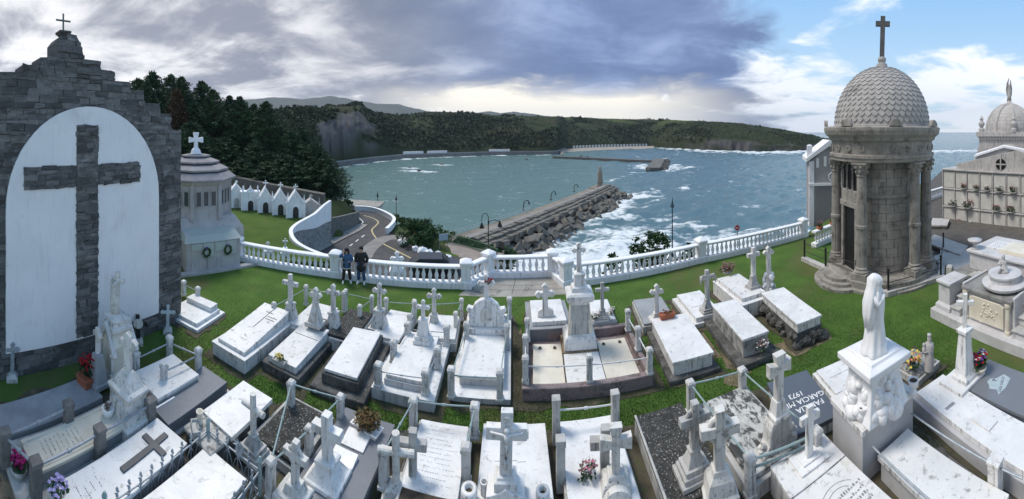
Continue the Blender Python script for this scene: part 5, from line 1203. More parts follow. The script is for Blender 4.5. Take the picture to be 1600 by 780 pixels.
t = Tomb('tomb','cracked white slab tomb on blackened kerb with leaning obelisk cross and moss planter',[408,565,467,592,531,522,480,502],.25)
t.rect('base',0,.25,darkbase,bevel=.03); t.rect('slab',.25,.44,marble2,-.17,-.12,-.45,wedge=.1); t.r2('slab_crack',-.62,.66,.12,.135,.50,.515,ink)
t.ped('pedestal_step',[(.36,.28,.25),(.36,.28,.62)],darkbase,at=Vector((0,t.L*.36,0)))
t.monument(493,508,.62,470,448,old,.27,'trefoil',1,1.1,.30,.35)
bouquet(P(437,570,.42), t.a, 'stone trough with yellow moss on the cracked white tomb', ['yellow'], .8, ('trough',greystone,.14), 'planter', None, 'stone_planter', leafy)

t = Tomb('tomb','plain bright white slab on blackened stepped base, second row',[502,576,556,588,598,518,554,513],.58)
t.rect('lower_base',0,.22,darkbase,.30,bevel=.03); t.rect('base',.22,.48,darkbase,.06,bevel=.03); t.rect('slab',.50,.58,marble,.0)

t = Tomb('tomb','wide white railed tomb with six posts and small pedestal cross, left of the scrolled tomb',[580,605,675,626,706,534,623,526],.30)
t.rect('base',0,.27,greybase); t.rect('base_cap',.27,.30,marble,.01); t.rect('slab_step',.30,.46,greybase,-.28,-.2,-.06); t.rect('slab',.46,.56,marble,-.32,-.24,-.1)
t.posts([(591,566),(665,577),(615,531),(684,541),(637,503),(698,508)],postm,.30,.085,'oct',iron,((0,1),(0,2),(1,3),(2,4),(3,5),(4,5)),.62,.014,.62)
t.monument(661,534,.56,497,467,marble,.27,'trefoil',2,.8,.17,.6)

t = Tomb('tomb','long white railed tomb with scrolled headstone medallion and red-flowered cross',[699,615,791,626,802,495,735,484],.16,ang=0)
t.rect('base',0,.13,greybase,bevel=.02); t.rect('base_cap',.13,.16,marble,.01); t.r2('slab_step',-.72,.72,-.80,.1,.16,.36,greybase); t.r2('slab',-.78,.78,-.82,.1,.36,.44,marble,.012); t.r2('rear_slab',-.7,.7,.45,.95,.16,.5,marble)
hs = .84*t.W/2
b = MB(); prof = [(-.62,0),(.62,0),(.62,.18),(.55,.2),(.58,.45),(.66,.52),(.60,.62),(.45,.58),(.38,.72),(.2,.86),(0,.90)]; full = prof+[(-x,z) for x,z in reversed(prof[2:-1])]
b.prism([(x,z+.62) for x,z in full], t.L*.08, t.L*.08+.22); hd = b.build('headstone', marble, t.o, .015)
b = MB(); b.box(-.68,.68,t.L*.05,t.L*.05+.4,.16,.62); b.build('headstone_base', marble, t.o, .02)
b = MB(); M2 = Matrix.Translation((0,t.L*.08-.03,1.0)) @ Matrix.Rotation(R(90),4,'X'); b.lathe([(.22,-.03),(.22,.0),(.17,.015),(.15,0),(.02,.0)], 20, M=M2, ex=.85, ey=1.2); b.build('medallion', old, hd)
for s_ in (-1,1): b = MB(); b.tube([(s_*.34,t.L*.08-.01,.78),(s_*.50,t.L*.08-.02,.86),(s_*.56,t.L*.08-.02,1.0),(s_*.48,t.L*.08-.02,1.08),(s_*.42,t.L*.08-.02,1.0)], .03, 6); b.build('scroll', marble, hd)
d0 = dist(t.c)+.3; add_cross(t.o,(0,t.L*.1+.1,1.48),zh(dist(P(758,505,1.0)),440)-1.48,.62,.13,marble,'trefoil')
t.posts([(705,573),(781,577),(729,503),(792,506),(741,482),(796,464)],postm,.16,.08,'oct',greeniron,((0,1),(0,2),(1,3),(2,4),(3,5)),(.72,),.017,.78)
bouquet(P(763,447,1.95)+Vector((0,.1,0)), 0, 'red flowers tied to the trefoil cross of the scrolled tomb', ['red'], .9, None, 'flowers', None, 'flower_bunch')

t = Tomb('family_plot','family plot of three cream slabs with speckled kerb, white posts and tall pillar cross',[813,612,1025,593,981,514,823,514],.22,'family plot',ang=-4)
kb = t.W/2; kl = t.L/2
for part, u0,u1,v0,v1 in (('kerb',-1,1,-1,-.86),('kerb',-1,1,.86,1),('kerb',-1,-.92,-.86,.86),('kerb',.92,1,-.86,.86)): t.r2(part,u0,u1,v0,v1,0,.34,pink,.02)
t.r2('bed',-.92,.92,-.86,.86,0,.06,pink)
for u0,u1,lab,m_ in ((-.84,-.34,'left',creamm),(-.32,.28,'mid',marble2),(.30,.84,'right',creamm)):
    sl_ = t.r2('slab',u0,u1,-.80,.55 if lab != 'mid' else .30,.06,.20 if lab != 'mid' else .26,m_,.012)
    if lab != 'mid':
        for x in (u0+.12,u1-.12):
            b = MB(); rg = [(x*t.W/2+.045*math.cos(a), .38*t.L/2+.045*math.sin(a), .215) for a in np.linspace(0,2*math.pi,12)]; b.tube(rg, .012, 5); b.lathe([(.035,.2),(.03,.225)],10,x*t.W/2,.38*t.L/2+.05); b.build('iron_ring', darkiron, sl_)
t.illegible(.262,-.26,.22,-.45,.2,9,mat('worn_ochre',(.40,.35,.22),None,.8,3,0))
pz = t.loc(905,540,.2); dm = dist(P(905,540,.2)); Z_ = lambda py: zh(dm,py)
b = MB(); b.sq([(.56,.46,.06),(.56,.46,.30)], pz.x, pz.y); b.build('pillar_footing', sandy, t.o)
b = MB(); b.sq([(.50,.42,.30),(.50,.42,Z_(518)-.1),(.46,.38,Z_(518)),(.37,.32,Z_(514))], pz.x, pz.y); b.build('pillar_base', marble, t.o, .015)
b = MB(); b.sq([(.35,.31,Z_(516)),(.28,.26,Z_(470))], pz.x, pz.y); sf = b.build('pillar_shaft', greystone, t.o, .02)
for sx in (-1,1):
    b = MB(); b.hexa([(pz.x+sx*.34-.05,pz.y-.32,Z_(516)),(pz.x+sx*.34+.05,pz.y-.32,Z_(516)),(pz.x+sx*.34+.05,pz.y-.24,Z_(516)),(pz.x+sx*.34-.05,pz.y-.24,Z_(516))],[(pz.x+sx*.25-.045,pz.y-.25,Z_(470)),(pz.x+sx*.25+.045,pz.y-.25,Z_(470)),(pz.x+sx*.25+.045,pz.y-.18,Z_(470)),(pz.x+sx*.25-.045,pz.y-.18,Z_(470))]); b.build('corner_strip', creamm, sf)
b = MB(); b.sq([(.28,.26,Z_(471)),(.30,.28,Z_(467)),(.40,.37,Z_(464)),(.43,.39,Z_(460)),(.43,.39,Z_(456)),(.36,.33,Z_(453)),(.27,.25,Z_(452)),(.24,.22,Z_(446)),(.17,.16,Z_(444)),(.15,.14,Z_(430)),(.18,.17,Z_(429)),(.18,.17,Z_(426)),(.10,.1,Z_(424))], pz.x, pz.y); b.build('pillar_cap', marble, t.o, .012)
add_cross(t.o,(pz.x,pz.y,Z_(425)),Z_(378)-Z_(425),.50,.13,marble2,'trefoil')
t.posts([(821,556),(821,523),(824,497),(921,554),(1015,543),(997,510),(981,483)],postm,.34,.075,'oct',mat('pale_rail',(.62,.63,.64),None,.5,3,0),((0,1),(1,2),(0,3),(3,4),(4,5),(5,6)),.62,.016,.72)

t = Tomb('tomb','blue-grey stepped tomb with small white headstone cross behind the family plot',[829,502,885,502,877,468,830,468],.6,ang=0)
t.rect('lower_base',0,.42,granite,.16); t.rect('base_cap',.42,.46,slabgrey,.18); t.rect('slab',.46,.60,marble,.0); b = MB(); p_ = t.loc(853,496,.6)
b.prism([(p_.x-.30,.6),(p_.x+.30,.6),(p_.x+.26,.82),(p_.x+.12,.90),(p_.x,.98),(p_.x-.12,.90),(p_.x-.26,.82)], p_.y, p_.y+.16); b.build('headstone', marble, t.o, .02); t.cross(852,492,.95,442,marble,'trefoil',.66,.15)
t = Tomb('tomb','grey tomb with white top and slim grey cross, right behind the pillar cross',[925,502,963,498,948,468,919,469],.5,ang=-4)
t.rect('base',0,.42,slabgrey,.05); t.rect('slab',.42,.5,marble); t.monument(941,496,.5,483,441,greystone,.24,'plain',2,.52,.12,.5)
bouquet(P(929,499,.5), 0, 'dark leafy bunch with white blooms by the slim grey cross', ['white'], 1.0, None, 'flowers', None, 'flower_bunch'); bouquet(P(955,491,.5), 0, 'dark leafy bunch on the far side of the slim grey cross', ['white'], .9, None, 'flowers', None, 'flower_bunch')

t = Tomb('tomb','grey slab tomb with slim weathered cross, behind the terracotta trough tomb',[1012,506,1058,497,1031,465,984,468],.36,ang=-8)
t.rect('base',0,.28,greystone,.04); t.rect('slab',.28,.36,slabgrey); t.monument(1026,499,.36,487,443,old,.26,'trefoil',2,.55,.13,.5)
t = Tomb('tomb','large plain white slab tomb on dark kerb with terracotta trough at its head',[1054,564,1118,550,1069,491,1015,498],.55,ang=-8)
t.rect('kerb',0,.14,darkbase,.16,bevel=.03); t.rect('base',.14,.46,marble2,-.02); t.rect('slab',.46,.55,marble,.02)
bouquet(P(1042,497,.55), -.1, 'terracotta trough with a low succulent on the large plain white slab', ['heather'], 1.0, ('trough',terrac,.17), 'planter', None, 'terracotta_trough', leafg, 10, .18, .1)
t = Tomb('tomb','low two-step white tomb with garlanded cross between two dark-based tombs',[1092,502,1132,485,1092,452,1044,462],.32,ang=-6)
t.rect('base',0,.16,marble2,.0); t.r2('slab',-.72,.9,-.9,.92,.16,.32,marble); t.r2('panel',-.5,.6,-.2,.8,.32,.335,marble); t.monument(1105,487,.32,466,421,greystone,.25,'plain',2,.5,.13,.45)
b = MB(); p_ = t.loc(1105,487,.32); dz = zh(dist(P(1105,487,.32)),432)
for s_ in (-1,1): b.tube([(p_.x,p_.y-.09,dz+.05),(p_.x+s_*.22,p_.y-.1,dz+.08),(p_.x+s_*.30,p_.y-.09,dz-.05),(p_.x+s_*.31,p_.y-.08,dz-.24)], [.035,.05,.045,.02], 7)
b.build('stone_garland', greystone, t.o)
t = Tomb('tomb','tall white slab tomb on blackened stepped base with faded wreath on its end',[1161,529,1204,518,1148,468,1110,475],.78,ang=-10)
t.rect('kerb',0,.2,darkbase,.26,bevel=.03); t.rect('base',.2,.70,mat('stained_side',(.42,.42,.40),(.20,.20,.19),.9,2,.3,30,[(4,.5,.66,(.07,.07,.065),.8)]),-.03); t.rect('slab',.70,.78,marble,.0)
M_ = Matrix.Translation(t.c) @ Matrix.Rotation(t.a,4,'Z'); bouquet(M_ @ Vector((.12,-t.L/2-.14,.30)), t.a, 'faded pale flower wreath leaning on the end of the tall white slab', ['white','heather'], 1.3, None, 'flowers', None, 'flower_wreath', leafy, 20, .16, .22)
t = Tomb('tomb','high stepped white tomb with pedestal cross and heather pot, beside the rockery cross',[1168,474,1200,453,1152,425,1115,435],.7,ang=-6)
t.rect('base',0,.5,marble2,.02); t.rect('base_cap',.5,.56,marble,.04); t.r2('slab',-.85,.85,-.85,.9,.56,.70,marble2); t.monument(1177,452,.62,430,386,marble2,.30,'plain',2,.5,.14,.45,m2=greystone)
bouquet(P(1136,427,.7), 0, 'low pot of brown heather on the high stepped white tomb', ['heather'], 1.7, ('round',greystone,.1), 'planter', None, 'heather_pot', dryleaf, 40, .22, .16)
t = Tomb('tomb','white slab tomb on rough dark rock base below the rockery cross',[1248,504,1290,491,1221,450,1186,458],.78,ang=-14)
t.rect('base',.45,.70,marble2,-.04); t.rect('slab',.70,.78,marble); rb = []
b = MB(); b.box(-t.W/2+.02,t.W/2-.02,-t.L/2+.02,t.L/2-.02,0,.45); b.build('rubble_core', darkbase, t.o)
for i in range(60):
    e = random.choice((0,1,2,3)); q = random.uniform(-1,1)
    x, y = ((q*t.W/2,-t.L/2) if e == 0 else (q*t.W/2,t.L/2) if e == 1 else (-t.W/2,q*t.L/2) if e == 2 else (t.W/2,q*t.L/2)); s_ = random.uniform(.10,.17)
    o_ = link_copy(stonem, 'rubble_stone', t.o, (x*1.06,y*1.03,random.uniform(.05,.36)), (random.random()*6,random.random()*6,0), (s_*1.3,s_*1.1,s_*.8))
rk = t.loc(1203,464,.3); drk = dist(P(1203,464,.3)); zr0 = zh(drk,430)
for i in range(46):
    k = random.random(); r = .42*(1-k*.72); a = random.uniform(0,6.28); s_ = random.uniform(.07,.12); link_copy(link_mesh if False else bbm, 'rockery_stone', t.o, (rk.x+r*math.cos(a),rk.y+.1+r*math.sin(a)*.8,.1+(zr0-.1)*k), (random.random()*6,random.random()*6,0), (s_*2.6,s_*2.3,s_*2))
b = MB(); b.lathe([(.42,0),(.30,zr0*.5),(.12,zr0)], 9, rk.x, rk.y+.1); b.build('rockery_core', greystone, t.o)
add_cross(t.o,(rk.x,rk.y+.1,zr0-.05),zh(drk,385)-zr0+.05,.52,.15,old,'trefoil')

# ---------------- back row of small railed plots (left)
def small_plot(label, quad, z, mslab, crossargs, posts, mpost=old, railm=iron, ang=None, hw=.30, style='trefoil', base=postm):
    t = Tomb('railed_tomb',label,quad,z,'tomb',ang=ang); t.rect('base',0,z-.1,base,.05,bevel=.02); t.rect('slab',z-.1,z,mslab)
    px, pyb, pyc, pyt = crossargs; t.monument(px,pyb,.1,pyc,pyt,base,hw,style,2,.62,.14,.5)
    n = len(posts); t.posts(posts,mpost,.1,.065,'oct',railm,[(i,(i+1)) for i in range(n-1)],.8,.014,.8); return t
small_plot('railed tomb with slim plain cross on blackened block, behind the sloping white slab',[450,509,490,511,537,482,488,472],.45,marble2,(454,511,472,428),[(428,472),(478,445),(537,455)],style='plain',hw=.36)
small_plot('railed tomb with dark mossy slab behind a trefoil cross',[512,524,546,526,590,490,545,482],.5,lichen,(521,527,486,443),[(562,476),(581,461),(540,452)],hw=.36)
small_plot('railed tomb with white slab behind a round-armed cross on broad steps and green vase',[580,526,622,528,650,492,610,482],.4,marble,(593,523,482,441),[(603,465),(647,468),(640,490)],railm=greeniron,hw=.40)
small_plot('railed tomb with green rails and white slab behind a trefoil cross, beside the scrolled tomb',[662,528,706,528,722,494,668,490],.4,marble,(678,516,490,449),[(648,470),(721,466),(712,487)],railm=greeniron,hw=.28)
t = Tomb('railed_tomb','low stepped white grave with two posts against the gable wall end',[262,482,306,510,345,484,300,464],.22,ang=10)
t.rect('base',0,.12,marble,.1); t.rect('slab',.12,.24,marble,-.04); t.r2('head_slab',-.8,.8,.35,.95,.24,.42,marble)
t.posts([(309,448),(287,438)],marble,.1,.075,'oct',iron,((0,1),),.7,.016,.62)

# crosses against the gable wall
for nm, px, yb, yt, m_, lab, st, wr in (('wall_cross',262,520,475,mat('pale_blue_paint',(.50,.56,.58),(.42,.48,.50),.6,6,.1),'pale painted cross on stone foot at the end of the gable wall','trefoil',.55),('wall_cross',216,538,492,darkiron,'black iron cross with round white plate against the gable wall','plain',.62),('wall_cross',19,594,534,iron,'slim grey metal cross against the gable wall beside the grey slab','trefoil',.4)):
    p = P(px,yb); t = thing(nm, lab, 'grave cross', tuple(p), -azi(px)); h = zh(dist(p),yt)
    b = MB(); b.sq([(.16,.14,0),(.16,.14,.1),(.09,.08,.2)]); b.build('foot', greystone, t, .01); add_cross(t,(0,0,.15),h-.15,h*wr,.10 if m_ is not darkiron else .14,m_,st,depth=.06,bevel=.006)
    if m_ is darkiron: b = MB(); M2 = Matrix.Translation((0,-.04,h*.72)) @ Matrix.Rotation(R(90),4,'X'); b.lathe([(.16,0),(.16,.02)], 18, M=M2); b.build('plate', old, t)

# ---------------- front row, left block
t = Tomb('grave_slab','long low blue-grey stone slab beside the gable wall lawn with a tapered grey cross stone',[-30,655,20,684,165,603,115,589],.16,'grave slab',ang=12)
t.rect('slab',0,.16,slabgrey,bevel=.02); p_ = t.loc(153,600,.16); dd_ = dist(P(153,600,.16))
b = MB(); b.sq([(.26,.22,.14),(.26,.22,.26),(.22,.18,.28),(.13,.11,zh(dd_,553)),(.09,.08,zh(dd_,551))], p_.x, p_.y); b.build('cross_stone', slabgrey, t.o, .015); add_cross(t.o,(p_.x,p_.y,zh(dd_,553)),zh(dd_,512)-zh(dd_,553),.34,.11,old,'plain')
bouquet(P(136,599,.16), .3, 'terracotta pot of red cyclamen on the long blue-grey slab', ['red','red'], 1.45, ('box',terrac,.22), 'flower pot', None, 'flower_pot', leafd, 44, .17, .3)

t = Tomb('shrine_tomb','tall weathered gabled shrine with draped cross statue and railed white slab behind',[219,580,240,630,312,582,265,552],.5,ang=4)
t.rect('base',0,.12,greystone,.12); t.rect('slab_body',.12,.42,greystone,-.02); t.rect('slab',.42,.5,marble)
p_ = t.loc(183,590,0); dd_ = dist(P(183,590,0)); Z_ = lambda py: zh(dd_,py)
b = MB(); b.sq([(.52,.42,0),(.52,.42,.18),(.46,.36,.22),(.42,.32,.3)], p_.x, p_.y); b.build('shrine_base', old, t.o, .015)
b = MB(); zz = Z_(528); zg = Z_(503); b.prism([(p_.x-.40,.28),(p_.x+.40,.28),(p_.x+.40,zz),(p_.x,zg),(p_.x-.40,zz)], p_.y-.30, p_.y+.30); sb = b.build('shrine_body', creamm, t.o, .015)
for yy in (-.36,.33):
    b = MB(); b.prism([(p_.x-.54,zz-.16),(p_.x-.42,zz-.2),(p_.x,zg-.12),(p_.x+.42,zz-.2),(p_.x+.54,zz-.16),(p_.x,zg+.12)], p_.y+yy-.04, p_.y+yy+.07); b.build('gable_moulding', old, sb)
for s_ in (-1,1): b = MB(); b.lathe([(.07,.3),(.07,.4),(.05,.42),(.05,zz-.3),(.08,zz-.22),(.08,zz-.14)], 10, p_.x+s_*.36, p_.y-.33); b.build('corner_shaft', old, sb)
b = MB(); zt_ = Z_(488); b.sq([(.34,.30,zg-.12),(.34,.30,zg-.02),(.28,.25,zg),(.26,.23,zg+.1),(.30,.27,zg+.12),(.30,.27,zg+.18),(.20,.18,zt_-.05),(.15,.14,zt_)], p_.x, p_.y); b.build('shrine_cap', old, t.o, .012)
hc = Z_(423)-zt_; c_ = add_cross(t.o,(p_.x,p_.y,zt_-.02),hc,.44,.13,old,'round',rz=.5)
b = MB(); b.loft([(p_.x-.02,p_.y-.06,zt_,.15,.11),(p_.x-.04,p_.y-.08,zt_+hc*.25,.14,.10),(p_.x-.03,p_.y-.1,zt_+hc*.5,.12,.09),(p_.x+.02,p_.y-.08,zt_+hc*.7,.11,.08),(p_.x+.08,p_.y-.05,zt_+hc*.78,.06,.05)], 14, fold=.10, kf=7); b.tube([(p_.x-.2,p_.y-.07,zt_+hc*.74),(p_.x-.12,p_.y-.12,zt_+hc*.66),(p_.x-.13,p_.y-.1,zt_+hc*.3)], [.03,.05,.02], 7); b.build('drapery', old, c_, 0, True)
t.posts([(213,548),(265,524),(310,543),(256,568)],postm,.1,.075,'oct',iron,((0,1),(1,2),(2,3)),.72,.022,.8)

t = Tomb('railed_tomb','railed tomb with yellowed slab, grey posts and ornate weathered cross at its head',[33,699,63,730,202,659,163,630],.42,ang=11)
t.rect('plot_base',0,.12,greystone,.42,.42,.12); t.rect('slab_body',.12,.35,slabgrey,.04); t.rect('slab',.35,.42,creamm,.06); t.r2('slab_border',-.98,-.90,-.95,.95,.42,.435,creamm); t.r2('slab_border',.90,.98,-.95,.95,.42,.435,creamm)
t.illegible(.4225,-.7,.6,-.75,.1,9,ink)
p_ = t.loc(200,650,.3); dd_ = dist(P(200,650,.3)); Z_ = lambda py: zh(dd_,py)
b = MB(); b.sq([(.50,.40,.1),(.50,.40,.42),(.44,.35,.44),(.42,.33,.52),(.36,.29,.55),(.34,.27,Z_(607)-.1),(.40,.32,Z_(605)),(.40,.32,Z_(602)),(.30,.24,Z_(599)),(.22,.18,Z_(588)),(.12,.1,Z_(578))], p_.x, p_.y); b.build('pedestal', old, t.o, .012)
for s_ in (-1,1): b = MB(); b.prism([(p_.x+s_*.12+.09*math.cos(a), Z_(622)+.14*math.sin(a)) for a in np.linspace(0,math.pi,9)]+[(p_.x+s_*.12-.09,Z_(636)),(p_.x+s_*.12+.09,Z_(636))], p_.y-.36, p_.y-.26); b.build('niche_relief', old, t.o)
add_cross(t.o,(p_.x,p_.y,Z_(579)),Z_(518)-Z_(579),.54,.15,old,'trefoil',rz=.45)
t.posts([(8,672),(56,718),(107,628),(156,667),(235,624)],mat('dark_post_stone',(.22,.21,.20),(.13,.125,.12),.9,5,.4,50),.1,.10,'flat',iron,((0,1),(0,2),(1,3),(3,4)),.82,.028,.72)
bouquet(P(169,650,.42), 0, 'empty white flower pot with dark soil on the yellowed slab', ['heather'], 1.05, ('round',whitep,.20), 'flower pot', None, 'flower_pot', soil, 6, .08, .03)
bouquet(P(30,742,.12), 0, 'pot of magenta flowers between the grey posts at the end of the yellowed tomb', ['magenta'], 1.25, ('round',greystone,.16), 'flower pot', None, 'flower_pot', leafd, 60, .15, .16)

t = Tomb('grave_slab','polished dark grey granite slab with a thin white metal cross, between shrine and broken tomb',[221,622,262,657,363,597,319,578],.36,'grave slab',ang=5)
t.rect('base',0,.1,greystone,.08); t.rect('slab',.1,.36,granite,bevel=.01)
b = MB(); p_ = t.loc(255,632,.36); b.box(p_.x-.02,p_.x+.02,p_.y-.25,p_.y+.35,.36,.38); b.box(p_.x-.16,p_.x+.02,p_.y-.27,p_.y-.235,.36,.38); b.build('metal_cross', whitep, t.o)

t = Tomb('grave_slab','white marble slab with a large dark flat cross laid on it',[75,765,150,795,304,691,242,659],.42,'grave slab',ext=.3,ang=12)
t.rect('base',0,.34,slabgrey,-.04); t.rect('slab',.34,.42,marble)
p_ = (t.loc(188,734,.42)+t.loc(262,682,.42))/2; b = MB(); cl = (t.loc(262,682,.42)-t.loc(188,734,.42)).length
b.flat([(x,z-cl/2) for x,z in cross_poly(cl,cl*.52,.13,'plain',cl*.70)], .42, .455, Matrix.Translation((p_.x,p_.y,0))); b.build('flat_cross', mat('dark_slate_cross',(.062,.068,.078),(.09,.096,.106),.5,6,.1), t.o, .006); t.illegible(.4225,-.5,.3,-.7,-.3,4)
bouquet(P(92,782,.42), 0, 'bunch of pale lilac flowers at the foot of the slab with the dark flat cross', ['lilac'], 1.3, None, 'flowers', None, 'flower_bunch')

t = Tomb('tomb','broken white slab tomb with stone vase and trough on its crumbling end',[273,663,331,695,437,622,381,603],.46,ang=2)
t.rect('base',0,.36,darkbase,-.05,bevel=.03); t.r2('slab',-1,1,-.42,1,.36,.46,marble); t.r2('broken_end',-.95,.92,-1,-.44,.34,.43,mat('broken_stone',(.55,.54,.51),(.34,.33,.31),.95,5,.6,40,[(8,.5,.62,(.12,.12,.11),.8)]),.03)
v = P(312,662,.43); s_ = thing('stone_vase','narrow stone vase on the crumbling end of the broken tomb','vase',tuple(v)); b = MB(); b.lathe([(.07,0),(.075,.04),(.06,.06),(.06,.22),(.085,.25),(.085,.28),(.06,.28),(.05,.2)], 14); b.build('body', creamm, s_, 0, True)
v = P(305,673,.43); s_ = thing('stone_trough','small empty stone trough on the crumbling end of the broken tomb','trough',tuple(v),-.5); b = MB(); b.sq([(.19,.08,0),(.19,.08,.12),(.15,.05,.12),(.15,.05,.07)]); b.build('body', greystone, s_, .012)

t = Tomb('tomb','white slab enclosed by the ornate grey iron fence',[224,780,320,812,393,743,321,704],.4,ext=.9,ang=6)
t.rect('base',0,.32,slabgrey,-.05); t.rect('slab',.32,.4,marble); fe = t
# ornate iron fence: hoops, pickets with fleur tips, two rails
fn = thing('iron_fence','ornate grey iron fence with hoops and fleur-de-lis tips around a white slab','fence',tuple(t.c),t.a)
def fence_run(A, B, h=.62):
    d = B-A; L_ = d.length; n = max(3,int(L_/.24)); M = Matrix.Translation(A) @ Matrix.Rotation(math.atan2(d.y,d.x),4,'Z')
    for z in (.10,h*.80): b = MB(); b.tube([M @ Vector((0,0,z)), M @ Vector((L_,0,z))], .016, 6); b.build('rail', iron, fn)
    for i in range(n+1):
        x = L_*i/n; b = MB(); b.tube([M @ Vector((x,0,0)), M @ Vector((x,0,h*.98))], .012, 6); b.ball(M @ Vector((x,0,h*.9)), .03, 7, 5)
        b.tube([M @ Vector((x-.045,0,h*1.0)), M @ Vector((x,0,h*.95)), M @ Vector((x+.045,0,h*1.0))], .012, 5); b.ball(M @ Vector((x,0,h*1.08)), .028, 6, 5, 1.6); b.build('picket', iron, fn)
        if i < n:
            s_ = L_/n; hp_ = [M @ Vector((x+s_/2-s_*.95*math.cos(a), .012, .1+(h*.62)*math.sin(a))) for a in np.linspace(0,math.pi,11)]; b = MB(); b.tube(hp_, .010, 5); b.build('hoop', iron, fn)
W_ = t.W/2+.16; Lf, Lb = -t.L/2-.1, t.L/2+.2
cs = [Vector((-W_,Lf,0)),Vector((-W_,Lb,0)),Vector((W_,Lb,0)),Vector((W_,Lf,0))]
fence_run(cs[0],cs[1]); fence_run(cs[1],cs[2]); fence_run(cs[2],cs[3])
b = MB(); c_ = cs[1].lerp(cs[2],.62)
for k in range(9):
    a = k*.7; b.tube([c_+Vector((.0,0,.5)), c_+Vector((.09*math.cos(a),.02,.62+.07*math.sin(a))), c_+Vector((.15*math.cos(a+.5),0,.66+.13*math.sin(a+.5)))], [.018,.022,.01], 6)
b.build('scroll_crest', iron, fn)
for c_ in cs: b = MB(); b.lathe([(.04,0),(.04,.66),(.055,.68),(.02,.76)], 8, c_.x, c_.y); b.build('corner_post', greeniron, fn)

t = Tomb('railed_tomb','black mossy slab framed by verdigris rails with a log-armed cross on stepped base',[408,667,468,707,512,642,454,626],.3,ang=0)
t.rect('base',0,.2,greystone,.14,.3); t.rect('slab',.2,.3,lichen,.0,.25,bevel=.02)
t.monument(396,712,.15,676,615,old,.32,'round',3,.72,.15,.42,m2=greystone)
t.posts([(455,594),(532,616),(483,665),(423,716)],postm,.15,.075,'oct',greeniron,((0,1),(1,2),(2,3),(0,3)),.88,.018,.75)
gx_ = [ (455,594),(532,616) ]
t2 = Tomb('grave_cross','weathered stone cross with ring boss on square block, beside the granite tomb with white cross',[425,790,490,795,490,760,430,756],.35,'grave cross',ang=0)
t2.ped('block',[(.30,.26,0),(.30,.26,.42),(.26,.22,.46)],old,at=Vector((0,0,0))); dd_ = dist(P(461,778,.4)); b = MB(); p_ = t2.loc(461,770,.46); t2.ped('foot',[(.26,.22,.46),(.18,.16,.5),(.13,.12,.66)],old,at=Vector((p_.x,p_.y,0)))
h_ = zh(dist(P(461,770,.46)),688)-.66; add_cross(t2.o,(p_.x,p_.y,.65),h_,h_*.68,h_*.16,old,'celtic')

t = Tomb('tomb','polished blue-grey granite tomb with tall white marble cross and two white plaques',[446,745,552,786,627,662,550,646],.4,ext=.25,ang=0)
t.rect('base',0,.3,dgran,-.05); t.rect('slab',.3,.4,granite,bevel=.008)
p_ = t.loc(512,748,.4); dd_ = dist(P(512,748,.4)); Z_ = lambda py: zh(dd_,py)
b = MB(); b.sq([(.36,.32,.4),(.36,.32,.48),(.32,.28,.50),(.29,.26,.53),(.17,.15,Z_(722)),(.20,.18,Z_(720)),(.20,.18,Z_(715)),(.15,.13,Z_(713))], p_.x, p_.y); b.build('pedestal', marble, t.o, .014); add_cross(t.o,(p_.x,p_.y,Z_(714)),Z_(646)-Z_(714),.62,.17,marble,'plain')
for i, (q, h_) in enumerate((((518,706),.06),((556,690),.05))):
    p2 = t.loc(*q,.4) if i else t.loc(535,722,.4); b = MB(); b.hexa([(p2.x-.26,p2.y-.2,.4),(p2.x+.26,p2.y-.2,.4),(p2.x+.26,p2.y+.2,.4),(p2.x-.26,p2.y+.2,.4)],[(p2.x-.26,p2.y-.2,.43),(p2.x+.26,p2.y-.2,.43),(p2.x+.26,p2.y+.2,.43+h_),(p2.x-.26,p2.y+.2,.43+h_)]); b.build('plaque', marble, t.o, .006)
bouquet(P(573,672,.4), -.2, 'white trough of dry brown fern on the blue-grey granite tomb', [], 1.3, ('trough',whitep,.10), 'planter', None, 'fern_planter', dryleaf, 150, .22, .26)

t = Tomb('railed_tomb','white slab covered in faint lines of inscription between pale posts with green rails',[628,772,713,770,735,663,653,657],.4,ext=.4,ang=0)
t.rect('base',0,.32,greystone,.06); t.rect('slab',.32,.4,marble,.0); t.illegible(.4025,-.75,.8,-.45,.92,13,mat('faint_letters',(.45,.45,.45),None,.8,3,0)); t.r2('gravel_strip',-.9,.9,-.98,-.62,.4,.43,soil)
t.posts([(646,621),(742,630),(728,694),(600,700)],postm,.2,.085,'oct',greeniron,((1,2),(0,3),(0,1)),.9,.017,.75)
def cross_stone(label, px, yb, yfoot, ytop, m, style, hw=.3, wr=.72, tr=.16, zb=.0, sidecol=None, rot=0):
    p = P(px,yb,zb); d = dist(p); t = thing('grave_cross', label, 'grave cross', tuple(p), -azi(px)*.55+rot); zf = zh(d,yfoot); h = zh(d,ytop)-zf; p0z = p.z
    b = MB(); b.sq([(hw,hw*.8,-zb),(hw,hw*.8,(zf-zb)*.5),(hw*.86,hw*.7,(zf-zb)*.55),(hw*.72,hw*.58,(zf-zb)*.8),(hw*.5,hw*.42,(zf-zb)*.9),(hw*.42,hw*.36,zf-zb)]); b.build('pedestal', sidecol or m, t, .012)
    add_cross(t,(0,0,zf-zb-.01),h,h*wr,h*tr,m,style); return t
cross_stone('round log cross on a weathered rocky pedestal between granite tomb and inscribed slab',619,786,752,676,old,'round',.26,.76,.15)
cross_stone('square grey cross on gabled pedestal standing on the inscribed slab',645,772,744,671,greystone,'plain',.28,.60,.17)

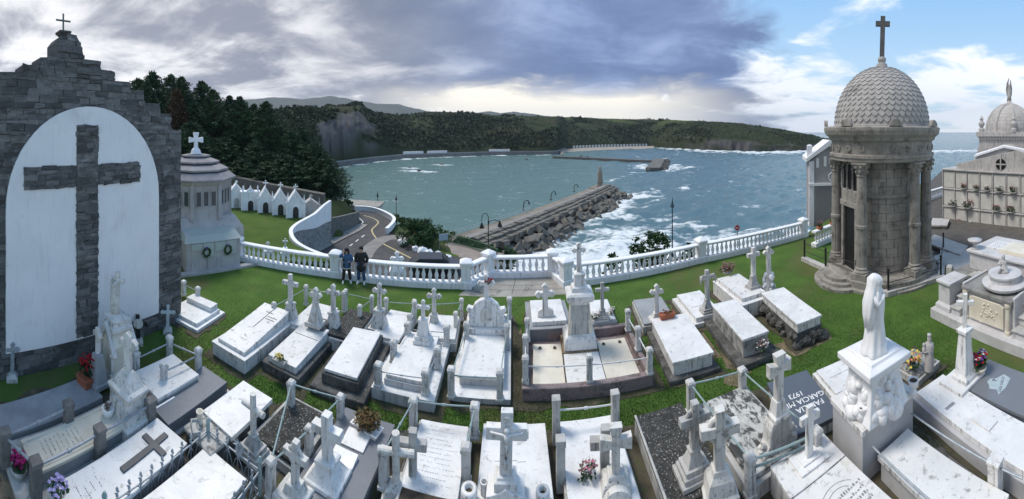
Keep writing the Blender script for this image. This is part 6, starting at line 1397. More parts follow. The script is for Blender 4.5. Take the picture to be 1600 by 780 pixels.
t = Tomb('tomb','white marble slab with crucifix on a gabled pedestal at its near end',[741,771,861,780,855,661,759,661],.42,ext=.5,ang=0)
t.rect('base',0,.34,greystone,-.05); t.rect('slab',.34,.42,marble); b = MB()
for k in range(7):
    x = -.4+k*.09; b.box(x,x+.09,.15+.02*math.sin(k*2),.157+.02*math.sin(k*2),.42,.4225)
b.build('crack', ink, t.o)
p_ = t.loc(790,778,.42); dd_ = dist(P(790,778,.42)); Z_ = lambda py: zh(dd_,py)
b = MB(); zz = Z_(757); b.prism([(p_.x-.34,.42),(p_.x+.34,.42),(p_.x+.34,zz-.02),(p_.x+.1,zz+.05),(p_.x,zz+.12),(p_.x-.1,zz+.05),(p_.x-.34,zz-.02)], p_.y-.22, p_.y+.22); b.sq([(.20,.18,zz+.0),(.20,.18,Z_(742)),(.15,.13,Z_(740)),(.15,.13,Z_(737))], p_.x, p_.y); b.build('pedestal', marble, t.o, .015)
add_cross(t.o,(p_.x,p_.y,Z_(738)),Z_(642)-Z_(738),.74,.22,marble,'crucifix',depth=.14); b = MB(); b.box(p_.x-.12,p_.x+.42,p_.y+.12,p_.y+.26,Z_(697),Z_(684)); b.build('rear_bar', marble, t.o, .01)
for (x,y,lab,r) in ((733,781,'round white stone urn left of the crucifix pedestal',.15),(848,784,'round white stone urn right of the crucifix pedestal',.13)):
    v = P(x,y,.42); s_ = thing('stone_urn',lab,'urn',tuple(v)); b = MB(); b.lathe([(r*.6,0),(r*.9,.05),(r,.13),(r*.95,.2),(r*.55,.22),(r*.5,.20),(r*.45,.1)], 18); b.build('body', marble, s_, 0, True); b = MB(); b.lathe([(r*.47,.12),(r*.40,.14)],14); b.build('soil', soil, s_)
v = P(756,772,.42); s_ = thing('stone_vase','slim cylindrical stone vase beside the crucifix pedestal','vase',tuple(v)); b = MB(); b.lathe([(.06,0),(.06,.2),(.07,.21),(.07,.23),(.05,.23),(.045,.15)], 14); b.build('body', marble2, s_)

t = Tomb('railed_tomb','white slab between tall square grey posts joined by a white rail, with flowers on it',[887,785,1000,765,958,650,875,656],.4,ext=.4,ang=-3)
t.rect('base',0,.32,greystone,.04); t.rect('slab',.32,.4,marble); t.posts([(869,621),(961,612),(876,684)],greystone,.1,.085,'flat',mat('pale_rail',(.62,.63,.64),None,.5,3,0),((0,1),),.72,.02,1.0)
bouquet(P(920,745,.4), 0, 'pink and white flower bunch on the slab between tall grey posts', ['pink','white','heather'], 1.15, None, 'flowers', None, 'flower_bunch')
cross_stone('plain square grey cross standing behind the ornate flared cross',944,762,742,666,greystone,'plain',.24,.62,.18)
ct = cross_stone('ornate flared stone cross with snowy white arms and round scrolled base',962,790,735,663,old,'flared',.34,.70,.17)
b = MB(); M2 = Matrix.Translation((0,-.30,.35)) @ Matrix.Rotation(R(90),4,'X'); b.lathe([(.26,-.08),(.26,.04),(.2,.06),(.18,.03),(.1,.03),(.02,.05)], 22, M=M2); b.build('round_boss', old, ct)
for s_ in (-1,1): b = MB(); b.tube([(s_*.30,-.1,.1),(s_*.38,-.12,.22),(s_*.34,-.12,.34),(s_*.26,-.1,.30)], .06, 8); b.build('scroll', old, ct)

t = Tomb('tomb','black lichen-covered slab with pale edges and a celtic cross on four steps',[1044,785,1140,742,1061,634,988,647],.42,ext=.1,ang=-4)
t.rect('base',0,.32,greystone,.0); t.rect('slab',.32,.42,lichen,.0,bevel=.02); t.r2('slab_edge',-1.02,-.93,-1,1,.40,.45,greystone,.02)
t.monument(1084,742,.42,697,627,greystone,.34,'celtic',3,.72,.17,.45)
cross_stone('grey cross with round boss on a gabled pedestal between celtic cross and railed mossy tomb',1124,800,728,636,old,'celtic',.32,.68,.17)

t = Tomb('railed_tomb','flaking white and black slab with verdigris rails and arched scrolled headstone cross',[1176,728,1264,694,1158,612,1086,626],.4,ang=-6)
t.rect('base',0,.3,greystone,.1); t.rect('slab',.3,.4,lichen2,.0,bevel=.02)
t.posts([(1079,594),(1160,574),(1172,709)],postm,.1,.085,'oct',greeniron,((0,1),(0,2)),.88,.021,.8)
pq = t.posts([(1276,668)],postm,.1,.085,'oct',greeniron,(),.88,.021,.8)
b = MB(); A_ = t.loc(1160,574,.9); B_ = t.loc(1276,668,.9); b.tube([(A_.x,A_.y,.8),(B_.x,B_.y,.8)], .021, 7); b.build('rail', greeniron, t.o)
A_ = t.loc(1172,709,.9)
for zz in (.78,.62): b = MB(); b.tube([(A_.x,A_.y,zz),(B_.x,B_.y,zz)], .024, 7); b.build('rail', greeniron, t.o)
p_ = t.loc(1216,702,.3); dd_ = dist(P(1216,702,.3)); Z_ = lambda py: zh(dd_,py)
zz = Z_(655); o_ = [(-.44,.35),(.44,.35),(.44,.47),(.36,.50),(.30,.60),(.28,zz-.1)]+[(.28*math.cos(a),zz-.1+.24*math.sin(a)) for a in np.linspace(.2,math.pi-.2,9)]+[(-.28,zz-.1),(-.30,.60),(-.36,.50),(-.44,.47)]
b = MB(); b.prism([(p_.x+x,z) for x,z in o_], p_.y-.12, p_.y+.16); hd = b.build('headstone', old, t.o, .02)
b = MB(); b.prism([(p_.x+x*.8,z*.96+.03) for x,z in o_], p_.y-.135, p_.y-.11); b.build('headstone_panel', greystone, hd, .01)
for s_ in (-1,1): b = MB(); b.tube([(p_.x+s_*.30,p_.y,.52),(p_.x+s_*.42,p_.y,.60),(p_.x+s_*.46,p_.y,.52),(p_.x+s_*.40,p_.y,.44)], .055, 8); b.build('scroll', old, hd)
b = MB(); b.sq([(.20,.16,zz+.06),(.20,.16,zz+.14),(.15,.12,zz+.18),(.11,.1,Z_(622))], p_.x, p_.y); b.build('cross_foot', marble2, t.o, .012); add_cross(t.o,(p_.x,p_.y,Z_(624)),Z_(552)-Z_(624),.56,.16,old,'flared')

t = Tomb('grave_slab','dark polished slab lettered with a family name and 1973',[1250,678,1326,636,1247,583,1193,601],.36,'grave slab',ang=-21)
t.rect('base',0,.26,marble2,-.04); sl_ = t.rect('slab',.26,.36,dgran,.0,bevel=.006)
for i, (tx, sz, y, x) in enumerate((('1973',.22,.22,-.08),('GARCIA MIÑ',.225,-.08,.0),('FAMILIA',.225,-.38,.08))): text_mesh(tx, sz, whitep, t.o, Matrix.Translation((x,y*t.L/2*.9,.3615)) @ Matrix.Rotation(math.pi,4,'Z') @ Matrix.Diagonal((.92,1,1,1)))
t = Tomb('grave_slab','low white slab with two raised rectangular panels beside the dark lettered slab',[1268,585,1330,612,1362,580,1313,558],.4,'grave slab',ang=-20)
t.rect('base',0,.3,marble,.08); t.rect('slab',.3,.4,marble); t.r2('panel',-.7,.7,.1,.75,.4,.415,marble,.004); t.r2('panel',-.5,.75,-.75,-.05,.4,.415,marble,.004)

t = Tomb('tomb','pale marble tomb with plain white cross on two plates and engraved lower slab',[1235,768,1327,715,1287,680,1196,725],.55,ang=-12)
t.r2('base',-.98,.98,-2.6,.98,0,.46,greystone); t.rect('slab',.47,.55,slabgrey if False else marble2); b = MB(); b.box(-t.W/2,t.W/2,-t.L/2-1.3,-t.L/2-.02,.47,.545); b.build('engraved_slab', marble2, t.o, .01)
p_ = t.loc(1264,717,.55); b = MB(); b.box(p_.x-.34,p_.x+.34,p_.y-.24,p_.y+.24,.55,.59); b.box(p_.x-.22,p_.x+.22,p_.y-.13,p_.y+.13,.59,.62); b.build('cross_plate', marble, t.o, .008)
dd_ = dist(P(1264,716,.62)); add_cross(t.o,(p_.x,p_.y,.61),zh(dd_,637)-.62,.46,.15,marble,'plain',depth=.09)
b = MB()
for r_ in (.30,.42): b.tube([(.05+r_*math.cos(a),-t.L/2-.62+r_*.8*math.sin(a),.546) for a in np.linspace(.6,3.6,18)], .006, 4)
b.build('engraved_ring', mat('engraved_grey',(.25,.25,.26),None,.8,3,0), t.o)
b = MB()
for i in range(4):
    x = -.25+.05*i
    while x < .5: l = random.uniform(.02,.05); y = -t.L/2-.55-i*.12; b.box(x,x+l,y,y+.06*random.uniform(.3,1),.545,.549); x += l+random.uniform(.015,.03)
b.build('worn_lettering', MATS['engraved_grey'], t.o)['kind'] = 'stuff'

# ---------------- statue tomb
t = Tomb('statue_tomb','big grey marble block carrying the veiled white statue on a carved pedestal',[1344,665,1438,615,1385,580,1288,615],1.12,ang=-18)
t.rect('block',0,1.0,slabgrey if False else mat('grey_marble',(.50,.50,.51),(.42,.42,.43),.5,1.2,.06,30,[(2,.58,.74,(.33,.33,.34),.6)]),-.04); t.rect('block_cap',1.0,1.12,marble2,.0)
gm_ = MATS['grey_marble']
statm = mat('statue_marble',(.80,.81,.83),(.72,.73,.75),.5,2,.15,40,[(3,.60,.76,(.5,.5,.49),.5)])
pc = t.loc(1366,628,1.12); dd_ = dist(P(1366,628,1.12)); Z_ = lambda py: zh(dd_,py)
zp = Z_(560); TM_ = Matrix.Translation((pc.x,pc.y,0)) @ Matrix.Rotation(R(38),4,'Z') @ Matrix.Translation((-pc.x,-pc.y,0))
def turn(q): q.v = [tuple(TM_ @ Vector(p)) for p in q.v]
b = MB(); b.sq([(.58,.50,1.12),(.52,.46,1.3),(.42,.38,zp-.3),(.42,.38,zp-.18),(.52,.47,zp-.06),(.60,.54,zp),(.60,.54,zp+.12),(.44,.40,zp+.17),(.42,.38,zp+.22)], pc.x, pc.y); pd_ = b.build('pedestal', statm, t.o, .02)
b = MB(); rs = random.Random(3)
for i in range(150):
    k = rs.random(); a = rs.uniform(0,6.28); z = 1.14+(zp-1.3)*k; r = .60*(1-k)+.41*k; s_ = rs.uniform(.05,.12)*(1.25-k*.5); b.ball((pc.x+r*math.cos(a),pc.y+r*.9*math.sin(a),z), s_, 8, 6, rs.uniform(.7,1.4), rs.uniform(.8,1.3))
for i in range(5):
    a = -2.6+i*.5; x, y = pc.x+.50*math.cos(a), pc.y+.46*math.sin(a); z = 1.5+.12*(i % 2); b.ball((x,y,z), .095, 10, 7); b.ball((x*1.0,y,z-.15), .12, 10, 7, 1.2)
b.build('cherub_relief', statm, t.o, 0, True)
b = MB(); z0 = zp+.20; hS = Z_(429)-z0
S_ = [(0,.30,.26),(.03,.30,.25),(.10,.25,.20),(.28,.205,.17),(.45,.185,.155),(.56,.19,.16),(.66,.195,.165),(.75,.19,.15),(.80,.16,.13),(.835,.10,.10),(.86,.095,.10),(.90,.105,.115),(.95,.095,.105),(.985,.055,.06),(1.0,.015,.015)]
b.loft([(pc.x+.03*math.sin(k*3)-.04*(1-k)+.02, pc.y-.02*k-(.03 if k > .84 else 0), z0+hS*k, rx*1.22, ry*1.2) for k,rx,ry in S_], 48, fold=.085, kf=6); turn(b); st_ = b.build('statue', statm, t.o, 0, True, 1)
b = MB(); zc0 = z0+hS*.70
b.loft([(pc.x-.12,pc.y+.08,z0+hS*.36,.15,.12),(pc.x-.10,pc.y+.07,z0+hS*.52,.20,.16),(pc.x-.06,pc.y+.05,z0+hS*.68,.23,.18),(pc.x-.02,pc.y+.03,z0+hS*.80,.20,.16),(pc.x+.0,pc.y+.015,z0+hS*.87,.145,.145),(pc.x+.0,pc.y+.01,z0+hS*.95,.13,.14),(pc.x,pc.y,z0+hS*1.008,.05,.06)], 36, fold=.08, kf=5); turn(b); b.build('veil', statm, st_, 0, True)
b = MB()
for s_ in (-1,1): b.tube([(pc.x+s_*.17,pc.y,z0+hS*.76),(pc.x+s_*.20,pc.y-.10,z0+hS*.64),(pc.x+s_*.05,pc.y-.20,z0+hS*.70),(pc.x+s_*.015,pc.y-.21,z0+hS*.75)], [.065,.07,.045,.03], 9)
for s_ in (-1,1):
    for q in range(5): b.tube([(pc.x+s_*.02,pc.y-.20,z0+hS*.735+q*.012),(pc.x+s_*.008,pc.y-.225,z0+hS*.765+q*.010)], .010, 5)
turn(b); b.build('praying_arms', statm, st_, 0, True)
b = MB(); fc = Vector((pc.x,pc.y-.115,z0+hS*.915)); b.ball(fc, .062, 10, 8, 1.25, 1, .8); b.ball(fc+Vector((0,-.052,-.005)), .014, 6, 4, 1.8); b.box(fc.x-.02,fc.x+.02,fc.y-.05,fc.y-.044,fc.z-.04,fc.z-.034); 
for s_ in (-1,1): b.ball(fc+Vector((s_*.022,-.046,.014)), .008, 6, 4)
turn(b); b.build('face', statm, st_, 0, True)
for (x,y,lab) in ((1348,657,'white stone urn on the grey block, foot of the carved pedestal'),(1427,614,'white stone goblet urn on the far corner of the grey block')):
    v = P(x,y,1.12); s_ = thing('stone_urn',lab,'urn',tuple(v)); b = MB(); b.lathe([(.09,0),(.09,.03),(.04,.06),(.04,.10),(.09,.14),(.115,.26),(.12,.30),(.10,.30),(.09,.26)], 18); b.build('body', statm, s_, 0, True); b = MB(); b.lathe([(.092,.27),(.05,.275)],14); b.build('soil', soil, s_)
t = Tomb('grave_slab','plain grey-white slab stretching from the statue block between metal rails',[1510,815,1575,785,1427,670,1360,711],.5,'grave slab',ext=.2,ang=-18)
t.rect('base',0,.4,gm_,-.05); t.rect('slab',.4,.5,marble2,.0)
for s_ in (-1,1): b = MB(); b.tube([(s_*(t.W/2+.12),-t.L/2-.2,.75),(s_*(t.W/2+.12),t.L/2,.75)], .02, 7); b.build('rail', iron, t.o)
b = MB(); b.sq([(.11,.11,0),(.11,.11,.8),(.13,.13,.83),(.13,.13,.88)], t.W/2+.12, -t.L/2+.35); b.build('post', marble2, t.o, .012)
t = Tomb('grave_slab','long white marble slab with a square raised plaque, beyond the statue block',[1590,745,1640,670,1470,590,1437,606],.5,'grave slab',ext=.3,ang=-26)
t.rect('base',0,.38,gm_,.1); t.rect('slab',.38,.5,marble); t.r2('plaque',-.35,.35,-.2,.1,.5,.54,marble,.008); t.r2('inlaid_strip',-.7,-.1,.45,.5,.5,.503,slabgrey,.0)

t = Tomb('tomb','blue-grey granite tomb with engraved pale emblem and white pedestal cross at its head',[1600,650,1672,606,1545,563,1504,600],.5,ang=-22)
t.rect('base',0,.12,granite,.12); t.rect('slab_body',.12,.42,dgran,-.02); t.rect('slab',.42,.5,granite,.0,bevel=.008)
emb = mat('etched_pale_granite',(.42,.50,.53),(.36,.44,.47),.6,8,0)
b = MB(); b.flat([(-.30,.18),(-.22,.0),(-.34,-.12),(-.05,-.16),(.30,-.10),(.34,.12),(.1,.22),(.02,.34),(-.12,.36),(-.2,.24)], .5, .5025, Matrix.Translation((-.02,.25,0))); b.build('etched_emblem', emb, t.o)
lt = mat('etched_letters',(.10,.12,.14),None,.7,3,0)
text_mesh('CASA CARLOS', .105, lt, t.o, Matrix.Translation((-.02,.24,.5035)) @ Matrix.Rotation(.35,4,'Z') @ Matrix.Diagonal((.8,1,1,1))); b = MB(); b.box(-.015,.015,.40,.53,.5025,.5035); b.box(-.05,.05,.48,.51,.5025,.5037); b.build('etched_cross', lt, t.o)
hb = t.loc(1508,590,.55); b = MB(); b.box(hb.x-.52,hb.x+.42,hb.y-.28,hb.y+.36,0,.5); b.build('head_block', creamm, t.o, .012); b = MB(); b.box(hb.x-.56,hb.x+.46,hb.y-.32,hb.y+.4,.5,.58); b.build('head_cap', marble, t.o, .01)
dd_ = dist(P(1508,590,.58)); Z_ = lambda py: zh(dd_,py)
b = MB(); b.sq([(.26,.24,.58),(.26,.24,.66),(.21,.2,.72),(.19,.18,.76),(.12,.115,Z_(520)),(.17,.16,Z_(519)),(.17,.16,Z_(514)),(.08,.08,Z_(512))], hb.x-.02, hb.y); b.build('pedestal', marble, t.o, .012); add_cross(t.o,(hb.x-.02,hb.y,Z_(513)),Z_(460)-Z_(513),.46,.11,marble,'plain',rz=-.8)
bouquet(P(1530,580,.58), -.3, 'pot of purple, white and red flowers on the head of the emblem granite tomb', ['violet','white','red','violet'], 1.5, ('round',creamm,.14), 'flower pot', None, 'flower_pot', leafg, 46, .17, .2)
t = Tomb('grave_slab','rough crumbling low grave behind the statue block with an old statuette',[1415,590,1470,572,1440,545,1400,558],.25,'grave slab',ang=-15)
t.rect('base',0,.2,greystone,.03); t.rect('slab',.2,.25,mat('rough_crumbled',(.45,.45,.43),(.2,.2,.19),.95,6,.8,40,[(10,.5,.6,(.07,.07,.07),.8)]),-.04,bevel=.03)
bouquet(P(1425,578,.28), 0, 'yellow and orange artificial flowers behind the statue block', ['yellow','yellow','orange'], 1.7, None, 'flowers', None, 'flower_bunch')
v = P(1452,580,.25); s_ = thing('virgin_statuette','small grey crowned statuette holding a child, behind the goblet urn','statuette',tuple(v),-azi(1452)); hS = zh(dist(v),522)-.25; b = MB()
b.loft([(0,0,hS*k,rx,ry) for k,rx,ry in ((0,.14,.12),(.05,.14,.12),(.3,.125,.10),(.55,.115,.09),(.68,.13,.095),(.76,.115,.08),(.80,.05,.05),(.85,.06,.065),(.91,.06,.065),(.95,.045,.05),(.955,.055,.055),(1.0,.06,.06))], 18, fold=.05); b.build('figure', palest, s_, 0, True)
b = MB(); b.loft([(-.15,-.05,hS*k,r_,r_) for k,r_ in ((.50,.04),(.58,.055),(.66,.05),(.69,.025),(.72,.04),(.77,.035),(.79,.01))], 10); b.tube([(-.1,-.03,hS*.66),(-.15,-.08,hS*.55),(-.05,-.09,hS*.56)], .03, 7); b.build('child', palest, s_, 0, True)

# ---------------- stair tomb on the right
A_ = P(1455,497); B_ = P(1610,566); d_ = B_-A_; rz_ = math.atan2(d_.y,d_.x)
sx_ = thing('stair_tomb','monumental white tomb with two stairs, carved altar panel and round tiers','tomb',tuple(A_),rz_); SL = d_.length
def sxz(px, py):
    t_ = azi(px); D = Vector((math.sin(t_), math.cos(t_))); e = d_.normalized(); M2 = Matrix(((D.x,-e.x),(D.y,-e.y))); q = M2.inverted() @ Vector((A_.x,A_.y)); return q[1], zh(q[0],py)
wp = mat('stained_white_stone',(.58,.58,.59),(.46,.46,.47),.8,1.6,.2,30,[(2,.56,.7,(.25,.25,.24),.7),(8,.62,.74,(.08,.08,.075),.6)])
b = MB(); b.box(-.05,SL+1.5,0,4.2,0,.36); b.build('plinth', wp, sx_, .02)
zp1 = 1.35; xa, xb = sxz(1500,480)[0], sxz(1566,500)[0]
b = MB(); b.sq([(.36,.55,.36),(.36,.55,.5),(.28,.46,.6),(.28,.46,zp1-.1),(.35,.53,zp1-.05),(.35,.53,zp1+.05)], .38, .75); b.build('corner_pier', wp, sx_, .02)
b = MB(); b.box(.05,.75,1.3,3.6,.36,1.3); b.box(.0,.8,1.25,3.65,1.3,1.40); b.build('side_wall', mat('wet_dark_top',(.30,.30,.29),(.16,.16,.155),.9,2,.3,30), sx_, .02)
ax0, ax1 = xa-.1, xb+.1
for k, (x0,x1) in enumerate(((.78,ax0-.12),(ax1+.12,ax1+1.3))):
    for i in range(4):
        b = MB(); b.box(x0,x1,.25+i*.36,1.9,.36+i*.27,.36+(i+1)*.27-.05); st_ = b.build('stair_step', wp, sx_, .01); b = MB(); b.box(x0-.02,x1+.02,.20+i*.36,.25+i*.36+.36,.36+(i+1)*.27-.05,.36+(i+1)*.27); b.build('tread', greystone, st_, .012)
for x in (ax0-.08,ax1+.08): b = MB(); b.box(x-.05,x+.05,.4,1.9,.36,1.55); b.build('stair_cheek', wp, sx_, .02)
b = MB(); b.box(ax0,ax1,.38,1.7,.36,1.36); b.build('altar_body', wp, sx_, .02)
b = MB(); b.box(ax0-.08,ax1+.08,.28,1.8,1.36,1.48); b.build('altar_top', MATS['wet_dark_top'], sx_, .02)
for x in (ax0+.10,ax1-.10): b = MB(); b.lathe([(.10,.36),(.10,.46),(.075,.5),(.075,1.2),(.11,1.28),(.11,1.36)], 12, x, .33); b.build('pilaster', creamm, sx_)
xm = (ax0+ax1)/2; hw = (ax1-ax0)/2-.26; b = MB(); b.prism([(xm-hw,.46),(xm+hw,.46),(xm+hw,1.18),(xm+hw*.8,1.26),(xm-hw*.8,1.26),(xm-hw,1.18)], .31, .38); pn = b.build('carved_panel', creamm, sx_, .02)
b = MB(); rs = random.Random(5)
for i in range(34): b.ball((xm+rs.gauss(0,.16),.31,.85+rs.gauss(0,.12)), rs.uniform(.03,.06), 7, 5, 1, 1, .6)
b.build('relief', creamm, pn, 0, True)['kind'] = 'stuff'
b = MB(); b.lathe([(.62,1.48),(.66,1.52),(.80,1.60),(.82,1.68),(.60,1.72),(.55,1.74),(.55,1.9),(.60,1.92),(.60,1.98),(.5,2.0)], 32, xm+.25, 1.15); b.build('round_tier', wp, sx_)
fz = 2.0; fx, fy_ = xm+.22, 1.1; b = MB(); b.loft([(fx,fy_,fz,.20,.16),(fx,fy_,fz+.07,.20,.15),(fx+.02,fy_,fz+.13,.13,.12),(fx,fy_,fz+.28,.12,.09),(fx,fy_,fz+.42,.13,.09),(fx,fy_,fz+.47,.05,.05),(fx,fy_-.02,fz+.53,.07,.08),(fx,fy_-.02,fz+.62,.05,.06),(fx,fy_,fz+.65,.02,.02)], 14, fold=.04); b.tube([(fx-.12,fy_,fz+.40),(fx-.15,fy_-.1,fz+.28),(fx-.03,fy_-.13,fz+.32)], .035, 7); b.tube([(fx+.06,fy_-.08,fz+.08),(fx-.02,fy_-.18,fz+.22),(fx-.05,fy_-.2,fz+.02)], .05, 7); b.build('seated_child_figure', wp, sx_, 0, True)
b = MB(); b.box(.3,SL+1.5,1.95,4.0,.36,2.05); b.build('rear_wall', wp, sx_, .02); b = MB(); b.box(.2,SL+1.6,1.85,4.1,2.05,2.15); b.build('rear_cap', wp, sx_, .02)
b = MB(); b.box(1.5,3.6,2.3,3.4,2.15,2.3); b.build('upper_slab', creamm, sx_, .012); b = MB(); b.box(.75,1.6,2.5,3.4,2.15,2.22); pl3 = b.build('inscribed_plate', marble, sx_, .008)
b = MB()
for i in range(6):
    x = .85
    while x < 1.5: l = random.uniform(.03,.09); b.box(x,x+l,2.6+i*.12,2.62+i*.12,2.22,2.2225); x += l+.03
b.build('worn_lettering', ink, pl3)['kind'] = 'stuff'
for k, (x,y) in enumerate(((.45,2.1),(SL*.92,2.3))):
    M_ = Matrix.Translation(A_) @ Matrix.Rotation(rz_,4,'Z'); v = M_ @ Vector((x,y,2.15)); s_ = thing('stone_bowl',['shallow stone bowl urn on the corner of the stair tomb','shallow stone bowl urn farther along the stair tomb by the niche wall'][k],'urn',tuple(v)); b = MB(); b.lathe([(.16,0),(.16,.04),(.07,.10),(.07,.20),(.26,.30),(.30,.36),(.30,.39),(.05,.42)], 20); b.build('body', wp, s_, 0, True)
b = MB(); b.sq([(.14,.14,0),(.14,.14,1.0),(.1,.1,1.06)]); v = P(1484,452); s_ = thing('stone_bollard','square stone post between domed mausoleum rail and stair tomb','post',tuple(v)); b.build('shaft', greystone, s_, .02)

# ================================================================== trees and shrubs
def leaf_mesh(name, clusters, m, q, size, aspect=.45, droop=0):
    """clusters: array (n,4) of x, y, z, radius; q leaves each"""
    C = np.asarray(clusters, float); n = len(C)
    o = rng.normal(size=(n,q,3)); o /= np.linalg.norm(o,axis=2,keepdims=True); o *= rng.uniform(.25,1,(n,q,1))*C[:,None,3:4]; o[:,:,2] *= .7
    c = C[:,None,:3]+o
    a = o/np.maximum(np.linalg.norm(o,axis=2,keepdims=True),1e-6)+rng.normal(0,.6,(n,q,3)); a[:,:,2] -= droop; a /= np.linalg.norm(a,axis=2,keepdims=True)
    b_ = np.cross(a, rng.normal(size=(n,q,3))); b_ /= np.linalg.norm(b_,axis=2,keepdims=True)
    h = size*rng.uniform(.6,1.3,(n,q,1))
    v = np.stack([c-a*h, c+b_*h*aspect, c+a*h, c-b_*h*aspect], 2).reshape(-1,3); f = np.arange(len(v)).reshape(-1,4)
    me = bpy.data.meshes.new(name); me.from_pydata(v.tolist(), [], f.tolist()); me.materials.append(m); return me
def pine_parts(seed, h, spread):
    rs = random.Random(seed); cl = []; tr = MB(); lean = rs.uniform(-.04,.04)
    tr.tube([(0,0,-1),(lean*h*.3,0,h*.35),(lean*h*.7,0,h*.7),(lean*h,0,h*.97)], [.32,.24,.14,.03], 8)
    nl = 26
    for i in range(nl):
        k = i/(nl-1); z = h*(.14+.84*k); r = spread*min(1,(1-k)*1.9)**.7*(.7+.45*rs.random())+.3; nb = 8 if k < .8 else 5
        for j in range(nb):
            a = 2*math.pi*j/nb+i*1.9+rs.uniform(-.3,.3); rr = r*rs.uniform(.7,1.1); up = rs.uniform(.0,.18)*rr
            tip = (lean*z+rr*math.cos(a), rr*math.sin(a), z+up)
            if k < .85 and j % 2 == 0: tr.tube([(lean*z,0,z-.2),tip], [.06,.015], 4)
            for s_ in (.35,.62,.85,1.0):
                if s_*rr < .3 and k < .9: continue
                cl.append((lean*z*(1-s_)+tip[0]*s_, tip[1]*s_, z-.1+(tip[2]-z)*s_+rs.uniform(-.15,.25), .45+.55*(1-k)**.5*rs.uniform(.7,1.2)))
    return tr, cl
protos = []
for sd_, h_, spv in ((1,15,4.0),(2,18,4.6),(3,13,4.6),(4,16,3.4)):
    tr, cl = pine_parts(sd_, h_, spv); protos.append((tr.mesh('trunk', bark), leaf_mesh('crown', cl, leafd, 15, .26, .38), h_))
brown = leaf_mesh('crown', pine_parts(9, 12, 1.5)[1], leafbrown, 6, .2, .35)
def zt1(px, d): return float(terr(np.array([px]), np.array([d]))[0])
pines = [(236,62,112,0,'dark pine rising highest of the grove, just past the gable wall'),(262,66,116,1,'tall dark pine on the crest of the grove above the chapel row'),(285,60,120,3,'dark pine between the crest pine and the brown one, over the pale mausoleum'),(312,64,128,0,'dense dark pine behind the steep gable chapel'),(337,60,140,1,'dark pine sloping down behind the chapels with finials'),(356,66,150,3,'spiky slender pine poking above its neighbours'),(378,58,152,0,'dense dark pine behind the flat chapel'),(395,66,163,3,'slim spiky pine at the back of the grove'),(412,56,158,1,'broad dark pine standing behind the gothic chapels'),(436,58,192,0,'lower dark pine behind the middle gothic chapels'),(456,54,205,2,'rounded dark pine behind the brightest chapel'),(474,58,200,3,'slender dark pine near the seaward end of the grove'),(494,52,224,2,'broad low pine at the seaward edge of the grove over the water'),(508,50,245,2,'small dark pine hanging over the bay at the grove edge'),(300,54,190,2,'low dense pine just above the pale mausoleum roof'),(350,54,215,2,'low dense pine filling the slope behind the chapels'),(400,52,222,2,'low dense pine right behind the stone wall of the chapels'),(215,64,124,2,'rounded dark tree top showing over the gable wall steps'),(446,50,240,2,'low bushy pine above the end chapels'),(325,52,240,2,'small bushy pine close behind the farthest chapels'),(375,50,250,2,'small bushy pine between rubble wall and grove'),(422,49,252,2,'small bushy pine shading the rubble wall')]
for (px,d,ytop,k,lab) in pines:
    zb = min(zt1(px,d), 1.5)-.3; zt_ = zh(d,ytop); tm, cm, h_ = protos[k]; s_ = (zt_-zb)/h_
    t = thing('pine_tree', lab, 'pine tree', tuple(PD(px,d,zb)), px*1.3, 'pine grove above the chapels'); wx = min(1.45, max(s_, .85))
    link_copy(tm,'trunk',t,scale=(wx,wx,s_)); link_copy(cm,'crown',t,scale=(wx,wx,s_))
t = thing('dead_pine','brown dying pine among the dark grove','pine tree',tuple(PD(277,57,-.5)),0); s_ = (zh(56,138)+.5)/12; link_copy(protos[3][0],'trunk',t,scale=(.7,.7,s_*.72)); link_copy(brown,'crown',t,scale=(s_,s_,s_))
def shrub(px, d, zb, ytop, wpx, label, m=leafg, q=26, size=.11, name='round_shrub', cat='shrub', n=90):
    h_ = zh(d,ytop)-zb; r = wpx/F*d/2; rs = random.Random(int(px)); cl = []; tr = MB()
    for i in range(n):
        a = rs.uniform(0,6.28); k = rs.random()**.6; z = h_*rs.uniform(.08,1); rr = r*math.sqrt(max(0,1-((z/h_-.42)/.62)**2))*k
        cl.append((rr*math.cos(a), rr*math.sin(a), z*.94, r*.20*rs.uniform(.6,1.3)))
        if i % 9 == 0: tr.tube([(0,0,0),(rr*.4*math.cos(a),rr*.4*math.sin(a),z*.5),(rr*math.cos(a),rr*math.sin(a),z)], [.05,.03,.008], 5)
    t = thing(name, label, cat, tuple(PD(px,d,zb)), 0); tr.tube([(0,0,-.3),(0,0,h_*.4)], [.1,.05], 7); tr.build('stem', bark, t); o_ = bpy.data.objects.new('crown', leaf_mesh('crown', cl, m, q, size, .5)); COL.objects.link(o_); o_.parent = t; return t
shrub(655,37,-5.3,343,70,'big dense bushy tree between road and walkway',leafg,34,.13,'bushy_tree','tree',150)
shrub(1019,28,-5.3,359,76,'round evergreen bush behind the balustrade with surf beyond',leafg,34,.12,'round_shrub','shrub',140)
shrub(543,49,-3.4,314,20,'leafy bush on the bank above the road wall',leafg,24,.16,n=60)
shrub(524,46,-3,332,26,'light green hedge clump on the bank beyond the white wall',leafy,20,.14,n=60)
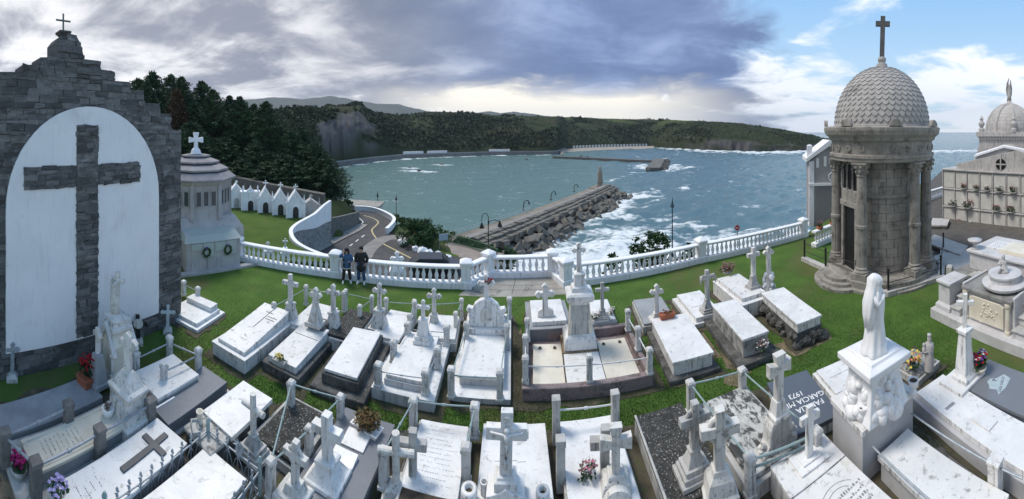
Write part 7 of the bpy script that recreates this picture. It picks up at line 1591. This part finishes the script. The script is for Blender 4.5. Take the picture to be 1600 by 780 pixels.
for x, d, yt, wd, m_, lab in ((610,52,333,44,leafy,'sprawling olive scrub at the outside of the bend'),(630,48,341,44,leafy,'sprawling olive scrub behind the bushy tree'),(694,47,362,50,leafy,'low brown-green scrub beside the information board'),(722,46,370,48,leafg,'low dark scrub above the start of the breakwater'),(752,44,378,50,leafg,'low dark scrub beside the two-armed lamp post'),(790,40,385,46,leafg,'dark scrub just over the landing balustrade'),(960,40,392,36,leafg,'dark scrub over the balustrade behind the pillar cross'),(1078,33,378,36,leafg,'low dark scrub right of the slim lamp post'),(588,56,330,30,leafy,'thin scrub along the kerb wall of the bend'),(665,44,352,36,leafg,'dark scrub between bushy tree and bay')):
    shrub(x,d,zt1(x,d)-.6,yt,wd,lab,m_,20,.17,'scrub_bush','shrub',60)

# ---- short grass blades on the lawn, one mass
def blades():
    n = 230000; px = rng.uniform(250,1500,n); py = 440+(rng.random(n)**.8)*260; z = 0
    ysel = np.interp(px,[250,371,524,728,884,1095,1255,1500],[470,408,436,452,450,413,374,440]); py = np.maximum(py, ysel+rng.random(n)*140)
    d = F*H/(py-HZ); t = (px-800)/F; x = d*np.sin(t); y = d*np.cos(t)
    h = rng.uniform(.018,.05,n); a = rng.uniform(0,6.28,n); w_ = .007*np.ones(n)
    dx, dy = np.cos(a)*w_, np.sin(a)*w_; lx, ly = rng.normal(0,.015,n), rng.normal(0,.015,n)
    v = np.stack([np.stack([x-dx,y-dy,np.zeros(n)],1), np.stack([x+dx,y+dy,np.zeros(n)],1), np.stack([x+lx,y+ly,h],1)], 1).reshape(-1,3).astype(np.float32)
    me = bpy.data.meshes.new('grass_blades'); me.vertices.add(3*n); me.vertices.foreach_set('co', v.ravel()); me.loops.add(3*n); me.loops.foreach_set('vertex_index', np.arange(3*n,dtype=np.int32)); me.polygons.add(n); me.polygons.foreach_set('loop_start', np.arange(0,3*n,3,dtype=np.int32)); me.polygons.foreach_set('loop_total', np.full(n,3,dtype=np.int32)); me.update(calc_edges=True)
    me.materials.append(grass); o_ = bpy.data.objects.new('grass', me); COL.objects.link(o_); tag(o_, 'short mown grass of the cemetery lawn', 'grass', kind='stuff')
blades()

# ================================================================== people
def skin_mesh(name, pts, edges, rad_, m, parent, sub=1):
    me = bpy.data.meshes.new(name); me.from_pydata(pts, edges, []); o_ = bpy.data.objects.new(name, me); COL.objects.link(o_); o_.parent = parent; me.materials.append(m)
    md_ = o_.modifiers.new('skin','SKIN'); md_.use_smooth_shade = True
    lay = me.skin_vertices[0].data if me.skin_vertices else None
    if lay is None:
        bpy.context.view_layer.objects.active = o_; lay = me.skin_vertices[0].data
    for i, r in enumerate(rad_): lay[i].radius = r if isinstance(r, tuple) else (r,r)
    lay[0].use_root = True
    q = o_.modifiers.new('sub','SUBSURF'); q.levels = sub; q.render_levels = sub; return o_
skinm = mat('skin',(.52,.33,.25),None,.6,9,0); hairm = mat('dark_hair',(.012,.010,.010),None,.6,20,.2)
def person(px, py, ytop, label, top, trouser, shoe, hood, arms, rz=0, stance=.12, hem=None, coat=.0):
    p = P(px,py); Hh = zh(dist(p),ytop); s = Hh/1.75; t = thing('person', label, 'person', tuple(p), -azi(px)+rz); t.scale = (s,s,s)
    sw = .19; hipw = .10; fL, fR = stance, -stance*.8
    J = {'pel':(0,0,.95),'wai':(0,0,1.10),'che':(0,0,1.30),'neck':(0,.0,1.48),'hd0':(0,-.02,1.56),'hd1':(0,-.03,1.68),'shL':(sw,0,1.42),'shR':(-sw,0,1.42),'hiL':(hipw,0,.92),'hiR':(-hipw,0,.92),'knL':(hipw+fL*.5,-.02,.50),'knR':(-hipw+fR*.5,-.02,.50),'anL':(hipw+fL,.0,.09),'anR':(-hipw+fR,.0,.09),'toL':(hipw+fL+.03,-.16,.04),'toR':(-hipw+fR-.03,-.16,.04)}
    J.update(arms)                                                     # elL wrL haL elR wrR haR
    order = list(J); ix = {k:i for i,k in enumerate(order)}
    E_ = [('pel','wai'),('wai','che'),('che','neck'),('neck','hd0'),('hd0','hd1'),('che','shL'),('che','shR'),('shL','elL'),('elL','wrL'),('wrL','haL'),('shR','elR'),('elR','wrR'),('wrR','haR'),('pel','hiL'),('pel','hiR'),('hiL','knL'),('knL','anL'),('anL','toL'),('hiR','knR'),('knR','anR'),('anR','toR')]
    rad_ = {'pel':(.14,.10),'wai':(.13,.09),'che':(.16,.11),'neck':.055,'hd0':(.075,.085),'hd1':(.075,.09),'shL':.065,'shR':.065,'hiL':.085,'hiR':.085,'knL':.055,'knR':.055,'anL':.04,'anR':.04,'toL':.035,'toR':.035,'elL':.045,'elR':.045,'wrL':.03,'wrR':.03,'haL':.034,'haR':.034}
    body = skin_mesh('body', [J[k] for k in order], [(ix[a],ix[c]) for a,c in E_], [rad_[k] for k in order], skinm, t)
    # fingers, rooted in the palms
    b = MB()
    for sd_ in 'LR':
        hpt = Vector(J['ha'+sd_]); dv = (hpt-Vector(J['wr'+sd_])).normalized(); sv = dv.cross(Vector((0,1,0.2))).normalized(); nv = dv.cross(sv)
        for q, ln in ((-1.5,.06),(-.5,.072),(.5,.068),(1.5,.052)):
            r0_ = hpt+sv*q*.014; b.tube([r0_,r0_+dv*ln*.55+nv*.006,r0_+dv*ln+nv*.022], [.009,.008,.006], 6)
        r0_ = hpt-dv*.02+sv*.03; b.tube([r0_,r0_+sv*.025+dv*.02,r0_+sv*.03+dv*.045], [.010,.009,.007], 6)
    b.build('fingers', skinm, body, 0, True)['kind'] = 'stuff'
    # face
    b = MB(); fy_ = -.125; b.tube([(0,fy_+.015,1.655),(0,fy_-.012,1.625),(0,fy_+.01,1.615)], [.008,.014,.008], 6); b.build('nose', skinm, body); 
    for s2 in (-1,1): b = MB(); b.ball((s2*.03,fy_+.018,1.655), .009, 6, 4); b.build('eye', hairm, body)
    b = MB(); b.box(-.022,.022,fy_+.008,fy_+.018,1.582,1.59); b.build('mouth', mat('lips',(.35,.14,.12),None,.6,3,0), body)
    for s2 in (-1,1): b = MB(); b.ball((s2*.086,-.02,1.64), .022, 6, 4, 1.4, .5); b.build('ear', skinm, body)
    # hair / hood
    b = MB(); b.loft([(0,.01,1.56,.085,.06),(0,.015,1.62,.10,.085),(0,.0,1.69,.102,.105),(0,-.01,1.745,.085,.10),(0,-.01,1.785,.03,.04)], 16); hr = b.build('hair', hairm, t, 0, True)
    if hood:
        b = MB(); b.loft([(0,.03,1.40,.15,.10),(0,.035,1.50,.13,.10),(0,.045,1.62,.125,.10),(0,.03,1.73,.12,.125),(0,.02,1.80,.06,.07)], 18, fold=.03); b.tube([(.10,-.085,1.52),(.115,-.10,1.62),(.08,-.115,1.74),(0,-.12,1.78),(-.08,-.115,1.74),(-.115,-.10,1.62),(-.10,-.085,1.52)], .032, 8); b.build('hood', hood, t, 0, True)
    # clothing over the same skeleton
    zc = .86-coat; tk = [('pel2',(0,0,zc-.22)),('wai',J['wai']),('che',J['che']),('col',(0,0,1.46)),('shL',J['shL']),('shR',J['shR']),('elL',J['elL']),('elR',J['elR']),('cuL',tuple(Vector(J['elL']).lerp(Vector(J['wrL']),.92))),('cuR',tuple(Vector(J['elR']).lerp(Vector(J['wrR']),.92)))]
    ti = {k:i for i,(k,_) in enumerate(tk)}
    skin_mesh('jacket', [v for _,v in tk], [(ti[a],ti[c]) for a,c in (('wai','pel2'),('wai','che'),('che','col'),('che','shL'),('che','shR'),('shL','elL'),('shR','elR'),('elL','cuL'),('elR','cuR'))], [(.22,.17),(.21,.16),(.225,.17),(.11,.10),.115,.115,.095,.095,.07,.07], top, t)
    zh_ = .80-coat; b = MB(); b.loft([(0,0,zh_,.225,.175),(0,0,zh_+.06,.225,.178),(0,0,.98,.215,.17),(0,0,1.12,.19,.15),(0,0,1.2,.12,.1)], 20, fold=.02, kf=5); b.build('jacket_skirt', top, t, 0, True)
    if hem: b = MB(); b.loft([(0,0,zh_-.05,.215,.165),(0,0,zh_+.01,.22,.17)], 18); b.build('jacket_hem', hem, t, 0, True)
    lk = [('pel',(0,0,.95)),('hiL',J['hiL']),('hiR',J['hiR']),('knL',J['knL']),('knR',J['knR']),('anL',(J['anL'][0],J['anL'][1],.12)),('anR',(J['anR'][0],J['anR'][1],.12))]; li = {k:i for i,(k,_) in enumerate(lk)}
    skin_mesh('trousers', [v for _,v in lk], [(li[a],li[c]) for a,c in (('pel','hiL'),('pel','hiR'),('hiL','knL'),('hiR','knR'),('knL','anL'),('knR','anR'))], [(.16,.13),.12,.12,.095,.095,.08,.08], trouser, t)
    for sd_ in 'LR':
        a, c = Vector(J['an'+sd_]), Vector(J['to'+sd_]); b = MB(); M2 = rotM((a.x,a.y,0), math.atan2(c.x-a.x, -(c.y-a.y))); b.loft([(0,-.07,0,.052,.15),(0,-.07,.035,.055,.155),(0,-.06,.07,.045,.13),(0,-.01,.12,.045,.06)], 14, M2); b.build('shoe', shoe, t, 0, True)
    return t
denim = mat('denim_blue',(.045,.10,.19),(.06,.13,.24),.9,12,.2); jeans = mat('jeans',(.035,.075,.17),(.05,.10,.20),.9,12,.2); brownp = mat('dark_brown_cloth',(.030,.024,.022),None,.9,12,.1); blackc = mat('black_puffer',(.012,.013,.015),(.02,.021,.023),.6,10,.3); shoew = mat('white_trainers',(.72,.75,.70),None,.6,4,0)
person(541.5,441.5,389,'person in blue jacket and dark hood, hand raised to head, holding a phone',denim,brownp,shoew,mat('dark_scarf',(.02,.018,.025),None,.9,9,.2),{'elR':(-.36,-.08,1.36),'wrR':(-.20,-.14,1.58),'haR':(-.14,-.13,1.64),'elL':(.30,-.04,1.18),'wrL':(.10,-.24,1.16),'haL':(.05,-.29,1.18)},.1,.10,whitep)
person(564.5,442.5,385.5,'person in long black coat and blue jeans, hands in pockets, looking down',blackc,jeans,shoew,None,{'elR':(-.30,.03,1.16),'wrR':(-.22,-.08,.98),'haR':(-.19,-.10,.94),'elL':(.30,.03,1.16),'wrL':(.22,-.08,.98),'haL':(.19,-.10,.94)},-.25,.05,None,.14)
v = P(541.5,441.5); ph = thing('phone','dark phone held by the person in the blue jacket','phone',tuple(v+Vector((.03,-.34,1.17))),.2); b = MB(); b.box(-.04,.04,-.006,.006,-.07,.07); b.build('body', black, ph, .005)
# pots at the stub of the balustrade
for x, d in ((1281,21.2),(1301,22.2)): bouquet(PD(x,d,.95), 0, 'planted terracotta pot on the balustrade stub by the domed mausoleum', ['heather'], 1.5, ('round',terrac,.2), 'flower pot', 'pots on the balustrade stub', 'flower_pot', leafg, 24)

# ---- the air over the bay
hz = MB(); hz.box(-7000,7000,-400,7000,SEA-4,430); ho = hz.build('haze', bpy.data.materials.new('haze_air')); ho['kind'] = 'stuff'; ho['label'] = 'thin grey haze over the bay and far mountains'; ho['category'] = 'haze'
hm = ho.data.materials[0]; hm.use_nodes = True; hn = hm.node_tree; hn.nodes.clear(); ou = hn.nodes.new('ShaderNodeOutputMaterial'); pv = hn.nodes.new('ShaderNodeVolumePrincipled'); pv.inputs['Color'].default_value = (.70,.80,.95,1); pv.inputs['Density'].default_value = .00009; pv.inputs['Anisotropy'].default_value = .2; hn.links.new(pv.outputs[0], ou.inputs['Volume'])
sc.cycles.volume_bounces = 0; sc.cycles.volume_max_steps = 64
